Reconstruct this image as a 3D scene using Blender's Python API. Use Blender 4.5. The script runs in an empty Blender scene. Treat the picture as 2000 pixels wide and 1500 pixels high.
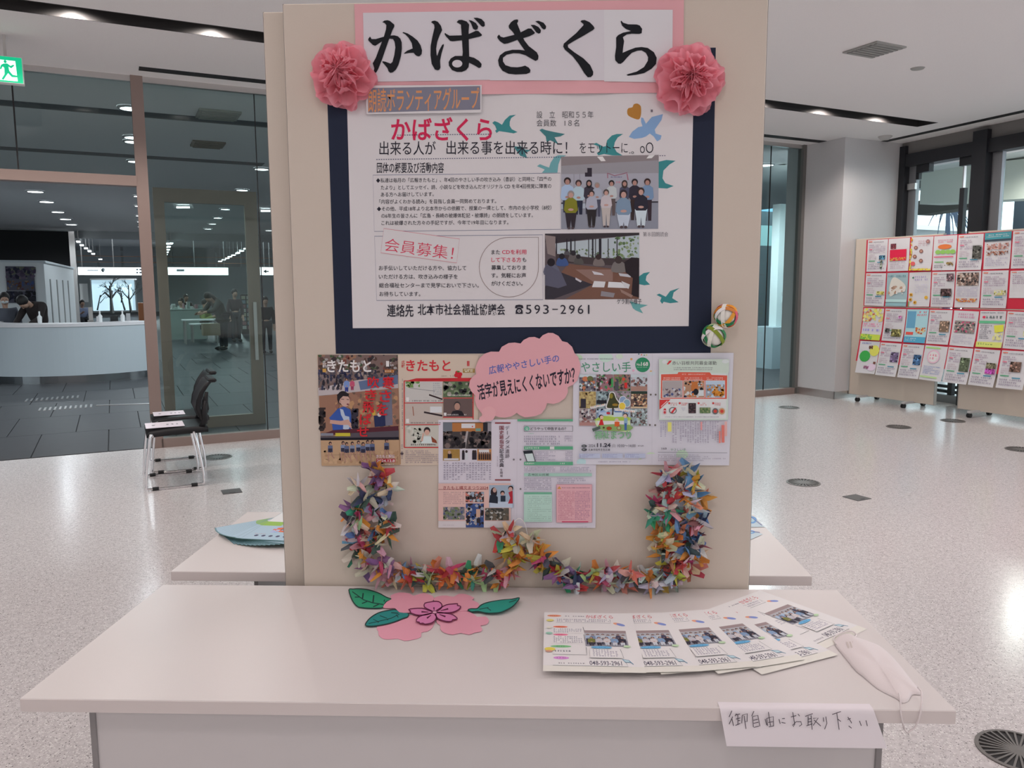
import bpy, math, random
from mathutils import Vector, Matrix, noise
V = Vector
S = bpy.context.scene
COL = S.collection

# ------------------------------------------------------------------ camera
CX, CY, CZ, YAW, PIT, ROL, FPX = 0.1119, -1.4360, 1.4942, -0.0323, -0.1212, -0.0040, 1551.78
fw = V((math.sin(YAW)*math.cos(PIT), math.cos(YAW)*math.cos(PIT), math.sin(PIT)))
r0 = V((math.cos(YAW), -math.sin(YAW), 0)); u0 = r0.cross(fw)
RT = r0*math.cos(ROL)+u0*math.sin(ROL); UP = -r0*math.sin(ROL)+u0*math.cos(ROL)
cam = bpy.data.cameras.new('camera'); cam.sensor_width = 36; cam.lens = 36*FPX/2000; cam.clip_end = 300; cam.clip_start = .05
co = bpy.data.objects.new('camera', cam); COL.objects.link(co)
co.matrix_world = Matrix(((RT.x, UP.x, -fw.x, CX), (RT.y, UP.y, -fw.y, CY), (RT.z, UP.z, -fw.z, CZ), (0, 0, 0, 1)))
S.camera = co
# ------------------------------------------------------------------ world, exposure
w = bpy.data.worlds.new('world'); S.world = w; w.use_nodes = True
bg = w.node_tree.nodes['Background']; bg.inputs[0].default_value = (0.80, 0.92, 1.0, 1); bg.inputs[1].default_value = 2.6
S.view_settings.view_transform = 'Standard'; S.view_settings.look = 'None'
S.view_settings.exposure = 0.0; S.view_settings.gamma = 1.0; S.view_settings.use_curve_mapping = False
# room frame: u along the glass wall, n away from the viewer, z up
TH = 0.495
UX = V((math.cos(TH), math.sin(TH), 0)); NX = V((-math.sin(TH), math.cos(TH), 0)); ZX = V((0, 0, 1)); HC = 3.384
def RF(u, n, z=0.0): return UX*u+NX*n+ZX*z
def area(name, loc, sx, sy, power, col, rot=(0, 0, 0)):
    l = bpy.data.lights.new(name, 'AREA'); l.shape = 'RECTANGLE'; l.size = sx; l.size_y = sy; l.energy = power; l.color = col
    o = bpy.data.objects.new(name, l); COL.objects.link(o); o.location = loc; o.rotation_euler = rot; return o
WARM = (1.0, 0.885, 0.865)
LOBBY = [(-3.0, .2), (-1.0, .5), (1.0, .8), (3.0, 1.1), (-2.6, -1.8), (0, -1.5), (2.6, -1.2), (-2.0, -4.2), (1.6, -3.8), (-5.0, 1.5), (4.6, 2.6), (-4.6, -1.5), (4.8, -1.0)]
def spot(loc, power, col=(1, 1, 1), ang=150, r=.03, d=(0, 0, -1)):
    l = bpy.data.lights.new('downlight', 'SPOT'); l.energy = power; l.color = col; l.spot_size = math.radians(ang); l.spot_blend = .6; l.shadow_soft_size = r  # lamp name shared by real downlights and added spots without fittings
    o = bpy.data.objects.new('downlight', l); COL.objects.link(o); o.location = loc
    o.rotation_euler = V(d).to_track_quat('-Z', 'Y').to_euler(); return o
for i, (x, y) in enumerate(LOBBY): spot((x, y, HC-.03), 29 if i < 4 else (28 if x < -4 else 38), WARM, 168, .16)          # unseen spots added above and behind the viewer to light lobby and board
for x, y, e in [(-3.2, 3.0, 10), (1.0, 3.0, 60), (3.4, 3.2, 70), (5.8, 3.2, 55), (-5.8, 3.0, 18), (6.5, 1.0, 60)]: spot((x, y, HC-.03), e, WARM, 168, .16)  # further unseen spots, added to brighten the far floor and ceiling
# large unseen fill lights added in front of the closed back and left walls
area('fill_light', tuple(RF(-1, -7.9, 1.75)), 17, 3.1, 92, (1.0, .935, .93), (math.radians(90), 0, TH))
area('fill_light', tuple(RF(-8.9, -2, 1.75)), 9, 3.0, 34, (1.0, .95, .95), (math.radians(90), 0, TH-math.radians(90)))

# ------------------------------------------------------------------ pixel -> place
CAMP = V((CX, CY, CZ))
def ray(px, py): return fw+RT*((px-1000)/FPX)+UP*((750-py)/FPX)
def onz(px, py, z=0.0):
    d = ray(px, py); return CAMP+d*((z-CZ)/d.z)
def ony(px, py, y):
    d = ray(px, py); return CAMP+d*((y-CY)/d.y)
def onn(px, py, n):
    d = ray(px, py); return CAMP+d*((n-CAMP.dot(NX))/d.dot(NX))
def onu(px, py, u):
    d = ray(px, py); return CAMP+d*((u-CAMP.dot(UX))/d.dot(UX))

# ------------------------------------------------------------------ materials
def s2l(c): return c/12.92 if c <= .04045 else ((c+.055)/1.055)**2.4
def C(r, g, b): return tuple(s2l(x/255) for x in (r, g, b))
EL = (0.80, 0.70, 0.69)          # how bright white paper reads on the board
def O(r, g, b):                   # own colour of something seen as (r,g,b) in the lobby light
    return tuple(min(.92, s2l(x/255)/e*.97) for x, e in zip((r, g, b), EL))
MATS = {}
def mat(name, col, rough=.5, metal=0, spec=.5, emit=None, es=0, noise_amt=0, nscale=60, bump=0, trans=0, alpha=1):
    if name in MATS: return MATS[name]
    m = bpy.data.materials.new(name); m.use_nodes = True; nt = m.node_tree; b = nt.nodes['Principled BSDF']
    b.inputs['Base Color'].default_value = (*col, 1); b.inputs['Roughness'].default_value = rough
    b.inputs['Metallic'].default_value = metal; b.inputs['Specular IOR Level'].default_value = spec
    if emit: b.inputs['Emission Color'].default_value = (*emit, 1); b.inputs['Emission Strength'].default_value = es
    if noise_amt or bump:
        tc = nt.nodes.new('ShaderNodeTexCoord'); nz = nt.nodes.new('ShaderNodeTexNoise'); nz.inputs['Scale'].default_value = nscale; nz.inputs['Detail'].default_value = 3
        nt.links.new(tc.outputs['Object'], nz.inputs['Vector'])
        if noise_amt:
            mp = nt.nodes.new('ShaderNodeMapRange'); mp.inputs['To Min'].default_value = 1-noise_amt; mp.inputs['To Max'].default_value = 1+noise_amt
            mp.inputs['From Min'].default_value = .25; mp.inputs['From Max'].default_value = .75
            mx = nt.nodes.new('ShaderNodeVectorMath'); mx.operation = 'SCALE'; mx.inputs[0].default_value = col
            nt.links.new(nz.outputs['Fac'], mp.inputs['Value']); nt.links.new(mp.outputs[0], mx.inputs['Scale']); nt.links.new(mx.outputs[0], b.inputs['Base Color'])
        if bump:
            bp = nt.nodes.new('ShaderNodeBump'); bp.inputs['Strength'].default_value = bump; bp.inputs['Distance'].default_value = .002
            nt.links.new(nz.outputs['Fac'], bp.inputs['Height']); nt.links.new(bp.outputs[0], b.inputs['Normal'])
    MATS[name] = m; return m
def glass_mat(name, tint, refl=.04):
    m = bpy.data.materials.new(name); m.use_nodes = True; nt = m.node_tree; nt.nodes.clear()
    out = nt.nodes.new('ShaderNodeOutputMaterial'); tr = nt.nodes.new('ShaderNodeBsdfTransparent'); tr.inputs[0].default_value = (*tint, 1)
    gl = nt.nodes.new('ShaderNodeBsdfGlossy'); gl.inputs['Roughness'].default_value = .02; gl.inputs[0].default_value = (.9, 1, .97, 1)
    lw = nt.nodes.new('ShaderNodeFresnel'); lw.inputs[0].default_value = 1.45
    mx = nt.nodes.new('ShaderNodeMixShader')
    ge = nt.nodes.new('ShaderNodeNewGeometry'); iv = nt.nodes.new('ShaderNodeMath'); iv.operation = 'SUBTRACT'; iv.inputs[0].default_value = 1; nt.links.new(ge.outputs['Backfacing'], iv.inputs[1])
    mu = nt.nodes.new('ShaderNodeMath'); mu.operation = 'MULTIPLY'; nt.links.new(lw.outputs[0], mu.inputs[0]); nt.links.new(iv.outputs[0], mu.inputs[1])   # no inner reflection: the pane does not bend the ray
    nt.links.new(mu.outputs[0], mx.inputs[0]); nt.links.new(tr.outputs[0], mx.inputs[1]); nt.links.new(gl.outputs[0], mx.inputs[2]); nt.links.new(mx.outputs[0], out.inputs[0])
    MATS[name] = m; return m
def print_mat(name, rough=.55, sheen=0, trl=0):
    m = bpy.data.materials.new(name); m.use_nodes = True; nt = m.node_tree; b = nt.nodes['Principled BSDF']
    a = nt.nodes.new('ShaderNodeVertexColor'); a.layer_name = 'Col'
    nt.links.new(a.outputs[0], b.inputs['Base Color']); b.inputs['Roughness'].default_value = rough; b.inputs['Specular IOR Level'].default_value = .18
    MATS[name] = m; return m
PRINT = print_mat('printed ink'); PAPERC = print_mat('coloured folded paper', .6)
def terrazzo():
    m = bpy.data.materials.new('pale terrazzo'); m.use_nodes = True; nt = m.node_tree; b = nt.nodes['Principled BSDF']; L = nt.links
    tc = nt.nodes.new('ShaderNodeTexCoord')
    base = nt.nodes.new('ShaderNodeTexNoise'); base.inputs['Scale'].default_value = 45; base.inputs['Detail'].default_value = 4
    L.new(tc.outputs['Object'], base.inputs['Vector'])
    cr = nt.nodes.new('ShaderNodeValToRGB'); cr.color_ramp.elements[0].position = .3; cr.color_ramp.elements[1].position = .7
    cr.color_ramp.elements[0].color = (.60, .565, .565, 1); cr.color_ramp.elements[1].color = (.76, .72, .72, 1); L.new(base.outputs['Fac'], cr.inputs[0])
    prev = cr.outputs[0]
    for sc, th, col, sel in [(110, .26, (.16, .15, .15, 1), .30), (170, .30, (.34, .32, .31, 1), .40), (120, .36, (.88, .86, .84, 1), .5)]:
        vo = nt.nodes.new('ShaderNodeTexVoronoi'); vo.inputs['Scale'].default_value = sc; vo.inputs['Randomness'].default_value = 1; L.new(tc.outputs['Object'], vo.inputs['Vector'])
        lt = nt.nodes.new('ShaderNodeMath'); lt.operation = 'LESS_THAN'; lt.inputs[1].default_value = th; L.new(vo.outputs['Distance'], lt.inputs[0])
        sp = nt.nodes.new('ShaderNodeSeparateColor'); L.new(vo.outputs['Color'], sp.inputs[0])
        l2 = nt.nodes.new('ShaderNodeMath'); l2.operation = 'LESS_THAN'; l2.inputs[1].default_value = sel; L.new(sp.outputs[0], l2.inputs[0])
        mu = nt.nodes.new('ShaderNodeMath'); mu.operation = 'MULTIPLY'; L.new(lt.outputs[0], mu.inputs[0]); L.new(l2.outputs[0], mu.inputs[1])
        mx = nt.nodes.new('ShaderNodeMix'); mx.data_type = 'RGBA'; L.new(mu.outputs[0], mx.inputs['Factor']); L.new(prev, mx.inputs['A']); mx.inputs['B'].default_value = col
        prev = mx.outputs['Result']
    L.new(prev, b.inputs['Base Color']); b.inputs['Roughness'].default_value = .19; b.inputs['Specular IOR Level'].default_value = .5
    MATS['terrazzo'] = m; return m
TERR = terrazzo()
PLASTER = mat('ceiling plaster', (.88, .845, .84), .9, noise_amt=.04, nscale=200)
WALLM = mat('white wall paint', (.64, .63, .64), .7, noise_amt=.02, nscale=80)
BEIGE = mat('beige panel fabric', (.71, .64, .555), .9, noise_amt=.035, nscale=900, bump=.2)
TABLE = mat('white laminate', (.80, .765, .75), .32, noise_amt=.01, nscale=300)
TEDGE = mat('greyish laminate edge', (.78, .72, .70), .5)
TPANEL = mat('light grey steel panel', (.70, .68, .68), .4)
TLEG = mat('grey steel leg', (.30, .29, .29), .4)
CHROME = mat('chrome', (.8, .8, .82), .12, 1)
STEEL = mat('brushed stainless', (.62, .60, .59), .3, 1)
BRONZE = mat('pale bronze metal', (.30, .225, .20), .45, .3)
DARKM = mat('black anodised frame', (.018, .019, .024), .4)
BLACK = mat('black', (.012, .012, .013), .6)
BPLAST = mat('black plastic', (.013, .013, .015), .5, spec=.3)
GLASS = glass_mat('greenish glass', (.77, .83, .825)); CGLASS = glass_mat('clear glass', (.90, .95, .94))
HTILE = mat('dark grey stone tile', (.062, .064, .070), .42, noise_amt=.06, nscale=12, spec=.22)
HJOINT = mat('tile joint', (.015, .015, .017), .7)
COUNTER = mat('white counter panel', (.50, .56, .60), .45)
HGREY = mat('grey hall wall', (.50, .52, .53), .8)
HBLACK = mat('black wall cladding', (.006, .006, .008), .7)
WOOD = mat('brown wood', (.55, .24, .11), .5, noise_amt=.15, nscale=8)
VENTM = mat('grey metal grille', (.19, .18, .17), .5, .4)
WPAPER = mat('white paper', O(214, 200, 206), .6)
EMIT = mat('lamp face', (1, 1, 1), emit=(.92, .97, 1), es=9)
EMITW = mat('warm lamp face', (1, 1, 1), emit=(1, .93, .82), es=7)

# ------------------------------------------------------------------ mesh helpers
def tag(o, label=None, cat=None, group=None, kind=None):
    if label: o['label'] = label
    if cat: o['category'] = cat
    if group: o['group'] = group
    if kind: o['kind'] = kind
    return o
def obj(name, vf, m, parent=None, org=None, smooth=False, kind=None):
    v, f = vf[0], vf[1]; me = bpy.data.meshes.new(name)
    off = org or V((0, 0, 0))
    me.from_pydata([tuple(V(p)-off) for p in v], [], f); me.materials.append(m)
    if len(vf) > 2 and vf[2]:
        at = me.color_attributes.new('Col', 'FLOAT_COLOR', 'CORNER'); i = 0
        buf = []
        for p, c in zip(me.polygons, vf[2]): buf += (list(c)+[1.0])*p.loop_total
        at.data.foreach_set('color', buf)
    if smooth:
        me.polygons.foreach_set('use_smooth', [True]*len(me.polygons))
    me.update()
    o = bpy.data.objects.new(name, me); COL.objects.link(o)
    if parent is not None: o.parent = parent
    elif org: o.location = org
    if kind: o['kind'] = kind
    return o
def empty(name, loc, rz=0, **k):
    o = bpy.data.objects.new(name, None); COL.objects.link(o); o.location = loc; o.rotation_euler = (0, 0, rz); o.empty_display_size = .1
    return tag(o, **k)
class MB:
    def __init__(s): s.v = []; s.f = []; s.c = []
    def add(s, v, f, c=None):
        n = len(s.v); s.v += [V(p) for p in v]; s.f += [tuple(i+n for i in q) for q in f]
        if c is not None: s.c += [c]*len(f)
        return s
    def box(s, a, b, fr=None, c=None, bev=0.0):
        X0, Y0, Z0 = [min(a[i], b[i]) for i in range(3)]; X1, Y1, Z1 = [max(a[i], b[i]) for i in range(3)]
        T = fr or (lambda x, y, z: V((x, y, z)))
        e = min(bev, (X1-X0)/3, (Y1-Y0)/3, (Z1-Z0)/3)
        if e <= 0:
            vs = [T(x, y, z) for z in (Z0, Z1) for y in (Y0, Y1) for x in (X0, X1)]
            return s.add(vs, [(0, 2, 3, 1), (4, 5, 7, 6), (0, 1, 5, 4), (2, 6, 7, 3), (0, 4, 6, 2), (1, 3, 7, 5)], c)
        vs = []; idx = {}
        for sx in (0, 1):
            for sy in (0, 1):
                for sz in (0, 1):
                    x, y, z = (X0, X1)[sx], (Y0, Y1)[sy], (Z0, Z1)[sz]; dx, dy, dz = (1-2*sx)*e, (1-2*sy)*e, (1-2*sz)*e
                    for k, p in enumerate(((x, y+dy, z+dz), (x+dx, y, z+dz), (x+dx, y+dy, z))):
                        idx[sx, sy, sz, k] = len(vs); vs.append(T(*p))
        I = lambda sx, sy, sz, k: idx[sx, sy, sz, k]
        f = []
        for a_ in (0, 1):
            f.append((I(a_, 0, 0, 0), I(a_, 1, 0, 0), I(a_, 1, 1, 0), I(a_, 0, 1, 0))); f.append((I(0, a_, 0, 1), I(1, a_, 0, 1), I(1, a_, 1, 1), I(0, a_, 1, 1))); f.append((I(0, 0, a_, 2), I(1, 0, a_, 2), I(1, 1, a_, 2), I(0, 1, a_, 2)))
        for p in (0, 1):
            for q in (0, 1):
                f.append((I(p, q, 0, 0), I(p, q, 1, 0), I(p, q, 1, 1), I(p, q, 0, 1)))
                f.append((I(p, 0, q, 0), I(p, 1, q, 0), I(p, 1, q, 2), I(p, 0, q, 2)))
                f.append((I(0, p, q, 1), I(1, p, q, 1), I(1, p, q, 2), I(0, p, q, 2)))
                for r in (0, 1): f.append((I(p, q, r, 0), I(p, q, r, 1), I(p, q, r, 2)))
        return s.add(vs, f, c)
    def tube(s, pts, r, n=8, c=None, cap=True):
        pts = [V(p) for p in pts]; rs = r if isinstance(r, (list, tuple)) else [r]*len(pts); vs = []; f = []
        up = V((0, 0, 1)); pa = None
        for i, p in enumerate(pts):
            d = (pts[min(i+1, len(pts)-1)]-pts[max(i-1, 0)]).normalized()
            a = (pa-d*pa.dot(d)) if pa else d.cross(up if abs(d.z) < .9 else V((1, 0, 0)))
            a.normalize(); pa = a; b = d.cross(a)
            for k in range(n):
                t = 2*math.pi*k/n; vs.append(p+a*(rs[i]*math.cos(t))+b*(rs[i]*math.sin(t)))
        for i in range(len(pts)-1):
            for k in range(n): f.append((i*n+k, i*n+(k+1) % n, (i+1)*n+(k+1) % n, (i+1)*n+k))
        if cap: f.append(tuple(range(n))[::-1]); f.append(tuple(range(len(vs)-n, len(vs))))
        return s.add(vs, f, c)
    def lathe(s, prof, loc=(0, 0, 0), n=24, c=None, fr=None):
        vs = []; f = []; m = len(prof); T = fr or (lambda x, y, z: V((x, y, z)))
        for k in range(n):
            t = 2*math.pi*k/n
            for r, z in prof: vs.append(T(loc[0]+r*math.cos(t), loc[1]+r*math.sin(t), loc[2]+z))
        for k in range(n):
            for j in range(m-1): f.append((k*m+j, ((k+1) % n)*m+j, ((k+1) % n)*m+j+1, k*m+j+1))
        return s.add(vs, f, c)
    def ell(s, ctr, rad, n=12, m=8, c=None, rot=None):
        vs = []; f = []
        for j in range(m+1):
            ph = math.pi*j/m
            for k in range(n):
                t = 2*math.pi*k/n; p = V((rad[0]*math.sin(ph)*math.cos(t), rad[1]*math.sin(ph)*math.sin(t), rad[2]*math.cos(ph)))
                if rot: p = rot @ p
                vs.append(V(ctr)+p)
        for j in range(m):
            for k in range(n): f.append((j*n+k, (j+1)*n+k, (j+1)*n+(k+1) % n, j*n+(k+1) % n))
        return s.add(vs, f, c)
    def prism(s, pts, off, c=None):
        n = len(pts); a = [V(p) for p in pts]; b = [p+V(off) for p in a]
        return s.add(a+b, [tuple(range(n))[::-1], tuple(range(n, 2*n))]+[(i, (i+1) % n, n+(i+1) % n, n+i) for i in range(n)], c)
    @property
    def d(s): return (s.v, s.f, s.c)
def boxo(name, a, b, m, parent=None, fr=None, org=None, bev=0, kind=None):
    mb = MB().box(a, b, fr, bev=bev)
    return obj(name, mb.d, m, parent, org=org, kind=kind)
def struct(name, a, b, m, fr=RF, bev=0): return boxo(name, a, b, m, fr=fr, bev=bev, kind='structure')
def bez(pts, n=8, closed=False):
    P = [V((*p, 0)) if len(p) == 2 else V(p) for p in pts]; out = []; N = len(P); rng = range(N) if closed else range(N-1)
    for i in rng:
        p0 = P[(i-1) % N] if (closed or i > 0) else P[0]; p1 = P[i]; p2 = P[(i+1) % N]; p3 = P[(i+2) % N] if (closed or i+2 < N) else P[-1]
        for k in range(n):
            t = k/n; out.append(.5*((2*p1)+(p2-p0)*t+(2*p0-5*p1+4*p2-p3)*t*t+(3*p1-p0-3*p2+p3)*t**3))
    if not closed: out.append(P[-1])
    return out
def sm(pts, n=4): return [(p.x, p.y) for p in bez(pts, n, True)]

# ------------------------------------------------------------------ print: flat ink laid on a sheet
GC = {}
def glyphs(txt, wt, res=3):
    k = (txt, wt, res)
    if k in GC: return GC[k]
    cu = bpy.data.curves.new('t', 'FONT'); cu.body = txt; cu.resolution_u = res; cu.offset = wt
    ob = bpy.data.objects.new('t', cu); me = bpy.data.meshes.new_from_object(ob)
    vs = [(v.co.x, v.co.y) for v in me.vertices]; fs = [tuple(p.vertices) for p in me.polygons]
    bpy.data.meshes.remove(me); bpy.data.objects.remove(ob); bpy.data.curves.remove(cu)
    GC[k] = (vs, fs); return GC[k]
class Pr(MB):
    def __init__(s, fn, k0=4, step=2.5e-5, col=O):
        super().__init__(); s.fn = fn; s.k = k0; s.step = step; s.clip = None; s.col = col
    def raw(s, pts, faces, c):
        s.k += 1
        if s.clip:
            x0, y0, x1, y1 = s.clip; pts = [(min(max(x, x0), x1), min(max(y, y0), y1)) for x, y in pts]
        s.add([s.fn(x, y, s.k*s.step) for x, y in pts], faces, s.col(*c)); return s
    def poly(s, pts, c, smooth=0):
        if smooth: pts = sm(pts, smooth)
        return s.raw(pts, [tuple(range(len(pts)))], c)
    sub = 0
    def rect(s, x0, y0, x1, y1, c):
        n = max(1, int(abs(y1-y0)/s.sub)) if s.sub else 1; P = []
        for i in range(n+1): y = y0+(y1-y0)*i/n; P += [(x0, y), (x1, y)]
        return s.raw(P, [(2*i, 2*i+1, 2*i+3, 2*i+2) for i in range(n)], c)
    def ell(s, cx, cy, rx, ry, c, n=14, rot=0):
        cr, sr = math.cos(rot), math.sin(rot); P = []
        for i in range(n):
            a = 2*math.pi*i/n; x, y = rx*math.cos(a), ry*math.sin(a); P.append((cx+x*cr-y*sr, cy+x*sr+y*cr))
        return s.raw(P, [tuple(range(n))], c)
    def line(s, pts, w, c, closed=False):
        n = len(pts); P = []; 
        for i in range(n):
            a = pts[(i-1) % n] if (closed or i) else pts[0]; b = pts[(i+1) % n] if (closed or i < n-1) else pts[-1]
            dx, dy = b[0]-a[0], b[1]-a[1]; l = math.hypot(dx, dy) or 1; x, y = pts[i][:2]
            ww = w[i] if isinstance(w, (list, tuple)) else w
            P += [(x-dy/l*ww/2, y+dx/l*ww/2), (x+dy/l*ww/2, y-dx/l*ww/2)]
        F = [(2*i, 2*i+1, 2*i+3, 2*i+2) for i in range(n-1)]
        if closed: F.append((2*n-2, 2*n-1, 1, 0))
        return s.raw(P, F, c)
    def frame(s, x0, y0, x1, y1, w, c):
        s.line([(x0, y0), (x1, y0)], w, c); s.line([(x1, y0), (x1, y1)], w, c); s.line([(x1, y1), (x0, y1)], w, c); s.line([(x0, y1), (x0, y0)], w, c); return s
    def text(s, txt, q, c, wt=0.0, res=3, ink=False):
        # q = (x0,y0,x1,y1) or four corners TL,TR,BR,BL
        if len(q) == 4 and not hasattr(q[0], '__len__'): x0, y0, x1, y1 = q; q = ((x0, y0), (x1, y0), (x1, y1), (x0, y1))
        vs, fs = glyphs(txt, wt, res)
        if not vs: return s
        a = min(x for x, y in vs); b = max(x for x, y in vs); lo, hi = -.09, .84
        if ink: lo = min(y for x, y in vs); hi = max(y for x, y in vs)
        P = []
        for x, y in vs:
            t = (x-a)/(b-a or 1); g = (hi-y)/(hi-lo)
            X = (1-t)*(1-g)*q[0][0]+t*(1-g)*q[1][0]+t*g*q[2][0]+(1-t)*g*q[3][0]
            Y = (1-t)*(1-g)*q[0][1]+t*(1-g)*q[1][1]+t*g*q[2][1]+(1-t)*g*q[3][1]
            P.append((X, Y))
        return s.raw(P, fs, c)
    def vtext(s, txt, x0, y0, x1, y1, c, wt=0.0, sl=0):
        h = (y1-y0)/len(txt)
        for i, ch in enumerate(txt):
            dx = sl*(i*h)
            if ch == 'ー': s.rect((x0+x1)/2-(x1-x0)*.06+dx, y0+i*h+.12*h, (x0+x1)/2+(x1-x0)*.06+dx, y0+(i+.88)*h, c)
            else: s.text(ch, (x0+dx, y0+i*h+.05*h, x1+dx, y0+(i+1)*h-.05*h), c, wt)
        return s
    def greek(s, x0, y0, x1, y1, rows, c, vert=False, rnd=None, fill=.62, cw=None):
        r = rnd or random.Random(int(x0*7+y0*13)); P = []; F = []
        L = (y1-y0) if vert else (x1-x0); W = (x1-x0) if vert else (y1-y0); pit = W/rows; cw = cw or pit*.8
        for i in range(rows):
            t = 0; end = L*(1 if r.random() < .75 else r.uniform(.5, .95))
            while t < end:
                wd = cw*r.uniform(.5, .95)
                if r.random() < .9:
                    for sub in range(2):
                        a, b = t, min(t+wd, L); o = i*pit+pit*(1-fill)/2+sub*pit*fill*.55; h = pit*fill*.34
                        a += r.uniform(0, .2)*wd; b -= r.uniform(0, .3)*wd
                        q = [(x0+a, y0+o), (x0+b, y0+o), (x0+b, y0+o+h), (x0+a, y0+o+h)] if not vert else [(x1-o-h, y0+a), (x1-o, y0+a), (x1-o, y0+b), (x1-o-h, y0+b)]
                        n = len(P); P += q; F.append((n, n+1, n+2, n+3))
                t += cw
        return s.raw(P, F, c)
    def crowd(s, x0, y0, x1, y1, n, pal, sz, seed=0, asp=1.0):
        r = random.Random(seed+int(x0)); old = s.clip; s.clip = (x0, y0, x1, y1); groups = {}
        for i in range(n):
            groups.setdefault(r.choice(pal), []).append((r.uniform(x0, x1), r.uniform(y0, y1), sz*r.uniform(.5, 1.3)))
        for c, L in groups.items():
            P = []; F = []
            for x, y, z in L:
                m = len(P); k = r.choice((5, 6, 7)); ph = r.random()*6
                for i in range(k):
                    a = ph+i*6.283/k; P.append((x+z*math.cos(a)*r.uniform(.6, 1), y+z*asp*math.sin(a)*r.uniform(.6, 1)))
                F.append(tuple(range(m, m+k)))
            s.raw(P, F, c)
        s.clip = old; return s
    def person(s, cx, hy, hr, hair, skin, top, bot, foot, sh=2.1, mid=None, hair_long=False, arms=True):
        # cx, head centre y, head radius, then bottom y
        mid = mid or hy+hr*6.5
        s.poly([(cx-hr*1.5, mid-hr), (cx+hr*1.5, mid-hr), (cx+hr*1.3, foot), (cx+hr*.25, foot), (cx, mid+hr*2), (cx-hr*.25, foot), (cx-hr*1.3, foot)], bot)
        s.poly([(cx-hr*.7, hy+hr*1.1), (cx+hr*.7, hy+hr*1.1), (cx+hr*sh, hy+hr*1.9), (cx+hr*sh*1.15, mid-hr*.8), (cx+hr*1.5, mid), (cx-hr*1.5, mid), (cx-hr*sh*1.15, mid-hr*.8), (cx-hr*sh, hy+hr*1.9)], top)
        if hair_long: s.ell(cx, hy+hr*.4, hr*1.15, hr*1.7, hair)
        s.ell(cx, hy-hr*.12, hr*1.12, hr*1.15, hair); s.ell(cx, hy+hr*.25, hr*.72, hr*.88, skin)
        if arms: s.ell(cx, mid-hr*1.0, hr*.7, hr*.4, skin)
        return s
    def out(s, name, parent, org=None, kind=None, m=None): return obj(name, s.d, m or PRINT, parent, org=org, kind=kind)

ORD = ['first', 'second', 'third', 'fourth', 'fifth', 'sixth', 'seventh', 'eighth', 'ninth', 'tenth', 'eleventh', 'twelfth', 'thirteenth', 'fourteenth', 'fifteenth', 'sixteenth', 'seventeenth', 'eighteenth', 'nineteenth', 'twentieth', 'twenty-first', 'twenty-second', 'twenty-third']

# ================================================================== SETTING
GN = 6.82                                   # the glass wall
struct('floor', (-7, -8, -.12), (12, GN-.02, 0), TERR)
struct('ceiling', (-9, -8, HC+.16), (12, 5.03, HC+.4), PLASTER)
CE = [(-9, -8, 12, 5.03), (-9, 5.30, 12, GN+.0), (8.16, 5.03, 12, 5.30)]
cb = MB()
for a, b, c, d in CE: cb.box((a, b, HC), (c, d, HC+.16), RF)
obj('ceiling_board', cb.d, PLASTER, bpy.data.objects['ceiling'])
struct('wall_back', (-9, -8.2, 0), (12, -8, HC+.2), WALLM)
struct('wall_left', (-9.2, -8, 0), (-9, GN, HC+.2), WALLM)
boxo('floor_edge', (-9, -8, -.12), (-7, GN-.02, 0), TERR, bpy.data.objects['floor'], fr=RF)

# recessed black lighting slot with spotlights
sl = empty('lighting_slot', RF(3, 5.16, HC), label='long black recessed ceiling slot crossing above the display board', cat='light trough')
so = RF(3, 5.16, HC)
sb = MB(); sb.box((-9, 5.03, HC+.14), (8.16, 5.30, HC+.159), RF); sb.box((-9, 5.03, HC-.002), (8.16, 5.036, HC+.14), RF); sb.box((-9, 5.294, HC-.002), (8.16, 5.30, HC+.14), RF); sb.box((8.15, 5.03, HC-.002), (8.16, 5.30, HC+.14), RF)
SLOTM = mat('matt black slot lining', (.03, .028, .028), .55)
obj('slot_lining', sb.d, SLOTM, sl, org=so)
for i, u in enumerate((-2.6, -1.66, -.72, .21, 5.66, 6.59, 7.50)):
    fx = MB().lathe([(0, .03), (.05, .03), (.062, .0), (.07, 0), (.07, .05), (0, .05)], RF(u, 5.17, HC+.075), 16)
    s_ = obj('spotlight', fx.d, mat('spot reflector', (.8, .75, .7), .3, .6), sl, org=so)
    ln = MB().lathe([(0, .0), (.045, .0), (.045, .012), (0, .012)], RF(u, 5.17, HC+.088), 16)
    obj('lens', ln.d, EMITW, s_, org=so)
    spot(RF(u, 5.17, HC+.062), 45, (1, .9, .84), 165, .02)
# narrow ceiling slots along the two glazed walls
for nm, a, b, lab in [('air_slot', (-.27, 6.44), (8.35, 6.57), 'narrow black ceiling slot running above the glass partition'),]:
    o = boxo(nm, (a[0], a[1], HC-.004), (b[0], b[1], HC+.02), BLACK, fr=RF, org=RF(a[0], a[1], HC)); tag(o, lab, 'ceiling slot')
def LW(p, q, t0, t1, w0, w1, z0, z1, name, m, **k):   # box along the line p-q
    d = (q-p); L = d.length; d.normalize(); nn = V((-d.y, d.x, 0))
    return boxo(name, (t0*L, w0, z0), (t1*L, w1, z1), m, fr=lambda x, y, z: p+d*x+nn*y+ZX*z, **k)
a0, a1 = onz(1736, 283, HC), onz(2012, 222, HC)
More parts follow.
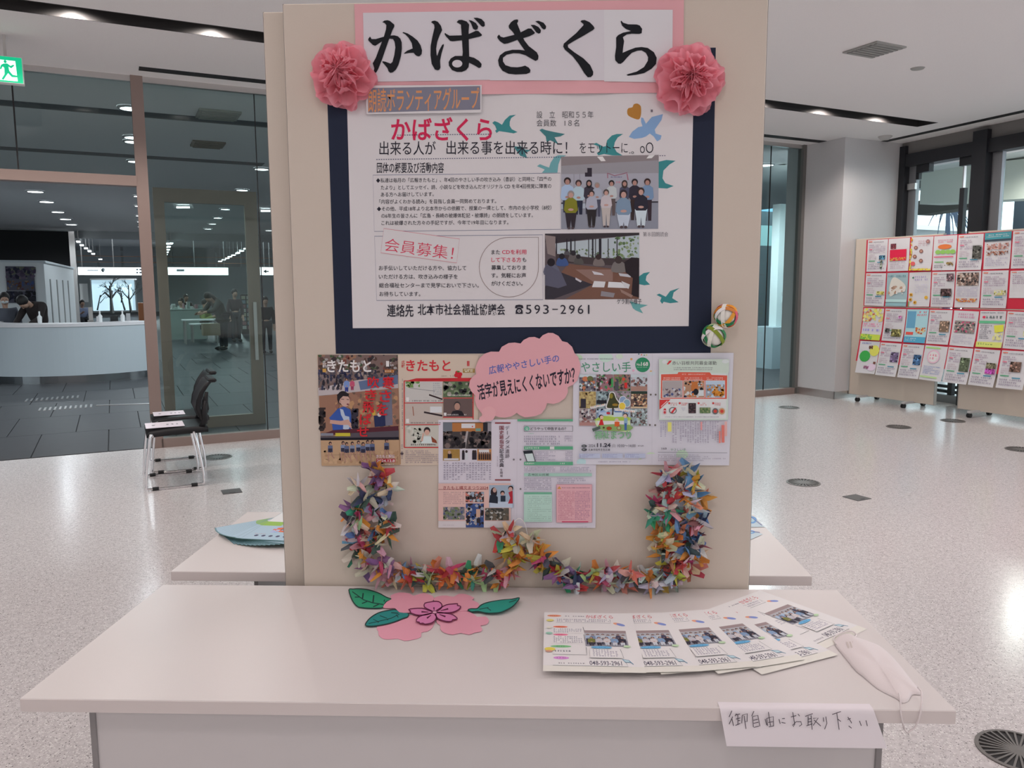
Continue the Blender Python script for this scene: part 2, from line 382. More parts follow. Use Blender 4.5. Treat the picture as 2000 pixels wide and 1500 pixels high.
# right wall line (dark framed entrance doors)
R0 = onz(1742, 284, HC); R0.z = 0; R1 = onz(2000, 230, HC); R1.z = 0
RD = (R1-R0).normalized(); RN = V((RD.y, -RD.x, 0))
if RN.dot(V((-1, -1, 0))) < 0: RN = -RN
def RW(x, y, z): return R0+RD*x+RN*y+ZX*z            # x along, y into the lobby, z up
o = boxo('air_slot', (-.05, .28, HC-.004), (9, .39, HC+.02), BLACK, fr=RW, org=RW(0, .33, HC)); tag(o, 'narrow black ceiling slot beside the dark framed entrance doors', 'ceiling slot')

# pillar at the corner
p0 = onz(1632, 780); pu, pn = p0.dot(UX), p0.dot(NX)
R0u, R0n = R0.dot(UX), R0.dot(NX)
struct('wall_right', (pu, pn+.03, 0), (R0u+.25, GN+.3, HC+.02), WALLM, bev=.004)
struct('baseboard_right', (pu-.012, pn+.018, 0), (R0u+.2, pn+.035, .1), STEEL)
boxo('baseboard_return', (pu-.012, pn+.018, 0), (pu+.0, GN-.03, .1), STEEL, bpy.data.objects['baseboard_right'], fr=RF)

# glass partition with pale bronze frame
gl = empty('window_1', RF(3, GN, 0), kind='structure')
gw = RF(3, GN, 0)
def gbox(nm, a, b, m): return boxo(nm, a, b, m, gl, fr=RF, org=gw)
uM = onz(310, 872).dot(UX); mull0 = onn(273, 150, GN).dot(UX); 
gbox('mullion', (-.335, GN-.05, 0), (-.235, GN+.05, HC), BRONZE)
gbox('mullion', (7.86, GN-.05, 0), (7.915, GN+.05, HC), mat('grey steel frame', (.22, .21, .2), .4, .5))
gbox('head_rail', (-9, GN-.03, HC-.05), (7.9, GN+.03, HC), STEEL)
gbox('sill_rail', (-.25, GN-.05, 0), (7.9, GN+.05, .085), BRONZE)
zt = onn(150, 341, GN).z; zb = onn(150, 359, GN).z
gbox('transom', (-9, GN-.06, zb), (-.33, GN+.06, zt+.01), BRONZE)
joints = [-9, -3.2, onn(30, 250, GN).dot(UX), -.29]
for i in range(3): gbox('glass_pane', (joints[i]+.006, GN-.006, zt), (joints[i+1]-.006, GN+.006, HC-.05), GLASS)
for i in (1, 2): gbox('pane_seal', (joints[i]-.006, GN-.007, zt), (joints[i]+.006, GN+.007, HC-.05), BLACK)
j2 = [-.24, onn(509, 500, GN).dot(UX), 3.6, onn(1502, 420, GN).dot(UX), 7.87]
for i in range(4): gbox('glass_pane', (j2[i]+.004, GN-.006, .085), (j2[i+1]-.004, GN+.006, HC-.05), GLASS)
for i in (1, 2, 3): gbox('pane_seal', (j2[i]-.004, GN-.007, .085), (j2[i]+.004, GN+.007, HC-.05), BLACK)
# second glazed frame (inner doors) behind the partition
N2 = 7.75
dr = empty('door_1', RF(1, N2, 0), kind='structure'); dw = RF(1, N2, 0)
TAUPE = mat('taupe metal frame', (.30, .25, .21), .45, .3)
def db(nm, a, b, m, parent=None): return boxo(nm, a, b, m, parent or dr, fr=RF, org=dw)
ua = onn(305, 500, N2).dot(UX); ub = onn(326, 500, N2).dot(UX); uc = onn(481, 500, N2).dot(UX); ud = onn(505, 500, N2).dot(UX)
zh0 = onn(400, 398, N2).z; zh1 = onn(400, 371, N2).z
db('stile', (ua, N2-.03, 0), (ub, N2+.03, zh1), TAUPE); db('stile', (uc, N2-.03, 0), (ud, N2+.03, zh1), TAUPE)
db('head_rail', (ub, N2-.03, zh0), (uc, N2+.03, zh1), TAUPE); db('bottom_rail', (ub, N2-.03, 0.0), (uc, N2+.03, .12), TAUPE)
db('glass_pane', (ub, N2-.005, .12), (uc, N2+.005, zh0), CGLASS)
hz = onn(493, 640, N2).z
hb = db('door_handle', (uc+.04, N2-.07, hz-.35), (uc+.075, N2-.05, hz+.28), STEEL)
for z in (hz-.3, hz+.2): db('handle_mount', (uc+.045, N2-.05, z), (uc+.07, N2-.03, z+.03), STEEL)

# ------------------------------------------------------------------ hall beyond the glass: floor of stone tiles
fl2 = struct('floor', (-14, GN-.02, -.12), (30, 60, -.012), HJOINT)
tl = MB().box((0, 0, -.0119), (.612, 1.262, 0), bev=.002)
tmesh = None; cnt = 0
for j in range(9):
    n0 = GN+.02+j*1.27
    for i in range(-9, 4):
        u_ = i*.62+(.31 if j % 2 else 0)-.08
        if tmesh is None:
            t = obj('floor_tile', tl.d, HTILE, fl2); tmesh = t.data
        else:
            t = bpy.data.objects.new('floor_tile', tmesh); COL.objects.link(t); t.parent = fl2
        t.location = RF(u_, n0, 0); t.rotation_euler = (0, 0, TH)
boxo('stone_paving', (-14, GN+.02+9*1.27, -.0119), (30, 60, 0), HTILE, fl2, fr=RF, kind='stuff')
for a_, b_ in ((-14, -5.75), (2.6, 14)): boxo('stone_paving', (a_, GN+.02, -.0119), (b_, GN+.02+9*1.27, 0), HTILE, fl2, fr=RF, kind='stuff')
# floor door rail catching light
q0, q1 = onz(188, 792), onz(308, 788)
rl = LW(q0, q1, 0, 1, -.03, .03, 0, .006, 'floor_rail', STEEL, org=q0); tag(rl, 'bright steel rail set in the dark tiles near the curved counter', 'floor rail')
# tactile bars
q0, q1 = onz(55, 800), onz(150, 794)
tb = empty('tactile_strip', onz(100, 797), label='strip of small steel tactile bars set in the dark tile floor', cat='tactile strip')
bm_ = MB()
for k in range(11):
    for r_ in range(2):
        c_ = onz(52+k*10-r_*26+26, 800-k*.7-r_*18)
        bm_.box((-.012, -.14, 0), (.012, .14, .006), lambda x, y, z, c_=c_: c_+UX*x+NX*y+ZX*z)
obj('bars', bm_.d, STEEL, tb, org=onz(100, 797), kind='stuff')

CEIL2 = mat('grey hall ceiling', (.86, .86, .87), .9)
struct('ceiling', (-14, GN, HC+.0), (14, 28.6, HC+.15), CEIL2); boxo('ceiling_board', (14, 17, HC), (30, 28.6, HC+.15), CEIL2, bpy.data.objects['ceiling'], fr=RF)
struct('trim_1', (-14, 28.6, onn(200, 466, 28.6).z), (14, 28.9, HC+.15), HGREY)
struct('ceiling', (-20, 28.9, 3.9), (30, 60, 4.0), CEIL2)
struct('wall_far', (-24, 60, -.1), (46, 60.2, 4), HGREY)
struct('wall_side', (-14.2, GN, 0), (-14, 60, 4), HGREY)
def hall_box(nm, px0, py0, px1, py1, n, depth, m, parent=None, org=None, **k):
    a = onn(px0, py0, n); b = onn(px1, py1, n)
    return boxo(nm, (a.dot(UX), n, a.z), (b.dot(UX), n+depth, b.z), m, parent, fr=RF, org=org or RF((a.dot(UX)+b.dot(UX))/2, n, min(a.z, b.z)) if parent is None else org, **k)
# black wall block and panels
o = hall_box('partition_wall', -160, 445, 147, 640, 27.5, .3, HBLACK); tag(o, 'tall matt black wall block behind the reception counter', 'wall panel')
o = hall_box('service_wall', 147, 470, 560, 640, 56, .3, mat('pale office wall', (.62, .66, .67), .8)); tag(o, 'pale office back wall far behind the desks', 'wall panel')
gp = empty('upper_wall_panels', onn(300, 500, 50), label='row of grey upper wall panels above the lit office signs', cat='wall panel'); gpo = onn(300, 500, 50)
xs = [152, 190, 238, 290, 335, 378, 422, 470, 560]
for i in range(8):
    hall_box('panel', xs[i]+.6, 466, xs[i+1]-.6, 521, 50, .1, mat('grey upper panel', (.34, .35, .37), .7), gp, gpo)
for y0, y1, nn, w_ in ((499, 504.5, 40, 'upper'), (511, 515.5, 40, 'lower')):
    o = hall_box('timber_beam', 150, y0, 540, y1, nn, .3, WOOD); tag(o, w_+' brown wooden beam crossing the office beyond the glass', 'beam')
o = hall_box('post', 144.5, 452, 152, 720, 26.5, .2, STEEL); tag(o, 'slim steel post at the end of the black wall', 'post')
SIGN = mat('lit sign face', (.9, .95, 1), emit=(.88, .97, 1), es=3.4)
for a_, b_, lab in ((152, 292, 'long lit white hanging sign left of the bronze mullion'), (314, 446, 'lit white hanging sign seen through the inner glass door'), (508, 545, 'short lit white hanging sign beside the display board edge')):
    g = empty('lit_sign', onn((a_+b_)/2, 530, 32), label=lab, cat='sign'); go = onn((a_+b_)/2, 530, 32)
    for hx in (a_+8, (a_+b_)/2, b_-8): boxo('hanger', (onn(hx, 530, 32).dot(UX), 32.05, onn(hx, 522, 32).z), (onn(hx, 530, 32).dot(UX)+.03, 32.08, 3.9), STEEL, g, fr=RF, org=go)
    hall_box('sign_case', a_-.6, 521.3, b_+.6, 538, 32.02, .15, STEEL, g, go); hall_box('lit_face', a_, 522, b_, 537.2, 32, .02, SIGN, g, go)
    pr = Pr(lambda x, y, h: onn(x, y, 31.99-h), col=C)
    if a_ == 152:
        pr.ell(201, 527.5, 3.4, 4, (60, 80, 90)); pr.ell(202.4, 526.5, 2.4, 3, (225, 240, 245)); pr.rect(170, 527, 192, 529, (190, 205, 215))
        for k in range(4): pr.rect(266+(k % 2)*6, 525+(k//2)*6, 270+(k % 2)*6, 528+(k//2)*6, (70, 90, 105))
    elif a_ == 314: pr.rect(345, 526, 360, 530, (180, 200, 210))
    else: pr.poly([(514, 530), (520, 526), (520, 529), (525, 529), (525, 531.5), (520, 531.5), (520, 534)], (40, 60, 70))
    pr.out('sign_marks', g, go)
# office lamps in rows
lg = 'rows of square office ceiling lamps beyond the glass'
lampm = None
def lamp_row(pts, lab):
    for i, (x, y) in enumerate(pts):
        c_ = onz(x, y, 3.0); d_ = (c_-CAMP).length/1552
        b = MB().box((-2.6*d_, -.25, 0), (2.6*d_, .25, .03)); o = empty('office_lamp', c_, TH, label=ORD[i]+' '+lab, cat='ceiling lamp', group=lg); obj('hanger', MB().tube([V((0, 0, .06)), V((0, 0, .92))], .012, 5).d, STEEL, o)
        obj('diffuser', b.d, EMIT, o); obj('lamp_body', MB().box((-3*d_, -.3, .03), (3*d_, .3, .07)).d, HGREY, o)
lamp_row([(153, 473), (160, 480), (168, 486), (175, 491.5), (182, 496.5), (196, 507)], 'office lamp in the slanting row right of the black wall')
lamp_row([(327, 477), (334, 476.5), (324, 483.5), (329.5, 483), (322, 489), (328, 488.5), (320, 494), (325.5, 493.5), (317, 498.5), (323.5, 498), (318, 508.5)], 'office lamp in the double row seen inside the glass door')
lamp_row([(480, 486.5), (472, 491), (464, 495.5), (456, 499), (449, 502), (444, 505), (437, 508), (430, 511)], 'office lamp in the slanting row near the right door stile')
# downlights in the hall ceiling
DL = [(255, 211), (261, 268), (261, 276.5), (265, 315), (272, 383), (273, 402), (274, 421), (276, 433), (277, 443), (69, 374), (91, 394), (113, 414), (128, 428), (139.5, 438.5), (511, 330), (473, 371), (440, 408.5), (425, 425.5), (415, 437), (406, 447), (518, 412), (525, 450), (1497, 322)]
for i, (x, y) in enumerate(DL):
    c_ = onz(x, y, HC-.01); r_ = .13 if i < 9 or i > 13 else .17
    o = empty('downlight_fitting', c_, label=(ORD[i]+' round downlight of the column beside the bronze mullion, counted from the top' if i < 9 else ORD[i-9]+' round downlight of the slanting row above the black wall, from the left' if i < 14 else ORD[i-14]+' round downlight seen above the inner glass door, from the top' if i < 22 else 'round downlight behind the right glass pane'), cat='ceiling lamp', group='round downlights in the hall ceiling')
    obj('lamp_face', MB().lathe([(0, -.008), (r_*.8, -.008), (r_*.8, 0)], (0, 0, 0), 16).d, EMIT, o); obj('trim_ring', MB().lathe([(r_*.8, 0), (r_*.8, -.012), (r_, -.008), (r_, .009)], (0, 0, 0), 16).d, HGREY, o)
    if i in (0, 2, 4, 6, 8, 10, 12, 14, 16, 18, 22): spot(c_-V((0, 0, .05)), 110, (.86, .95, 1), 165, .05)
for i, (u_, n_) in enumerate([(-6, 10), (-5, 17), (3, 12), (8, 10), (5, 20), (-2, 24), (8.3, 7.45), (11, 13), (1.5, 8.6), (-3, 8.6), (9.0, 8.6), (13, 14.6)]): spot(RF(u_, n_, HC-.05), 230 if i < 6 else (90 if i < 10 else 260), (.86, .95, 1), 165, .08)  # spots with no fittings, added to brighten the hall and right pane
for (u_, n_) in [(-10, 34), (-3, 34), (4, 34), (-8, 45), (2, 45)]: spot(RF(u_, n_, 3.8), 900, (.9, .97, 1), 165, .15)  # unfitted spots added to lift the dark office
# two dark linear recesses and a diffuser in the hall ceiling
for k, (ya, yb, n_) in enumerate([(203, 230, 0), (292, 318, 0)]):
    P_ = onz(100, ya, HC); nn = P_.dot(NX)
    o = boxo('ceiling_recess', (-9, nn, HC-.006), (1.6, nn+.28, HC+.003), mat('dark recess', (.16, .165, .175), .8), fr=RF, org=RF(-3, nn, HC)); tag(o, ('nearer' if k == 0 else 'farther')+' dark linear recess in the hall ceiling behind the upper glass', 'ceiling recess')
for x0, x1, y, lab in ((376, 436, 282, 'brown square air diffuser in the hall ceiling'), (388, 465, 224, 'pale wide air diffuser nearer in the hall ceiling')):
    c_ = onz((x0+x1)/2, y, HC-.012); L_ = (onz(x1, y, HC)-onz(x0, y, HC)).length
    g = empty('air_diffuser', c_, TH, label=lab, cat='air vent')
    m_ = mat('brown diffuser', (.22, .19, .15), .6) if y > 250 else mat('pale diffuser', (.40, .40, .37), .6)
    obj('vent_frame', MB().box((-L_/2, -L_/2, -.012), (L_/2, L_/2, .01)).d, m_, g)
    for k in range(5): obj('louvre', MB().box((-L_/2+.03, -L_/2+.05+k*L_/5, -.022), (L_/2-.03, -L_/2+.09+k*L_/5, -.012)).d, m_, g)
# fluorescent fitting seen in the door glass
for x0, x1, y, lab in ((343, 374, 405, 'slim fluorescent tube fitting above the inner glass door'), (508, 531, 412, 'slim fluorescent tube fitting next to the display board edge')):
    a_, b_ = onz(x0, y, HC-.06), onz(x1, y, HC-.06); g = empty('tube_light', (a_+b_)/2, label=lab, cat='ceiling lamp')
    obj('tube', MB().tube([a_, b_], .02, 8).d, EMIT, g, org=(a_+b_)/2); obj('lamp_body', MB().box((-.03, -.03, -.02), (.03, .03, .06), lambda x, y, z: a_+V((x, y, z))).box((-.03, -.03, -.02), (.03, .03, .06), lambda x, y, z: b_+V((x, y, z))).d, STEEL, g, org=(a_+b_)/2)

# bright far window with a bare tree
wn = empty('window_2', onn(222, 575, 46), kind='structure'); wo = onn(222, 575, 46)
hall_box('window_light', 178, 546, 265.5, 606, 46, .05, mat('daylit far window', (.6, .8, .9), emit=(.50, .72, .84), es=.8), wn, wo)
for a_, b_, c_, d_ in ((176, 544, 180, 608), (263.5, 544, 267, 608), (176, 544, 267, 547)): hall_box('window_frame', a_, b_, c_, d_, 45.9, .1, HGREY, wn, wo)
hall_box('blind', 155, 554, 173, 590, 46, .1, mat('white blind', (.8, .82, .82), .8), wn, wo)
tp = MB(); rr = random.Random(5)
def branch(x, y, dx, dy, L, w, dep):
    x2, y2 = x+dx*L, y+dy*L; tp.tube([onn(x, y, 45.2), onn(x2, y2, 45.2)], [w, w*.6], 5)
    if dep:
        for k in range(3):
            a = math.atan2(dy, dx)+rr.uniform(-.8, .8); branch(x+dx*L*rr.uniform(.4, 1), y+dy*L*rr.uniform(.4, 1), math.cos(a), math.sin(a), L*.62, w*.5, dep-1)
branch(219, 612, -.08, -1, 30, .11, 1); branch(217, 582, -.1, -1, 24, .08, 3); branch(256, 610, -.15, -1, 34, .07, 4); branch(244, 606, -.3, -1, 30, .05, 3); branch(190, 606, .2, -1, 30, .04, 3)
o = obj('bare_tree', tp.d, mat('grey bark', (.09, .10, .10), .9), org=onn(219, 612, 45.2)); tag(o, 'bare leafless tree standing against the bright far window', 'tree')

# ------------------------------------------------------------------ curved reception counter
cc = (-1.15, 14.76); cR = 1.66; ztop = onn(150, 632, 13.1).z
def arc(r, z, a): return RF(cc[0]+r*math.cos(a), cc[1]+r*math.sin(a), z)
def arcwall(r0_, r1_, z0, z1, a0_, a1_, n=36):
    mb = MB(); v = []; f = []
    for i in range(n+1):
        a = a0_+(a1_-a0_)*i/n; v += [arc(r1_, z0, a), arc(r1_, z1, a), arc(r0_, z1, a), arc(r0_, z0, a)]
    for i in range(n):
        for k in range(4): f.append((i*4+k, i*4+(k+1) % 4, (i+1)*4+(k+1) % 4, (i+1)*4+k))
    f += [(0, 1, 2, 3)[::-1], (n*4, n*4+1, n*4+2, n*4+3)]
    return mb.add(v, f)
A0, A1 = math.radians(-215), math.radians(-43)
ct = empty('reception_counter', arc(cR, 0, -1.6), label='large curved white reception counter with steel plinth beyond the glass', cat='counter'); cto = arc(cR, 0, -1.6)
obj('plinth', arcwall(cR-.5, cR-.05, 0, .12, A0, A1).d, mat('polished plinth', (.35, .37, .38), .18, 1), ct, cto, smooth=False)
obj('front_panel', arcwall(cR-.08, cR, .12, ztop-.05, A0, A1, 50).d, COUNTER, ct, cto)
obj('worktop', arcwall(cR-.5, cR+.01, ztop-.05, ztop, A0, A1).d, mat('counter top', (.72, .70, .72), .4), ct, cto)
# white partition box with poster behind the counter
nb = 16.2
pb = empty('partition_booth', onn(60, 640, nb), label='white partition booth with a framed poster behind the counter', cat='partition'); pbo = onn(60, 640, nb); pbo.z = 0; pb.location = pbo
WP = mat('white partition', (.66, .70, .72), .6)
c0 = onn(85, 513, nb); c0u, c0z = c0.dot(UX), c0.z
boxo('front_wall', (c0u-1.9, nb, 0), (c0u, nb+.08, c0z), WP, pb, fr=RF, org=pbo)
e1 = onn(148, 600, 21.5).dot(UX)
sA, sB = RF(c0u, nb+.08, 0), RF(e1, 21.5, 0); sd = (sB-sA).normalized(); sn = V((-sd.y, sd.x, 0)); SL = (sB-sA).length
sf = lambda x, y, z: sA+sd*x+sn*y+ZX*z
boxo('side_wall', (0, 0, 0), (SL, .08, c0z), WP, pb, fr=sf, org=pbo)
for k in range(4): boxo('side_slot', (SL*(.12+.2*k), -.012, .6), (SL*(.12+.2*k)+.12, .0, c0z-.3), mat('grey slot', (.26, .27, .27), .7), pb, fr=sf, org=pbo)
boxo('cap_rail', (-.02, -.03, c0z), (SL, .1, c0z+.04), COUNTER, pb, fr=sf, org=pbo); boxo('cap_rail', (c0u-1.9, nb-.02, c0z), (c0u+.02, nb+.1, c0z+.04), COUNTER, pb, fr=RF, org=pbo)
ps = empty('wall_poster', onn(41, 590, nb-.02), label='dark colourful poster on the white booth behind the counter', cat='poster'); pso = onn(41, 590, nb-.02)
pf = lambda x, y, h: onn(x, y, nb-.03-h*4)
hall_box('sheet', 10, 520, 71, 591, nb-.03, .02, mat('dark poster paper', (.05, .05, .08), .5), ps, pso)
pr = Pr(pf, col=C); pr.crowd(11, 521, 70, 545, 60, [(70, 60, 80), (90, 80, 100), (40, 40, 60), (100, 105, 90)], 5, 1); pr.crowd(14, 548, 66, 566, 40, [(95, 70, 50), (60, 75, 120), (80, 50, 60), (110, 100, 90)], 4, 2)
pr.crowd(12, 568, 70, 590, 50, [(25, 28, 50), (50, 50, 60), (30, 30, 35)], 5, 3); pr.rect(14, 567, 50, 569, (120, 120, 125)); pr.out('picture', ps, pso)

# ------------------------------------------------------------------ people
def skin_obj(name, pts, edges, rad, m, parent, lev=2):
    me = bpy.data.meshes.new(name); me.from_pydata([tuple(p) for p in pts], edges, []); o = bpy.data.objects.new(name, me); COL.objects.link(o)
    md = o.modifiers.new('s', 'SKIN'); md.use_smooth_shade = True
    for i, r in enumerate(rad):
        sv = me.skin_vertices[0].data[i]; sv.radius = r if isinstance(r, tuple) else (r, r); sv.use_root = (i == 0)
    sb_ = o.modifiers.new('d', 'SUBSURF'); sb_.levels = lev; sb_.render_levels = lev
    dg = bpy.context.evaluated_depsgraph_get(); dg.update(); nm = bpy.data.meshes.new_from_object(o.evaluated_get(dg))
    o.modifiers.clear(); o.data = nm; nm.materials.clear(); nm.materials.append(m); nm.polygons.foreach_set('use_smooth', [True]*len(nm.polygons)); o.parent = parent
    return o
SKIN = mat('skin', (.48, .30, .22), .6); HAIR = mat('black hair', (.015, .013, .013), .6)
POSE = dict(pel=(0, 0, .93), ch=(0, 0, 1.22), nk=(0, .01, 1.40), hd=(0, -.02, 1.56), sh=(.17, 0, 1.34), el=(.23, 0, 1.07), wr=(.22, -.08, .84), hip=(.09, 0, .88), kn=(.10, -.01, .48), an=(.10, 0, .08), toe=(.10, -.14, .03))
def figure(label, loc, yaw, scale, top, bot, hair=HAIR, coat_len=None, pose=None, mask=False, sit=False, hairlen=.0):
    P = {k: V(v) for k, v in POSE.items()}; R_ = None
    o = empty('person', loc, yaw, label=label, cat='person'); o.scale = (scale,)*3
    L = {}
    for k, v in P.items():
        if k in ('pel', 'ch', 'nk', 'hd'): L[k] = v
        else: L[k+'L'] = V((-v.x, v.y, v.z)); L[k+'R'] = v.copy()
    if sit:
        for s_ in 'LR':
            sx = -1 if s_ == 'L' else 1
            L['kn'+s_] = V((sx*.12, -.42, .46)); L['an'+s_] = V((sx*.12, -.40, .08)); L['toe'+s_] = V((sx*.12, -.54, .03)); L['hip'+s_] = V((sx*.09, -.02, .46))
            for q in ('sh', 'el', 'wr'): L[q+s_].z -= .45
            L['el'+s_].y -= .08; L['wr'+s_] = V((sx*.14, -.36, .74))
        for q in ('pel', 'ch', 'nk', 'hd'): L[q].z -= .45
    for k, v in (pose or {}).items(): L[k] = V(v)
    K = ['pel', 'ch', 'nk', 'hd', 'shL', 'elL', 'wrL', 'shR', 'elR', 'wrR', 'hipL', 'knL', 'anL', 'toeL', 'hipR', 'knR', 'anR', 'toeR']
    E = [(0, 1), (1, 2), (2, 3), (1, 4), (4, 5), (5, 6), (1, 7), (7, 8), (8, 9), (0, 10), (10, 11), (11, 12), (12, 13), (0, 14), (14, 15), (15, 16), (16, 17)]
    R = [.07, .08, .045, .085, .055, .038, .03, .055, .038, .03, .075, .05, .035, .03, .075, .05, .035, .03]
    P_ = [L[k] for k in K]; n = len(P_); E = list(E)
    hd, nk = L['hd'], L['nk']; hdv = (hd-nk).normalized(); P_.append(hd+hdv*.07); R.append(.07); E.append((3, n)); n += 1
    for s_, wi in (('L', 6), ('R', 9)):               # hand: palm, four fingers and a thumb
        wv = (L['wr'+s_]-L['el'+s_]).normalized(); side = wv.cross(V((0, 1, 0))).normalized() if abs(wv.y) < .95 else V((1, 0, 0))
        P_.append(L['wr'+s_]+wv*.07); R.append((.035, .016)); E.append((wi, n)); pm = n; n += 1
        for q in range(4):
            ln = (.075, .085, .08, .06)[q]; a_ = P_[pm]+side*((q-1.5)*.019)+wv*.03; P_ += [a_, a_+wv*ln+V((0, -.02, 0))]; R += [.010, .007]; E += [(pm, n), (n, n+1)]; n += 2
        P_ += [L['wr'+s_]+wv*.04+side*-.045, L['wr'+s_]+wv*.085+side*-.062]; R += [.011, .009]; E += [(wi, n), (n, n+1)]; n += 2
    skin_obj('body', P_, E, R, SKIN, o)
    jk = ['pel', 'ch', 'shL', 'elL', 'wrL', 'shR', 'elR', 'wrR']; J = [L[k] for k in jk]; J[4] = J[3].lerp(J[4], .93); J[7] = J[6].lerp(J[7], .93)
    JE = [(0, 1), (1, 2), (2, 3), (3, 4), (1, 5), (5, 6), (6, 7)]; JR = [(.17, .13), (.165, .13), .08, .06, .045, .08, .06, .045]
    J.append(L['ch'].lerp(L['nk'], .75)); JE.append((1, 8)); JR.append(.075)
    if coat_len:
        J.append(L['pel']-V((0, 0, coat_len*.5))); J.append(L['pel']-V((0, 0, coat_len))); JE += [(0, 9), (9, 10)]; JR += [(.19, .15), (.21, .17)]
    skin_obj('jacket', J, JE, JR, top, o)
    T = [L['pel']]+[L[k] for k in ('hipL', 'knL', 'anL', 'hipR', 'knR', 'anR')]
    skin_obj('trousers', T, [(0, 1), (1, 2), (2, 3), (0, 4), (4, 5), (5, 6)], [.13, .10, .07, .055, .10, .07, .055], bot, o)
    rot = hdv.to_track_quat('Z', 'Y').to_matrix()
    hb_ = MB().ell(hd+hdv*.045+rot @ V((0, .02, 0)), (.095, .105, .105), 14, 8, rot=rot)
    if hairlen: hb_.ell(hd+rot @ V((0, .06, -.05-hairlen/2)), (.10, .06, .10+hairlen/2), 12, 8, rot=rot)
    obj('hair', hb_.d, hair, o, smooth=True)
    fc = MB().ell(hd+rot @ V((0, -.055, -.01)), (.072, .055, .085), 12, 8, rot=rot).ell(hd+rot @ V((0, -.113, -.015)), (.012, .014, .02), 6, 5, rot=rot)
    f_ = obj('face', fc.d, SKIN, o, smooth=True)
    ey = MB()
    for sx in (-.028, .028): ey.ell(hd+rot @ V((sx, -.107, .012)), (.011, .006, .006), 6, 4, rot=rot)
    ey.ell(hd+rot @ V((0, -.105, -.05)), (.02, .006, .005), 6, 4, rot=rot)
    obj('eyes_and_mouth', ey.d, HAIR, f_)
    if mask: obj('face_mask', MB().ell(hd+rot @ V((0, -.072, -.035)), (.066, .052, .042), 12, 6, rot=rot).d, WP, o, smooth=True)
    for s_ in 'LR': obj('shoe', MB().ell((L['an'+s_]+L['toe'+s_])/2+V((0, -.01, 0)), (.05, .13, .05), 10, 6).d, BLACK, o, smooth=True)
    return o
def M(n_, r, g, b): return mat(n_, C(r, g, b), .8)
cA = RF(-2.15, 14.0, 0)
# staff at the counter (they stand or sit inside the curve)
def behind(px, py_top, n_, top_h): z_ = onn(px, py_top, n_).z; f = onn(px, py_top, n_); f.z = 0; return f, z_/top_h
f_, s_ = behind(8, 573, 15.0, 1.68)
figure('person in a dark vest and white face mask behind the counter at the left edge', f_, TH+.1, s_, mat('slate vest', (.10, .11, .14), .8), M('navy trousers', 40, 42, 60), mask=True)
f_, s_ = behind(78, 579, 14.75, 1.50)
figure('person in a dark jacket leaning over the reception counter, head bowed', f_, TH-.75, s_, mat('dark jacket', (.03, .022, .022), .85), M('black trousers', 30, 30, 34), pose=dict(ch=(0, -.10, 1.24), nk=(0, -.24, 1.36), hd=(-.0, -.36, 1.40), shL=(-.19, -.14, 1.34), shR=(.19, -.14, 1.34), elL=(-.25, -.28, 1.08), elR=(.25, -.28, 1.08), wrL=(-.16, -.46, .98), wrR=(.16, -.46, .98)))
# office area people
def foot(px, py): p = onz(px, py); return p
def pscale(px, foot_y, head_y, h=1.68):
    f_ = onz(px, foot_y); n_ = f_.dot(NX); return (onn(px, head_y, n_).z)/h, f_
s_, f_ = pscale(438, 684, 575, 1.45)
figure('person in a long dark coat and jeans bending over a white desk', f_, TH-1.15, s_, mat('dark olive coat', (.045, .05, .045), .9), M('dark jeans', 38, 42, 52), coat_len=.25, hairlen=.1, pose=dict(ch=(0, -.13, 1.17), nk=(0, -.26, 1.31), hd=(0, -.36, 1.38), shL=(-.18, -.20, 1.27), shR=(.18, -.20, 1.27), elL=(-.22, -.36, 1.05), elR=(.22, -.36, 1.05), wrL=(-.14, -.55, 1.0), wrR=(.14, -.55, 1.0)))
s_, f_ = pscale(462, 668, 566)
figure('person in a dark jacket standing by the brochure rack', f_, TH+.2, s_, mat('maroon jacket', (.05, .035, .04), .9), M('grey trousers', 50, 50, 55))
for (x, yf, yh, lab, colr, ya) in [(403, 664, 586, 'person in an olive green top seated at the white desk', (.20, .24, .07), 1.0), (366, 640, 576, 'person in black seated farthest back near the green desks', (.03, .03, .035), .2), (357, 655, 584, 'person in pale clothes seated left among the desks', (.40, .42, .38), -.4),
                                (164, 648, 587, 'person in a pale blue top seated behind the counter end', (.28, .33, .48), .3), (522, 690, 580, 'person in black standing beside the display board edge', (.02, .02, .025), .0)]:
    n_ = onz(x, yf).dot(NX); f_ = onz(x, yf)
    st = x != 522; s_ = onn(x, yh, n_).z/(1.22 if st else 1.68)
    figure(lab, f_, TH+ya, s_, mat('top %d' % x, colr, .9), M('trousers %d' % x, 45, 46, 50), sit=st)
# ------------------------------------------------------------------ office furniture
def desk(x0, x1, yt, yf, lab, m=None, n=None, solid=False, cat='desk'):
    n = n or onz((x0+x1)/2, yf).dot(NX); a = onn(x0, yt, n); b = onn(x1, yt, n); z = a.z; ua, ub = a.dot(UX), b.dot(UX); m = m or mat('pale desk', (.62, .66, .64), .5)
    base = RF((ua+ub)/2, n, 0); g = empty('office_desk' if cat == 'desk' else cat.replace(' ', '_'), base, label=lab, cat=cat)
    boxo('desktop', (ua, n, z-.035), (ub, n+.6, z), m, g, fr=RF, org=base, bev=.005)
    if solid: boxo('carcass', (ua+.02, n+.02, 0), (ub-.02, n+.58, z-.035), m, g, fr=RF, org=base)
    else:
        for x_ in (ua+.04, ub-.08):
            for y_ in (n+.04, n+.52): boxo('leg', (x_, y_, 0), (x_+.04, y_+.04, z-.035), STEEL, g, fr=RF, org=base)
    return g, ua, ub, n, z
desk(357, 428, 625, 672, 'white office desk with papers in front of the stooping person')
desk(372, 432, 633, 668, 'low white desk holding a brown cardboard box front')
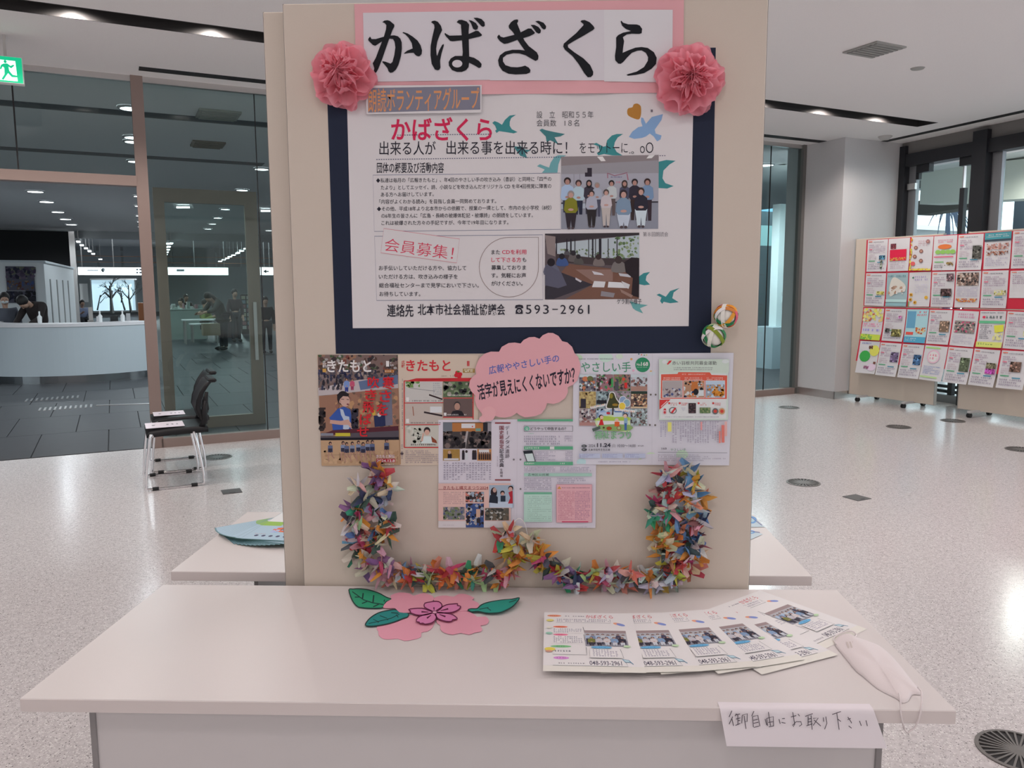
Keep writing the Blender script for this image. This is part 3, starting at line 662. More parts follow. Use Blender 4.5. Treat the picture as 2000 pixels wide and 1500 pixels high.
desk(321, 362, 622, 652, 'dark green filing cabinet left of the white office desk', mat('dark green cabinet', (.05, .075, .07), .6), solid=True, cat='cabinet')
desk(325, 405, 604, 640, 'long pale desk covered with green files farther back', mat('pale green desk', (.30, .38, .35), .7), n=24, solid=True)
desk(440, 470, 608, 650, 'low dark counter below the standing person', mat('dark maroon unit', (.06, .04, .045), .7), n=24, solid=True, cat='cabinet')
o = hall_box('cardboard_box', 396, 633, 431, 655, 18.6, .4, mat('brown cardboard', (.26, .22, .15), .8)); tag(o, 'brown cardboard box under the white office desk', 'box')
nn_ = onz(341.5, 652).dot(NX); o = hall_box('red_folder_stack', 343, 612, 361, 622, nn_+.1, .3, mat('dark red folders', (.20, .03, .05), .7)); tag(o, 'stack of dark red folders on the dark green cabinet', 'folder stack')
a_, b_ = onn(270, 592, 17.5), onn(300, 592, 17.5); o = boxo('wooden_cabinet', (a_.dot(UX), 17.5, 0), (b_.dot(UX), 18, a_.z), mat('orange brown wood', (.28, .10, .035), .5), fr=RF, org=RF(a_.dot(UX), 17.5, 0)); tag(o, 'orange brown wooden cabinet by the bronze mullion', 'cabinet')
rr = random.Random(9)
for k in range(22):       # files and papers on the far desks
    x = rr.uniform(326, 404); hgt = rr.uniform(4, 15)
    o = hall_box('file_box', x, 604-hgt, x+rr.uniform(3, 8), 604, 24.1, .2, mat('file %d' % (k % 5), [(.5, .55, .52), (.3, .4, .36), (.16, .22, .22), (.55, .5, .5), (.35, .2, .22)][k % 5], .7))
    tag(o, ('pale', 'green', 'dark teal', 'beige', 'dull red')[k % 5]+' file or folder standing among the green desks of the far office', 'file', 'files on the far green desks')
for k, (x, y, w_, h_, c_, nm, lab) in enumerate([(215, 617, 16, 12, (.02, .02, .022), 'computer_screen', 'black screen standing on the reception counter end'), (188, 618, 8, 12, (.75, .72, .74), 'desk_calendar', 'small white card stand on the counter left of the black screen'), (246, 612, 9, 18, (.5, .5, .52), 'document_rack', 'grey document rack on the counter right of the black screen'),
                          (172, 600, 10, 30, (.45, .42, .40), 'leaflet_holder', 'beige leaflet holder beside the slim steel post')]):
    g = empty(nm, onn(x+w_/2, y+h_, 14.2), label=lab, cat=nm.replace('_', ' ')); go = onn(x+w_/2, y+h_, 14.2)
    hall_box('panel', x, y, x+w_, y+h_*.85, 14.2, .03, mat(nm+' face', c_, .5), g, go); hall_box('foot', x-1, y+h_*.85, x+w_+1, y+h_+1.5, 14.15, .15, mat(nm+' foot', tuple(.7*q for q in c_), .5), g, go)
for x, y in ((78, 612), (240, 600), (196, 606)):
    c_ = onn(x, 630, 13.6); c_.z = ztop; g = MB().lathe([(0, 0), (.03, 0), (.035, .10), (.012, .13), (.012, .19), (0, .19)], c_, 12)
    o = obj('spray_bottle', g.d, mat('white bottle', (.8, .82, .83), .4), org=c_); tag(o, {78: 'white hand sanitiser bottle in front of the person leaning over the counter', 240: 'white bottle on the counter nearest the wooden box', 196: 'white bottle on the counter near the bright window'}[x], 'bottle')
# brochure racks
for x0, x1, y0, y1, lab in ((470, 490, 575, 652, 'tall dark brochure rack full of leaflets behind the inner door stile'),):
    n_ = onz(480, y1).dot(NX); a = onn(x0, y0, n_); b = onn(x1, y0, n_); base = RF(a.dot(UX), n_, 0); g = empty('brochure_rack', base, label=lab, cat='rack')
    boxo('rack_frame', (a.dot(UX), n_+.02, 0), (b.dot(UX), n_+.25, a.z), BLACK, g, fr=RF, org=base)
    for k in range(8):
        z_ = a.z*(.12+.108*k)
        for q in range(2):
            w_ = (b.dot(UX)-a.dot(UX))/2; boxo('leaflet', (a.dot(UX)+q*w_+.02, n_, z_), (a.dot(UX)+(q+1)*w_-.02, n_+.02, z_+a.z*.085), mat('leaf %d' % ((k+q) % 4), [(.4, .4, .38), (.25, .12, .13), (.2, .26, .3), (.35, .34, .25)][(k+q) % 4], .7), g, fr=RF, org=base)

# ------------------------------------------------------------------ exit sign
ez = onn(20, 135, 7.0); es_ = 0
eo = onn(23, 112, 5.9); eg = empty('exit_sign', eo, label='green and white lit emergency exit sign hanging from the ceiling', cat='sign')
ne = 5.9; e0, e1_, e2 = onn(-30, 104, ne), onn(43, 114, ne), onn(43, 163, ne)
eu0, eu1, ez1, ez0 = e0.dot(UX), e1_.dot(UX), e1_.z, e2.z
boxo('sign_case', (eu0, ne, ez0-.004), (eu1, ne+.08, ez1+.004), mat('white sign case', (.8, .8, .8), .5), eg, fr=RF, org=eo)
for x_ in (eu0+.05, eu1-.12): boxo('hanger', (x_, ne+.03, ez1), (x_+.02, ne+.05, HC), STEEL, eg, fr=RF, org=eo)
GE = mat('lit green sign face', (.0, .35, .16), emit=(0, .42, .20), es=1.0); WE = mat('lit white sign face', (1, 1, 1), emit=(.82, 1, .93), es=1.35)
boxo('lit_face', (eu0+.004, ne-.004, ez0), (eu1-.004, ne, ez1), GE, eg, fr=RF, org=eo)
W_, H_ = eu1-eu0, ez1-ez0
def ep(x, y, h): return RF(eu1+(x-43)/73*W_, ne-.004-h, ez0+(163-y)/49*H_)
e3 = Pr(ep, 2); e3.poly([(-4, 121), (29, 121), (31, 160), (-4, 160)], (255, 255, 255)); obj('white_door', (e3.v, e3.f), WE, eg, eo)
e4 = Pr(ep, 8); e4.ell(9, 124, 3.1, 3.1, (0, 0, 0))
e4.poly([(5, 128), (13, 127), (19, 131), (25, 128), (27, 130), (20, 136), (15, 133), (16, 141), (22, 148), (33, 149), (34, 152), (20, 153), (13, 146), (10, 150), (3, 160), (-1, 158), (6, 148), (6, 136), (3, 134), (0, 140), (-3, 139), (0, 131)], (0, 0, 0)); obj('running_figure', (e4.v, e4.f), GE, eg, eo)

# ------------------------------------------------------------------ behind the right glass pane
o = hall_box('steel_column', 1524, 398, 1541, 705, 9.6, .18, mat('bright steel column', (.80, .92, .93), .4)); tag(o, 'bright steel column standing inside the right glass pane', 'column');  # daylight reflected on the steel is put into this pale non-metal colour
hc = onn(1533, 640, 9.6)
for nm, x0, y0, x1, y1, n_, d_, m_, lab in [
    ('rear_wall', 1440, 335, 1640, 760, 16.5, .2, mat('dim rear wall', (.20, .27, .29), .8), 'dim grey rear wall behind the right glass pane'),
    ('pale_wall', 1556, 270, 1620, 764, 7.9, .02, mat('pale green-grey wall', (.40, .43, .41), .8), 'pale wall end filling the right side of the right glass pane'),
    ('high_window', 1478, 398, 1547, 415, 15.8, .1, mat('bright blue window', (.3, .6, .8), emit=(.20, .55, .78), es=1.0), 'bright blue high window band behind the steel column'),
    ('ceiling_beam', 1478, 343, 1548, 367, 14.5, .5, mat('grey beam', (.40, .43, .43), .8), 'grey ceiling beam above the blue window band'),
    ('display_case', 1545, 505, 1557, 700, 11.5, .4, mat('teal lit case', (.20, .42, .46), .3), 'teal tinted display case right of the steel column'),
    ('tree_window', 1485, 440, 1510, 480, 15.9, .1, mat('tree window', (.2, .4, .4), emit=(.35, .62, .66), es=.9), 'small bright window with trees left of the steel column'),
    ('white_desk', 1510, 640, 1541, 765-25, 9.4, .6, mat('blue white desk', (.42, .52, .57), .4), 'pale blue reception desk behind the right glass pane')]:
    o = hall_box(nm, x0, y0, x1, y1, n_, d_, m_); tag(o, lab, nm.replace('_', ' '))
    if nm == 'white_desk': o.data.transform(Matrix.Translation((0, 0, 0)))
dcam = onz(1528, 307, HC); g = MB().ell(onn(1530, 310, 8.2), (.07, .07, .06), 12, 8); cc_ = onn(1530, 307, 8.2)
o = obj('dome_camera', g.d, BLACK, org=cc_, smooth=True); tag(o, 'small black dome camera high behind the right glass pane', 'camera'); boxo('mount', (-.05, -.05, 0), (.05, .05, HC-cc_.z), STEEL, o)
for x_, y_ in ((1548, 611), (1522, 611)):
    pass
for k, (x0, y0, x1, y1) in enumerate([(1527, 570, 1537, 578), (1527, 590, 1538, 604)]):
    o = hall_box('white_notice', x0, y0, x1, y1, 9.35, .01, WP); tag(o, ('upper' if k == 0 else 'lower')+' small white notice on the glass left of the pale wall', 'notice')

# ------------------------------------------------------------------ dark framed glass entrance (right wall)
def onRW(px, py, off=0.0):
    d = ray(px, py); p = R0+RN*off; t = (p-CAMP).dot(RN)/d.dot(RN); q = CAMP+d*t; return (q-R0).dot(RD), q.z
en = empty('door_2', R0, kind='structure')
def eb(nm, a, b, m, par=None, bev=0): return boxo(nm, a, b, m, par or en, fr=RW, org=R0, bev=bev)
HH = onRW(1766, 312)[1]; xm0, xm1 = onRW(1904, 300)[0], onRW(1926, 300)[0]; xp = onRW(1766, 400)[0]
eb('lintel', (-.1, -.22, HC-.16), (9, -.02, HC), mat('grey lintel', (.20, .19, .185), .6))
eb('head_frame', (0, -.16, HC-.32), (9, .02, HC-.16), DARKM)
eb('frame_post', (-.12, -.18, 0), (xp, .03, HC-.05), DARKM)
eb('frame_post', (xm0, -.18, 0), (xm1+.04, .05, HC-.05), DARKM)
for k in (1, 2, 3): eb('frame_post', (xm0+1.45*k, -.18, 0), (xm1+.05+1.45*k, .05, HC-.05), DARKM)
GREYM = mat('grey door edge', (.28, .29, .31), .3, .4)
xg = onRW(1780, 400)[0]; xg2 = onRW(1790, 400)[0]; xdd = onRW(1872, 400)[0]
eb('jamb_liner', (xp, -.12, 0), (xg, -.06, HC-.32), GREYM)
eb('glass_pane', (xg, -.075, .05), (xdd-.03, -.06, HC-.36), CGLASS); eb('glass_pane', (xdd+.03, -.075, .05), (xm0, -.06, HC-.36), CGLASS)
eb('glass_pane', (xm1+.2, -.075, .05), (xm0+1.4, -.06, HC-.36), CGLASS)
eb('jamb_liner', (xm1+.04, -.12, 0), (xm1+.17, -.06, HC-.32), GREYM)
z6 = onRW(1880, 366)[1]
eb('door_stile', (xdd-.03, -.10, 0), (xdd+.035, -.04, z6), DARKM); eb('glass_edge', (xdd-.008, -.09, z6), (xdd+.008, -.05, HC-.34), STEEL)
for x_ in (xg+.02, xdd-.05, xm1+.5): eb('top_pivot', (x_, -.11, HC-.42), (x_+.2, -.03, HC-.32), DARKM)
eb('door_stile', (xg, -.10, onRW(1785, 350)[1]), (xg+.05, -.05, HC-.34), DARKM); eb('hinge', (xp+.02, -.05, onRW(1780, 370)[1]), (xg+.03, -.01, onRW(1780, 358)[1]), STEEL)
eb('bottom_rail', (0, -.12, 0), (9, -.03, .10), mat('sill steel', (.25, .26, .28), .4, .5)); 
for k in range(3): eb('skirting_band', (0, -.30-.12*k, .02+.05*k), (6, -.26-.12*k, .06+.05*k), DARKM)
# outside: canopy, beams, paving
struct('floor', (12, -8, -.14), (40, GN, -.02), mat('outdoor paving', (.45, .45, .45), .8))
q0, q1 = RF(9.3, 7.15), RF(9.3+38*math.cos(.74), 7.15+38*math.sin(.74)); LW(q0, q1, 0, 1, 0, .2, 0, 4, 'wall_light_block', mat('outer grey wall', (.30, .36, .38), .8), kind='structure')  # diagonal wall added to keep open-sky light out of the hall
def outbox(nm, lab, px0, py0, px1, py1, off, dep, m, slope=0, cat='beam'):
    a = onRW(px0, py0, -off); b = onRW(px1, py1, -off); o = MB()
    v = []
    for x, z0, z1 in ((a[0], b[1], a[1]), (b[0], b[1]-slope, a[1]-slope)):
        v += [RW(x, -off, z0), RW(x, -off, z1), RW(x, -off-dep, z1), RW(x, -off-dep, z0)]
    o.add(v, [(0, 1, 2, 3)[::-1], (4, 5, 6, 7), (0, 4, 5, 1), (1, 5, 6, 2), (2, 6, 7, 3), (3, 7, 4, 0)])
    r_ = obj(nm, o.d, m, org=RW((a[0]+b[0])/2, -off, b[1])); return tag(r_, lab, cat)
CREAM = mat('cream canopy fascia', (.90, .90, .82), .7)
for x_ in (.8,): spot(RW(x_, -2.0, HC-.05), 110, (1, .98, .92), 165, .06)  # spot without a lamp body, added outside to brighten the cream beam
outbox('canopy_beam', 'large cream canopy beam outside the entrance glass', 1800, 331, 2060, 368, 2.6, .5, CREAM, .12)
outbox('canopy_beam', 'brown grey beam below the cream canopy beam', 1790, 393, 1898, 409, 4.2, .4, mat('brown grey beam', (.13, .11, .10), .8), -.05)
outbox('outer_column', 'dark blue grey column outside at the right edge of the photo', 1982, 384, 2090, 640, 3.6, .4, mat('blue grey column', (.16, .19, .24), .7), 0, 'column')
outbox('vestibule_beam', 'grey beam under the entrance ceiling behind the first door', 1798, 300, 2060, 331, 3.4, .3, mat('grey soffit beam', (.25, .25, .24), .8), -.02)
wl = MB(); rr = random.Random(3)
for k in range(26):
    x0_, y0_ = rr.uniform(1846, 1862), rr.uniform(398, 408); ex = rr.uniform(8, 34)*rr.choice((-1, 1, 1)); ey_ = rr.uniform(20, 62)
    P_ = []
    for t in range(6):
        q = t/5; X, Y = x0_+ex*q, y0_-4*math.sin(q*3.1)+ey_*q*q; s_, z_ = onRW(X, Y, -6.5); P_.append(RW(s_, -6.5, z_))
    wl.tube(P_, [.022, .02, .017, .014, .01, .006], 5)
s_, z_ = onRW(1852, 404, -6.5); wl.tube([RW(s_, -6.6, -.02), RW(s_+.05, -6.55, 1.2), RW(s_, -6.5, z_)], [.12, .09, .04], 8)
o = obj('willow_tree', wl.d, mat('tree twigs', (.10, .13, .20), .9), org=RW(s_, -6.6, 0)); tag(o, 'bare willow tree with drooping twigs outside the entrance doors', 'tree')
dm = onz(1729, 266, HC); o = obj('smoke_detector', MB().lathe([(0, -.05), (.05, -.045), (.085, -.01), (.085, .01)], dm, 16).d, mat('pale plastic', (.5, .48, .47), .5), org=dm, smooth=True); tag(o, 'small pale round detector on the ceiling near the pillar', 'detector')

# ------------------------------------------------------------------ ceiling air conditioning vent and spot
g = empty('ceiling_vent', RF(5.01, 3.345, HC), label='grey square ceiling vent on the right', cat='air vent'); go = RF(5.01, 3.345, HC)
boxo('vent_frame', (4.84, 3.18, HC-.012), (5.18, 3.51, HC+.0), mat('grey vent frame', (.36, .36, .34), .6), g, fr=RF, org=go)
for k in range(7): boxo('louvre', (4.86, 3.20+k*.043, HC-.02), (5.16, 3.225+k*.043, HC-.012), mat('grey vent louvre', (.30, .30, .285), .6), g, fr=RF, org=go)
c_ = RF(5.835, 3.57, HC); o = obj('sprinkler_plate', MB().lathe([(0, -.012), (.05, -.01), (.06, 0)], c_, 16).d, mat('grey vent frame', (1, 1, 1)), org=c_); tag(o, 'tiny round grey plate on the ceiling right of the square vent', 'ceiling plate')
# floor vents
for x, y, lab in ((1569, 943, 'round metal floor vent nearest the right edge of the display board'), (1990, 1468, 'large round slotted floor vent cut by the lower right corner'), (425, 893, 'round floor vent behind the two chairs'), (1755, 834, 'round floor vent in front of the flyer board'),
                  (1541, 796, 'small round floor vent nearest the right glass pane'), (1993, 878, 'round floor vent cut by the right edge'), (1861, 822, 'round floor vent between the flyer board castors')):
    c_ = onz(x, y, 0); g = empty('floor_vent', c_, .7, label=lab, cat='floor vent'); R_ = .125
    obj('rim', MB().lathe([(R_-.012, .0), (R_-.012, .005), (R_, .004), (R_, .0)], (0, 0, 0), 32).d, VENTM, g); obj('back_plate', MB().lathe([(0, .001), (R_-.01, .001)], (0, 0, 0), 32).d, BLACK, g)
    if y > 1400: 
        fm = MB()
        for k in range(28):
            a = k*2*math.pi/28; ca, sa = math.cos(a), math.sin(a)
            obj('fin', MB().box((.03, -.0032, .001), (R_-.012, .0032, .005), lambda X, Y, Z, ca=ca, sa=sa: V((X*ca-Y*sa, X*sa+Y*ca, Z))).d, VENTM, g)
    else:
        fm = MB()
        for k in range(24):
            a = k*2*math.pi/24; ca, sa = math.cos(a), math.sin(a); fm.box((.03, -.005, .001), (R_-.012, .005, .005), lambda X, Y, Z, ca=ca, sa=sa: V((X*ca-Y*sa, X*sa+Y*ca, Z)))
        obj('fins', fm.d, VENTM, g, kind='stuff')
    obj('hub', MB().lathe([(0, .006), (.03, .005), (.032, .001)], (0, 0, 0), 16).d, VENTM, g)
for u_, n_, lab in ((.12, 4.755, 'small dark square floor plate near the chairs'), (4.06, 2.515, 'small dark square floor plate right of the display board')):
    g = empty('floor_plate', RF(u_, n_, 0), TH, label=lab, cat='floor plate'); PM = mat('dark floor plate', (.10, .095, .095), .5)
    obj('cover', MB().box((-.068, -.068, 0), (.068, .068, .004), bev=.001).d, PM, g); obj('finger_slot', MB().box((-.02, -.055, .004), (.02, -.045, .0045)).d, BLACK, g)

# ------------------------------------------------------------------ flyer boards on castors
EO = V((4.44, 9.04, 0)); ED = V((.5, -.866, 0)).normalized(); EN = V((-ED.y, ED.x, 0))
if EN.dot(V((-1, -1, 0))) < 0: EN = -EN
def EP(s, w_, z): return EO+ED*s+EN*w_+ZX*z
TAN = mat('tan board fabric', (.70, .62, .53), .9, noise_amt=.03, nscale=300)
for k, (s0, s1, lab) in enumerate([(-.27, .94, 'beige flyer board on castors nearest the pillar'), (1.24, 2.46, 'second beige flyer board on castors at the right edge')]):
    b_ = EP((s0+s1)/2, 0, 0); g = empty('display_board', b_, label=lab, cat='display board')
    boxo('panel', (s0, -.02, .06), (s1, .02, 2.10), TAN, g, fr=EP, org=b_, bev=.004)
    for q, s_ in enumerate((s0+.27, s0+.93) if k == 0 else (s0+.25, s0+.95)):
        foot_ = boxo('foot', (s_-.02, -.20, .05), (s_+.02, .20, .075), mat('white steel foot', (.6, .6, .6), .4), g, fr=EP, org=b_)
        for w_ in (-.19, .19):
            cm = MB(); cpt = EP(s_, w_, .027); ax = ED
            for off in (-.012, .012):
                cm.tube([cpt+ax*(off-.008), cpt+ax*(off+.008)], .027, 14)
            cm.tube([cpt, cpt+V((0, 0, .03))], .008, 6); obj('castor', cm.d, BLACK, foot_, org=b_)
    for s_ in (s0, s1): boxo('edge_trim', (s_-.004, -.024, .055), (s_+.004, .024, 2.105), mat('edge trim', (.45, .42, .38), .4), g, fr=EP, org=b_)
RED = mat('red backing paper', O(205, 40, 62), .6)
SX = [-.095, .213, .521, .822, 1.122, 1.430, 1.735, 2.04]
def bulge(z, grp): return .024+(0 if grp == 0 else .13*max(0, (1.22-z)/.85)**1.5)
for grp, (z0, z1, s1) in enumerate([(1.235, 2.083, 2.04), (.365, 1.222, 2.04)]):
    lab = ('upper', 'lower')[grp]+' sheet of red backing paper spanning the two flyer boards'; ob_ = EP(.9, .02, z0); mb = MB(); nz_ = 8; v = []
    zz = z0 if grp == 0 else .52
    for i in range(nz_+1):
        z = z1-(z1-zz)*i/nz_
        for s_ in (SX[0]-.015, s1+.01): v += [EP(s_-(0 if grp == 0 else .0), bulge(z, grp), z)]
    mb.add(v, [(2*i, 2*i+1, 2*i+3, 2*i+2) for i in range(nz_)]); o = obj('red_backing_sheet', mb.d, RED, org=ob_); tag(o, lab, 'backing paper')
ink = (95, 85, 100)
FL = [[('white text flyer with a small blue photo, top left of the flyer board', 'pic', [(62, 70, 92, 88, (90, 130, 160)), (70, 92, 80, 128, (110, 110, 100))]), ('flyer with a large red and pink block in the top row', 'block', None), ('yellow edged flyer with small round photos in the top row', 'rounds', None),
       ('flyer with orange and green bubbles in the top row', 'bubbles', None), ('text flyer with a tall dark photo, fifth in the top row', 'pic', [(62, 45, 96, 98, (90, 85, 80))]), ('flyer with teal header and crowd photo in the top row', 'teal', None), ('text flyer cut by the photo edge in the top row', 'pic', [(60, 95, 90, 110, (160, 190, 190))])],
      [('text flyer with a yellow patch, first in the second row', 'pic', [(60, 78, 98, 92, (220, 200, 110))]), ('grey blue flyer with pale hand photo in the second row', 'hand', None), ('pale flyer with sunflowers at its foot in the second row', 'flowers', None), ('text flyer with two dark photos in the second row', 'pic', [(66, 8, 96, 38, (120, 95, 100)), (44, 68, 90, 98, (80, 60, 60))]),
       ('flyer with wide group photo on top and food strip below, second row', 'group', None), ('text flyer with yellow patch, sixth in the second row', 'pic', [(52, 74, 96, 92, (215, 200, 130))]), ('short white text sheet with red strip below it', 'short', None)],
      [('yellow and green floral flyer, first in the third row', 'floral', None), ('text flyer with three small photos in the third row', 'pic', [(12, 86, 34, 104, (110, 100, 100)), (44, 88, 90, 120, (120, 110, 70)), (70, 30, 84, 42, (225, 90, 130))]), ('light blue flyer with orange photo in the third row', 'blue', None), ('text flyer with small brown photo right, fourth in the third row', 'pic', [(52, 45, 94, 90, (130, 105, 90))]),
       ('flyer with wide photo of people in the third row', 'wide', None), ('flyer with green header and yellow patch in the third row', 'greenhead', None), ('text flyer cut by the photo edge in the third row', 'pic', [(70, 70, 96, 90, (220, 210, 110))])],
      [('flyer with big green circle and yellow blob, bottom left corner', 'circle', None), ('bottom row flyer with a purple grey photo, second from left', 'pic', [(60, 38, 96, 80, (120, 100, 130))]), ('bottom row flyer with a blue and brown photo, third from left', 'pic', [(62, 42, 96, 84, (70, 95, 130))]), ('bottom row flyer with a round pink emblem and blue text', 'emblem', None),
       ('bottom row flyer with a tall dark green photo', 'pic', [(58, 38, 96, 92, (95, 100, 80))]), ('bottom row flyer with a grey and magenta photo', 'pic', [(58, 50, 96, 72, (120, 110, 90)), (58, 72, 96, 92, (190, 80, 160))]), ('bottom row flyer with a brown photo, cut by the photo edge', 'pic', [(40, 40, 80, 78, (120, 90, 80))])]]
PAL = [(120, 95, 80), (200, 170, 150), (90, 80, 90), (230, 220, 210), (170, 110, 90), (70, 70, 70)]
ROWZ = [(2.075, 1.672), (1.655, 1.240), (1.205, .800), (.782, .372)]
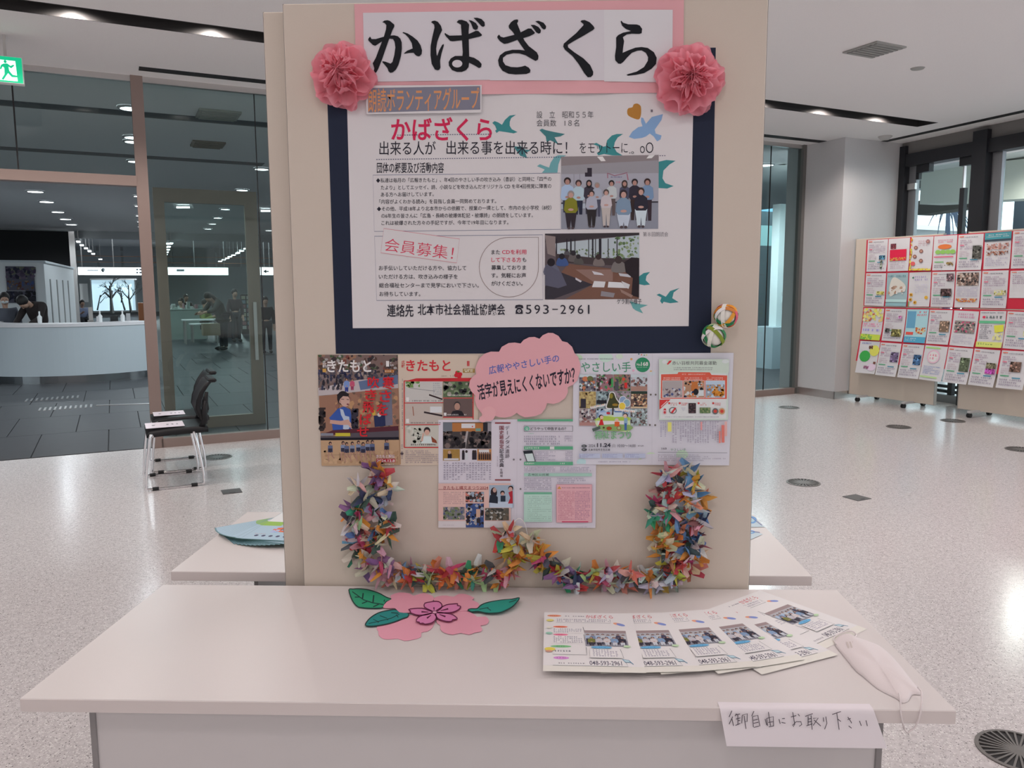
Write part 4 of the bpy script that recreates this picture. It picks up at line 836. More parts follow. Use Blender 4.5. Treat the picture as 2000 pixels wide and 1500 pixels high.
for r_ in range(4):
    for c_ in range(7):
        lab, st, prm = FL[r_][c_]; s0, s1 = SX[c_]+.006, SX[c_+1]-.008; z1, z0 = ROWZ[r_]; grp = r_//2; rr = random.Random(r_*9+c_)
        if st == 'short': z0 = 1.36
        jx, jz = rr.uniform(-.004, .004), rr.uniform(-.004, .004); tw = rr.uniform(-.006, .006)
        def fn(x, y, h, s0=s0, s1=s1, z1=z1, z0=z0, grp=grp, jx=jx, jz=jz, tw=tw):
            z = z1+(z0-z1)*y/141+jz+tw*(x/100-.5); return EP(s0+(s1-s0)*x/100+jx+tw*y/141, bulge(z, grp)+.004+h*8+ .010*max(0, y/141-.75)*4*(x/100), z)
        org = fn(50, 141, 0); base = (216, 203, 205)
        if st == 'hand': base = (165, 180, 185)
        sh = Pr(fn, 0)
        for i in range(18): sh.add([fn(0, 141*i/18, 0), fn(100, 141*i/18, 0), fn(100, 141*(i+1)/18, 0), fn(0, 141*(i+1)/18, 0)], [(0, 1, 2, 3)], O(*base))
        o = obj('flyer', sh.d, PRINT, org=org); tag(o, lab, 'flyer', 'flyers on the red backed boards')
        p = Pr(fn, 12, step=6e-5); p.sub = 8
        if st in ('pic', 'short'):
            p.rect(6, 6, 24, 10, (225, 120, 100)); p.greek(30, 8, 80, 14, 1, ink); p.greek(10, 20, 60 if prm and prm[0][1] < 60 else 90, 60 if st == 'pic' else 70, 5, (170, 140, 160)); 
            if st == 'pic': p.rect(10, 40, 26, 44, (235, 120, 140)); p.rect(10, 92, 42, 96, (90, 160, 120)); p.rect(54, 98, 84, 102, (80, 140, 165)); p.greek(10, 104, 90, 132, 3, (150, 130, 150)); p.greek(10, 64, 50, 88, 3, (190, 160, 170))
            for q in (prm or []):
                p.rect(*q[:4], q[4]); p.crowd(*q[:4], 22, [tuple(min(255, int(v*f)) for v in q[4]) for f in (.5, .75, 1.3, 1.7)], 5, 3)
        elif st == 'block': p.rect(12, 22, 38, 44, (120, 60, 70)); p.crowd(12, 22, 38, 44, 10, [(200, 90, 90), (60, 50, 60)], 4); p.rect(10, 48, 88, 96, (222, 45, 75)); p.crowd(10, 82, 88, 96, 40, [(235, 130, 60), (240, 170, 90)], 4); p.greek(14, 100, 86, 132, 4, (190, 160, 175))
        elif st == 'rounds':
            for x, y in ((24, 45), (50, 60), (22, 82), (52, 100), (78, 20)): p.ell(x, y, 9, 8, (150, 95, 90)); p.ell(x, y, 5, 4, (200, 150, 130))
            p.ell(16, 112, 11, 9, (225, 100, 100)); p.crowd(0, 0, 8, 141, 30, [(240, 205, 90), (240, 160, 60)], 5); p.crowd(0, 132, 100, 141, 40, [(240, 205, 90), (240, 160, 60)], 5); p.greek(36, 14, 90, 40, 3, (200, 150, 160))
        elif st == 'bubbles':
            p.greek(20, 14, 90, 30, 2, (220, 130, 150)); p.ell(50, 45, 30, 10, (232, 120, 70)); 
            for x in (22, 44, 66, 86): p.ell(x, 66, 12, 9, (150, 190, 100))
            p.rect(6, 84, 90, 88, (225, 90, 120)); p.rect(10, 105, 50, 109, (120, 175, 110)); p.crowd(54, 108, 92, 122, 24, [(110, 80, 60), (160, 130, 80)], 4); p.greek(10, 118, 50, 132, 2, ink)
        elif st == 'teal': p.rect(0, 0, 100, 34, (80, 150, 160)); p.rect(0, 26, 100, 34, (70, 80, 90)); p.greek(8, 6, 92, 20, 2, (220, 235, 235)); p.crowd(10, 42, 92, 66, 70, [(215, 160, 150), (180, 120, 110), (230, 200, 190)], 5); p.crowd(10, 72, 92, 88, 50, [(120, 70, 60), (190, 130, 110)], 4); p.greek(8, 96, 92, 130, 4, (175, 160, 180))
        elif st == 'hand': p.poly([(15, 60), (30, 20), (60, 28), (92, 55), (85, 80), (50, 85), (20, 100)], (220, 205, 195), 3); p.crowd(10, 55, 90, 90, 20, [(240, 225, 210), (190, 150, 130)], 9); p.rect(0, 112, 100, 124, (190, 215, 220)); p.greek(8, 8, 92, 20, 1, (110, 140, 150)); p.rect(0, 128, 100, 141, (150, 180, 185))
        elif st == 'flowers': p.greek(20, 14, 90, 36, 2, (170, 150, 190)); p.ell(20, 22, 4, 3, (60, 130, 100)); [p.ell(x, y, 8, 7, (240, 170, 70)) or 0 for x, y in ((14, 92), (12, 112), (34, 124), (84, 104))]; [p.ell(x, y, 3.5, 3, (150, 80, 40)) or 0 for x, y in ((14, 92), (12, 112), (34, 124))]; p.rect(2, 120, 6, 141, (120, 160, 90)); p.greek(30, 48, 88, 84, 4, (205, 190, 205))
        elif st == 'group': p.rect(6, 6, 92, 56, (150, 120, 110)); p.crowd(6, 6, 92, 56, 90, [(200, 165, 150), (100, 85, 80), (215, 190, 180), (70, 60, 60)], 6); p.greek(8, 62, 92, 100, 5, (180, 165, 185)); p.crowd(6, 106, 92, 120, 60, [(230, 150, 70), (200, 110, 70), (160, 90, 100)], 4)
        elif st == 'floral': p.crowd(0, 0, 100, 60, 60, [(235, 215, 110), (240, 190, 130), (225, 225, 170), (200, 90, 70)], 9); p.greek(8, 66, 92, 84, 2, (225, 80, 140)); p.greek(8, 90, 92, 104, 1, (150, 130, 210)); p.rect(0, 116, 100, 141, (200, 205, 80)); p.crowd(0, 116, 60, 141, 20, [(120, 170, 80)], 6)
        elif st == 'blue': p.rect(0, 0, 100, 141, (175, 205, 220)); p.rect(4, 8, 44, 80, (110, 160, 190)); p.greek(48, 6, 96, 30, 2, (225, 70, 90)); p.crowd(48, 76, 94, 104, 50, [(225, 130, 70), (190, 80, 60), (240, 200, 150)], 5); p.rect(6, 96, 40, 108, (225, 90, 80)); p.rect(0, 116, 100, 141, (90, 160, 190)); p.greek(8, 120, 60, 134, 2, (235, 240, 240))
        elif st == 'wide': p.greek(20, 8, 90, 30, 2, (215, 140, 170)); p.rect(10, 40, 92, 88, (150, 135, 130)); p.crowd(10, 42, 92, 88, 70, [(60, 50, 50), (90, 90, 90), (220, 180, 170), (200, 90, 120)], 5); p.greek(10, 96, 92, 132, 5, (190, 175, 190))
        elif st == 'greenhead': p.greek(6, 4, 94, 10, 1, ink); p.ell(18, 24, 6, 5, (225, 60, 90)); p.greek(26, 16, 94, 32, 1, (80, 90, 90)); p.rect(0, 38, 100, 48, (110, 185, 140)); p.greek(8, 54, 54, 110, 8, ink); p.poly([(60, 56), (96, 52), (98, 78), (66, 84)], (240, 225, 80)); p.crowd(60, 84, 96, 112, 20, [(235, 225, 150), (225, 215, 210)], 7); p.rect(0, 120, 100, 141, (220, 225, 120)); p.greek(8, 122, 90, 134, 1, (120, 150, 80))
        elif st == 'circle': p.ell(36, 66, 27, 25, (70, 165, 80)); p.ell(80, 40, 24, 24, (240, 225, 100)); p.crowd(50, 18, 70, 34, 12, [(110, 70, 60)], 6); p.greek(14, 4, 60, 14, 1, (90, 100, 180)); p.ell(78, 112, 22, 16, (235, 195, 215)); p.crowd(40, 108, 66, 124, 14, [(150, 90, 120)], 5); p.rect(84, 88, 96, 98, (120, 70, 60))
        elif st == 'emblem': p.rect(6, 6, 70, 11, (170, 210, 120)); p.ell(46, 44, 28, 28, (240, 180, 195)); p.ell(46, 44, 22, 22, (230, 218, 222)); p.greek(30, 32, 62, 58, 2, (225, 80, 120)); p.greek(12, 82, 86, 116, 5, (110, 125, 175)); p.rect(4, 124, 80, 130, (190, 210, 150))
        p.out('print', o, org, kind='stuff'); bpy.data.objects[o.name]

# ------------------------------------------------------------------ chairs
def chair(u_, n_, lab):
    g = empty('stacking_chair', RF(u_, n_, 0), TH, label=lab, cat='chair')
    # local x: front (0) to back, y across, z up
    st = MB(); nx, ny = 12, 8; v = []; f = []
    for zz in (0, 1):
        for i in range(nx+1):
            for j in range(ny+1):
                x = .02+i/nx*.43; y = -.225+j/ny*.45; ed = min(i, nx-i, j, ny-j); z = .455-(.012 if ed == 0 else 0)-(.02*(1-i/nx)**3) if zz else .395+(.012 if ed == 0 else 0)-(.012*(1-i/nx)**3)
                v.append((x, y, z))
    N_ = (nx+1)*(ny+1); I = lambda a, b, c: a*N_+b*(ny+1)+c
    for i in range(nx):
        for j in range(ny): f += [(I(1, i, j), I(1, i+1, j), I(1, i+1, j+1), I(1, i, j+1)), (I(0, i, j), I(0, i, j+1), I(0, i+1, j+1), I(0, i+1, j))]
    for i in range(nx):
        for j in (0, ny): f.append((I(0, i, j), I(0, i+1, j), I(1, i+1, j), I(1, i, j)))
    for j in range(ny):
        for i in (0, nx): f.append((I(0, i, j), I(0, i, j+1), I(1, i, j+1), I(1, i, j)))
    st.add(v, f); obj('seat', st.d, BPLAST, g, smooth=True)
    def shell(prof, hw, th, nm, bow):
        m_ = MB(); v = []; f = []; n_ = 10; L = len(prof)
        for t in (0, 1):
            for (x, z) in prof:
                for j in range(n_+1):
                    y = -hw+2*hw*j/n_; b_ = bow*(y/hw)**2; v.append((x-b_+t*th, y, z))
        K = L*(n_+1); I = lambda t, a, b: t*K+a*(n_+1)+b
        for a in range(L-1):
            for b in range(n_): f += [(I(0, a, b), I(0, a, b+1), I(0, a+1, b+1), I(0, a+1, b)), (I(1, a, b), I(1, a+1, b), I(1, a+1, b+1), I(1, a, b+1))]
            for b in (0, n_): f.append((I(0, a, b), I(0, a+1, b), I(1, a+1, b), I(1, a, b)))
        for b in range(n_):
            for a in (0, L-1): f.append((I(0, a, b), I(0, a, b+1), I(1, a, b+1), I(1, a, b)))
        return obj(nm, m_.add(v, f).d, BPLAST, g, smooth=True)
    shell([(.432, .465), (.408, .53), (.388, .585), (.398, .65), (.424, .71), (.455, .755), (.478, .785)], .195, .035, 'backrest', .02)
    obj('backrest_grip', MB().box((.475, -.15, .775), (.535, .15, .805), bev=.012).d, BPLAST, g)
    for y in (-.19, .19):
        obj('backrest_arm', MB().tube([(.40, y, .43), (.435, y, .50), (.43, y, .56), (.445, y, .64)], [.02, .024, .022, .014], 8).d, BPLAST, g, smooth=True)
    for s_ in (-1, 1):
        y = s_*.25
        P_ = bez([(.06, y*.92, .415), (.035, y, .38), (.0, y, .06), (.03, y, .012), (.35, y, .012), (.40, y, .05), (.37, y, .30), (.345, y*.94, .42)], 5)
        obj('sled_frame', MB().tube(P_, .0095, 8).d, CHROME, g, smooth=True)
        for x in (.06, .33): obj('foot_pad', MB().tube([(x-.022, y, .013), (x+.022, y, .013)], .0135, 8).d, BLACK, g)
    obj('cross_bar', MB().tube([(.06, -.24, .405), (.06, .24, .405)], .009, 8).d, CHROME, g); obj('cross_bar', MB().tube([(.345, -.24, .41), (.345, .24, .41)], .009, 8).d, CHROME, g)
    return g
chair(-.44, 5.30, 'nearer black chair with chrome sled legs and a paper on its seat'); chair(-.375, 5.88, 'farther black chair with chrome sled legs, right behind the first')
for (a, b, c, d, nf, lab, w_) in ((-.42, 5.13, -.15, 5.40, 0, 'white notice sheet lying on the nearer black chair', 0), (-.34, 5.74, -.10, 5.98, 0, 'white notice sheet lying on the farther black chair', 0)):
    fnp = lambda x, y, h, a=a, b=b, c=c, d=d: RF(a+(c-a)*x, b+(d-b)*y, .4575+h)
    org = fnp(.5, .5, 0); o = obj('seat_notice', Pr(fnp, 0).rect(0, 0, 1, 1, (225, 205, 212)).d, PRINT, org=org); tag(o, lab, 'notice')
    p = Pr(fnp, 6); p.greek(.15, .35, .85, .65, 1, (110, 100, 110), cw=.13); p.out('print', o, org)

# ================================================================== TABLES
def table(x0, x1, y0, y1, lab, lx0, lx1, front=True):
    b = V(((x0+x1)/2, (y0+y1)/2, 0)); g = empty('folding_table', b, label=lab, cat='table')
    boxo('tabletop', (x0, y0, .672), (x1, y1, .70), TABLE, g, org=b, bev=.0012)
    boxo('edge_band', (x0+.001, y0-.0012, .6735), (x1-.001, y0+.0005, .6985), TEDGE, g, org=b)
    for x in (lx0, lx1-.012):
        l_ = boxo('leg_panel', (x, y0+.03, .04), (x+.012, y1-.03, .672), TLEG, g, org=b, bev=.001)
        boxo('foot', (x-.01, y0+.03, 0), (x+.022, y1-.03, .04), TLEG, l_, org=b, bev=.004)
    if front:
        boxo('modesty_panel', (lx0+.012, y0+.034, .12), (lx1-.012, y0+.046, .672), TPANEL, g, org=b)
    boxo('under_rail', (lx0+.02, (y0+y1)/2-.02, .64), (lx1-.02, (y0+y1)/2+.02, .672), BLACK, g, org=b)
    return g
lx0 = ony(174, 1400, .03).x; lx1 = ony(1726, 1420, .03).x
table(-.9, .9, 0, .60, 'white table in front carrying the leaflets and paper flower', lx0, lx1)
table(-.926, .869, .70, 1.30, 'white table standing behind the display board', -.70, .64, False)

# ================================================================== MAIN DISPLAY BOARD
YB = .61; BZ0 = .06
def BP(px, py, h=0.0): return ony(px, py, YB-h)
bl_, br_, bt_ = -.518, .672, 2.192
b_ = V((.08, YB+.02, 0)); db_ = empty('display_board', b_, label='large beige fabric display board standing behind the front table', cat='display board')
boxo('panel', (bl_, YB, BZ0), (br_, YB+.035, bt_), BEIGE, db_, org=b_, bev=.002)
RIM = mat('thin panel rim', (.30, .27, .25), .5)
for x in (bl_, br_): boxo('edge_trim', (x-.0015, YB+.003, BZ0), (x+.0015, YB+.037, bt_+.001), RIM, db_, org=b_)
for x in (-.3, .45):
    f_ = boxo('foot', (x-.02, YB-.0, .0), (x+.02, YB+.075, .06), TLEG, db_, org=b_)
b2 = V((.02, YB+.06, 0)); d2 = empty('display_board', b2, label='second beige display board back to back, showing left of the first', cat='display board')
xb0 = ony(558, 1135, YB+.04).x
boxo('panel', (xb0, YB+.04, BZ0), (xb0+1.19, YB+.075, 2.187), BEIGE, d2, org=b2, bev=.002); boxo('edge_trim', (xb0-.0015, YB+.043, BZ0), (xb0+.0015, YB+.073, 2.188), RIM, d2, org=b2)
for x in (-.34, .42): boxo('foot', (x-.02, YB+.078, 0), (x+.02, YB+.088, .06), TLEG, d2, org=b2)

def sheet(name, q, lab, cat, col, h=.0006, nx=10, ny=10, lift=None, group=None, parent=None, org=None, thick=.0004, m=None, fn=BP):
    # q: TL,TR,BR,BL in photo pixels on the board plane
    def at(s, t):
        x = (1-s)*(1-t)*q[0][0]+s*(1-t)*q[1][0]+s*t*q[2][0]+(1-s)*t*q[3][0]; y = (1-s)*(1-t)*q[0][1]+s*(1-t)*q[1][1]+s*t*q[2][1]+(1-s)*t*q[3][1]; return x, y
    v = []; f = []
    for j in range(ny+1):
        for i in range(nx+1):
            s, t = i/nx, j/ny; x, y = at(s, t); v.append(fn(x, y, h+(lift(s, t) if lift else 0)))
    for j in range(ny):
        for i in range(nx): k = j*(nx+1)+i; f.append((k, k+1, k+nx+2, k+nx+1))
    org = org or fn(*at(.5, .5), 0)
    o = obj(name, (v, f, [O(*col)]*len(f)), m or PRINT, parent, org=org, smooth=True)
    if parent is None: tag(o, lab, cat, group)
    return o, org
wob = lambda a, ph=0, k=3: (lambda s, t: a*(max(0, t-.86)/.14)**2*(.5+.5*math.sin(k*6.28*s+ph)))
WHT = (214, 201, 202)
# navy backing paper
navy, no = sheet('navy_backing_paper', ((636, 100), (1398, 93), (1388, 690), (656, 691)), 'dark navy backing paper on the big display board', 'backing paper', (35, 40, 58), .0006)
# white poster
post, po_ = sheet('white_poster', ((677, 172), (1355, 166), (1345, 637), (689, 641)), 'large white poster with photos and green birds on navy paper', 'poster', WHT, .0014)
H1 = .0017
def PR(k0=1, h=H1): return Pr(lambda x, y, q: BP(x, y, h+q), k0)
BK = (45, 42, 52)
def Q(z, ox, oy, sc): return [(ox+x*sc, oy+y*sc) for x, y in z]
TEAL = (62, 132, 135)
birds = [([(60, 210), (85, 192), (120, 205), (160, 230), (190, 180), (240, 135), (305, 127), (255, 160), (240, 200), (240, 240), (260, 275), (320, 305), (280, 318), (200, 305), (130, 295), (105, 315), (90, 290), (105, 280), (90, 240)], 950, 200, .19, TEAL),
         ([(545, 285), (570, 270), (610, 285), (700, 305), (808, 325), (760, 350), (700, 358), (720, 395), (745, 435), (680, 400), (655, 390), (620, 410), (610, 350)], 950, 200, .19, (68, 120, 124)),
         ([(1095, 430), (1130, 415), (1200, 455), (1228, 450), (1240, 390), (1290, 340), (1340, 325), (1405, 325), (1350, 360), (1320, 410), (1310, 460), (1340, 510), (1400, 545), (1300, 545), (1210, 530), (1150, 545), (1135, 520), (1165, 500), (1150, 450)], 950, 200, .19, TEAL),
         ([(520, 655), (550, 635), (600, 655), (645, 670), (660, 620), (700, 560), (740, 543), (820, 545), (760, 580), (740, 640), (730, 722), (570, 724), (600, 690)], 950, 200, .19, (110, 160, 165)),
         ([(1770, 610), (1850, 592), (1945, 600), (1880, 640), (1820, 700), (1810, 780), (1840, 830), (1925, 860), (1860, 885), (1770, 880)], 950, 200, .19, TEAL),
         ([(280, 450), (320, 455), (350, 450), (400, 485), (460, 490), (400, 520), (420, 575), (370, 555), (350, 550), (310, 500)], 950, 200, .19, (70, 125, 130)),
         ([(735, 935), (775, 905), (820, 897), (795, 925), (790, 955), (820, 985), (780, 990), (735, 980)], 1040, 280, .28, TEAL),
         ([(865, 1057), (885, 1048), (930, 1070), (960, 1030), (1027, 1008), (985, 1040), (975, 1080), (1020, 1108), (960, 1115), (915, 1105), (905, 1120), (890, 1100), (900, 1075)], 1040, 280, .28, TEAL),
         ([(680, 1100), (740, 1120), (805, 1128), (750, 1150), (772, 1187), (720, 1165), (700, 1150)], 1040, 280, .28, (105, 160, 160))]
for z, ox, oy, sc, c_ in birds: PR(1).poly(Q(z, ox, oy, sc), c_).out('printed_bird', post, po_)
PR(1).poly(Q([(1590, 155), (1612, 160), (1640, 220), (1700, 150), (1815, 120), (1800, 180), (1730, 280), (1740, 320), (1800, 340), (1790, 380), (1755, 400), (1720, 350), (1680, 320), (1640, 350), (1600, 365), (1520, 375), (1465, 355), (1500, 300), (1560, 255), (1605, 245), (1590, 200)], 950, 200, .19), (132, 160, 198)).out('printed_bird', post, po_)['label'] = 'light blue printed bird'
PR(1).poly(Q([(1447, 90), (1460, 60), (1500, 50), (1515, 20), (1550, 12), (1580, 30), (1590, 60), (1588, 130), (1565, 175), (1500, 158), (1455, 130)], 950, 200, .19), (178, 120, 55), 3).out('printed_heart', post, po_)
p = PR(4)
p.text('かばざくら', ((764, 229), (961, 228), (961, 276), (764, 275)), (206, 42, 82), .02, ink=True)
p.text('出来る人が', (741, 276, 851, 303), BK, .004); p.text('出来る事を出来る時に！', (872, 275, 1108, 302), BK, .004)
p.text('をモットーに', (1132, 277, 1226, 300), BK, -.004); p.text('.。', (1229, 286, 1238, 301), BK); p.text('oO', (1250, 278, 1276, 299), BK, -.01, ink=True)
for (x0, y0, x1, y1) in ((776, 264, 962, 262), (735, 311.5, 1302, 304)):
    n_ = int((x1-x0)/4.6)
    for k in range(n_): t = k/n_; x, y = x0+(x1-x0)*t, y0+(y1-y0)*t; p.k = 4; p.rect(x, y-.8, x+2.3, y+.8, (75, 75, 105))
p.text('団体の概要及び活動内容', (736, 317.5, 867, 338), BK, .010)
p.line([(728.5, 342), (1094.5, 338), (1095, 448), (731, 452)], .8, (95, 98, 130), True)
Z3 = lambda x, y: (640+x*.23333, 300+y*.23333)
body = [('◆私達は毎月の「広報きたもと」、年4回のやさしい手の吹き込み（音訳）と同時に「四季の', 405, 1872, 225, 212), ('たより」としてエッセイ、詩、小説などを吹き込んだオリジナル CD を年4回視覚に障害の', 445, 1872, 285, 271),
        ('ある方へお届けしています。', 445, 888, 343, 339), ('「内容がよくわかる読み」を目指し会員一同努めております。', 432, 1410, 403, 397), ('◆その他、平成18年より北本市からの依頼で、授業の一環として、市内の全小学校（8校）', 412, 1872, 463, 452),
        ('の6年生の皆さんに「広島・長崎の被爆体験記・被爆詩」の朗読をしています。', 448, 1718, 521, 515), ('これは被爆された方々の手記ですが、今年で19年目になります。', 450, 1513, 581, 575)]
def ztext(p, t, xa, xb, ya, yb, hh, c, wt=.006): p.text(t, (Z3(xa, ya-hh), Z3(xb, yb-hh), Z3(xb, yb+hh), Z3(xa, ya+hh)), c, wt)
for t, xa, xb, ya, yb in body: ztext(p, t, xa, xb, ya, yb, 19, BK, .004)
p.line([Z3(392, 692), Z3(1800, 680), Z3(1802, 1222), Z3(410, 1230)], .8, (95, 98, 130), True)
for t, xa, xb, y in (('お手伝いしていただける方や、協力して', 428, 1160, 958), ('いただける方は、吹き込みの様子を', 428, 1088, 1030), ('総合福祉センターまで見学においで下さい。', 430, 1265, 1103), ('お待ちしています。', 433, 775, 1175)): ztext(p, t, xa, xb, y, y, 20, BK, .006)
p.poly([Z3(470, 627), Z3(1103, 715), Z3(1080, 915), Z3(445, 830)], WHT); p.line([Z3(470, 627), Z3(1103, 715), Z3(1080, 915), Z3(445, 830)], .8, (205, 110, 125), True)
p.text('会員募集！', (Z3(485, 705), Z3(1060, 778), Z3(1045, 892), Z3(470, 815)), (205, 60, 85), -.004)
tc = [Z3(1517+248*math.cos(a), 951+250*math.sin(a)) for a in [math.radians(d) for d in range(0, 271, 9)]]+[Z3(1764, 700)]
p.line(tc, .75, (120, 90, 85), True)
RD_ = (205, 45, 80)
for t, xa, xb, y, c_ in (('また', 1370, 1442, 825, BK), ('CDを利用', 1460, 1663, 823, RD_), ('して下さる方', 1370, 1620, 889, RD_), ('も', 1630, 1662, 888, BK), ('募集しておりま', 1370, 1660, 954, BK), ('す。気軽にお声', 1370, 1660, 1020, BK), ('がけください。', 1370, 1632, 1087, BK)): ztext(p, t, xa, xb, y, y, 20, c_, .008)
p.text('連絡先', (*Z3(497, 1264), *Z3(718, 1366)), BK, .012); p.text('北本市社会福祉協議会', (*Z3(753, 1260), *Z3(1487, 1352)), BK, .012)
# telephone mark
tx, ty = 1006, 595.5
p.poly([(tx, ty+4), (tx+1.5, ty+.5), (tx+8, ty-.5), (tx+14.5, ty+.5), (tx+16, ty+4), (tx+16, ty+6.5), (tx+11.5, ty+6.5), (tx+11.5, ty+4.2), (tx+4.5, ty+4.2), (tx+4.5, ty+6.5), (tx, ty+6.5)], BK)
p.poly([(tx+5.2, ty+5.4), (tx+10.8, ty+5.4), (tx+14.5, ty+11), (tx+15, ty+17.5), (tx+1, ty+17.5), (tx+1.5, ty+11)], BK); p.ell(tx+8, ty+12, 3.4, 3, WHT); p.ell(tx+8, ty+12, 1.6, 1.4, BK)
for i, ch in enumerate('593-2961'): 
    x = 1027+i*16.9
    if ch == '-': p.rect(x+1, 603.2, x+12, 605, BK)
    else: p.text(ch, (x+(3 if ch == '1' else 0), 595.5, x+(6 if ch == '1' else 11), 613), BK, .0, ink=True)
p.text('設　立　昭和５５年', (1048, 217, 1159, 231), BK, -.008); p.text('会員数　1８名', (1048, 233.5, 1131, 247), BK, -.008)
p.text('第８回朗読会', (1256, 453, 1305, 462), (90, 80, 90), -.01); p.text('ゲラ割の様子', (1205, 583.5, 1253, 594), BK, .0); p.rect(1271, 214, 1275, 219, (110, 100, 110))
p.out('lettering', post, po_)
# printed group photo
p = PR(9); Z7 = lambda x, y: (1090+x*.1, 300+y*.1)
def z7(pts): return [Z7(*q) for q in pts]
p.poly(z7([(60, 60), (1965, 25), (1955, 1470), (60, 1478)]), (166, 160, 170)); p.poly(z7([(60, 60), (1965, 25), (1965, 130), (900, 185), (60, 240)]), (138, 124, 126)); p.poly(z7([(60, 240), (900, 185), (1965, 130), (1965, 380), (60, 400)]), (150, 142, 148))
p.poly(z7([(60, 950), (1955, 930), (1955, 1470), (60, 1478)]), (140, 138, 150)); p.poly(z7([(60, 955), (130, 955), (130, 985), (60, 985)]), (60, 55, 65)); p.poly(z7([(1110, 940), (1955, 930), (1955, 960), (1110, 965)]), (60, 55, 62)); p.poly(z7([(60, 985), (1100, 960), (1100, 1060), (60, 1080)]), (175, 178, 188))
p.poly(z7([(760, 60), (870, 55), (930, 145), (840, 150)]), (225, 218, 220)); p.poly(z7([(1775, 32), (1890, 28), (1830, 90), (1725, 95)]), (222, 214, 216)); p.poly(z7([(570, 280), (660, 280), (660, 450), (525, 450), (525, 370), (572, 370)]), (52, 44, 54))
p.line(z7([(310, 400), (310, 930)]), .5, (110, 100, 110)); p.line(z7([(425, 400), (425, 900)]), .5, (110, 100, 110)); p.line(z7([(960, 380), (1100, 430), (1250, 400), (1350, 370)]), 1.6, (150, 100, 115)); p.line(z7([(965, 390), (970, 480)]), 2, (160, 110, 125)); p.line(z7([(1345, 390), (1370, 520)]), 2, (165, 105, 120)); p.greek(*Z7(1030, 440), *Z7(1260, 480), 1, (110, 95, 140)); p.greek(*Z7(1130, 530), *Z7(1240, 590), 1, (205, 130, 145))
SK = (172, 128, 118)
for cx, cy, r_, hr_, tp_, bt2, ft, lg_ in [(182, 540, 62, (48, 38, 40), (168, 182, 208), (60, 60, 75), 1150, 0), (400, 580, 56, (58, 44, 46), (176, 190, 200), (42, 44, 62), 1190, 0), (605, 575, 50, (38, 34, 38), (62, 56, 68), (70, 66, 78), 1180, 1), (765, 620, 46, (150, 135, 130), (168, 168, 182), (80, 78, 95), 1230, 0), (1045, 580, 50, (42, 38, 42), (190, 188, 190), (95, 80, 80), 1210, 0), (1300, 580, 50, (60, 48, 48), (80, 78, 98), (60, 55, 65), 1250, 1), (1498, 560, 56, (46, 40, 44), (52, 46, 58), (58, 44, 44), 1300, 0), (1745, 555, 58, (60, 42, 40), (120, 140, 170), (58, 44, 52), 1310, 0)]:
    X, Y = Z7(cx, cy); p.person(X, Y, r_*.1, hr_, SK, tp_, bt2, Z7(0, ft)[1], sh=1.85, mid=Y+r_*.1*6, hair_long=bool(lg_))
for cx, cy, r_, hr_, tp_, bt2, ft in [(250, 800, 60, (150, 135, 132), (128, 122, 42), (52, 44, 50), 1470), (655, 780, 52, (60, 50, 52), (170, 166, 180), (48, 42, 44), 1440), (940, 760, 50, (80, 66, 64), (196, 180, 184), (188, 172, 168), 1440), (1280, 790, 68, (58, 46, 52), (124, 140, 162), (190, 192, 205), 1450), (1620, 740, 62, (62, 48, 48), (46, 42, 54), (200, 205, 215), 1440)]:
    X, Y = Z7(cx, cy); k = r_*.1
    p.poly([(X-k*2, Y+k*5), (X+k*2, Y+k*5), (X+k*1.7, Y+k*7.2), (X+k*1.2, Z7(0, ft)[1]-2), (X+k*.3, Z7(0, ft)[1]-2), (X, Y+k*8), (X-k*.3, Z7(0, ft)[1]-2), (X-k*1.2, Z7(0, ft)[1]-2), (X-k*1.7, Y+k*7.2)], bt2)
    p.poly([(X-k*.6, Y+k), (X+k*.6, Y+k), (X+k*1.9, Y+k*2), (X+k*2.3, Y+k*5), (X+k*1.5, Y+k*6), (X-k*1.5, Y+k*6), (X-k*2.3, Y+k*5), (X-k*1.9, Y+k*2)], tp_)
    p.ell(X, Y-k*.12, k*1.1, k*1.2, hr_); p.ell(X, Y+k*.25, k*.75, k*.9, (190, 145, 135)); p.ell(X, Y+k*4.9, k*.9, k*.4, (190, 145, 135)); p.ell(X-k*.6, Z7(0, ft)[1]-1.5, k*.5, k*.4, (80, 66, 70)); p.ell(X+k*.6, Z7(0, ft)[1]-1.5, k*.5, k*.4, (80, 66, 70))
p.out('printed_group_photo', post, po_)
# printed meeting photo
p = PR(9); Z4 = lambda x, y: (1040+x*.28, 280+y*.28); z4 = lambda q: [Z4(*a) for a in q]
p.poly(z4([(87, 630), (745, 623), (742, 1085), (87, 1090)]), (96, 82, 86)); p.poly(z4([(160, 695), (745, 640), (745, 800), (400, 800), (165, 770)]), (176, 180, 186)); p.clip = (*Z4(180, 700), *Z4(740, 800)); p.crowd(*Z4(560, 650), *Z4(740, 810), 60, [(92, 112, 78), (120, 136, 96), (72, 92, 66), (140, 150, 120)], 3.4); p.crowd(*Z4(190, 735), *Z4(540, 800), 50, [(110, 124, 96), (140, 145, 120), (92, 104, 84)], 2.6); p.clip = None
p.poly(z4([(87, 630), (745, 623), (745, 640), (400, 665), (150, 700), (87, 690)]), (60, 52, 56)); p.poly(z4([(87, 640), (160, 650), (160, 790), (105, 770)]), (140, 122, 120))
for x, w_ in ((168, 2), (240, 2.4), (268, 3), (296, 1.8), (392, 1.5), (420, 3), (440, 1.5), (472, 5), (528, 1.6), (590, 1.8)): p.line(z4([(x, 665), (x, 815)]), w_, (44, 40, 48))
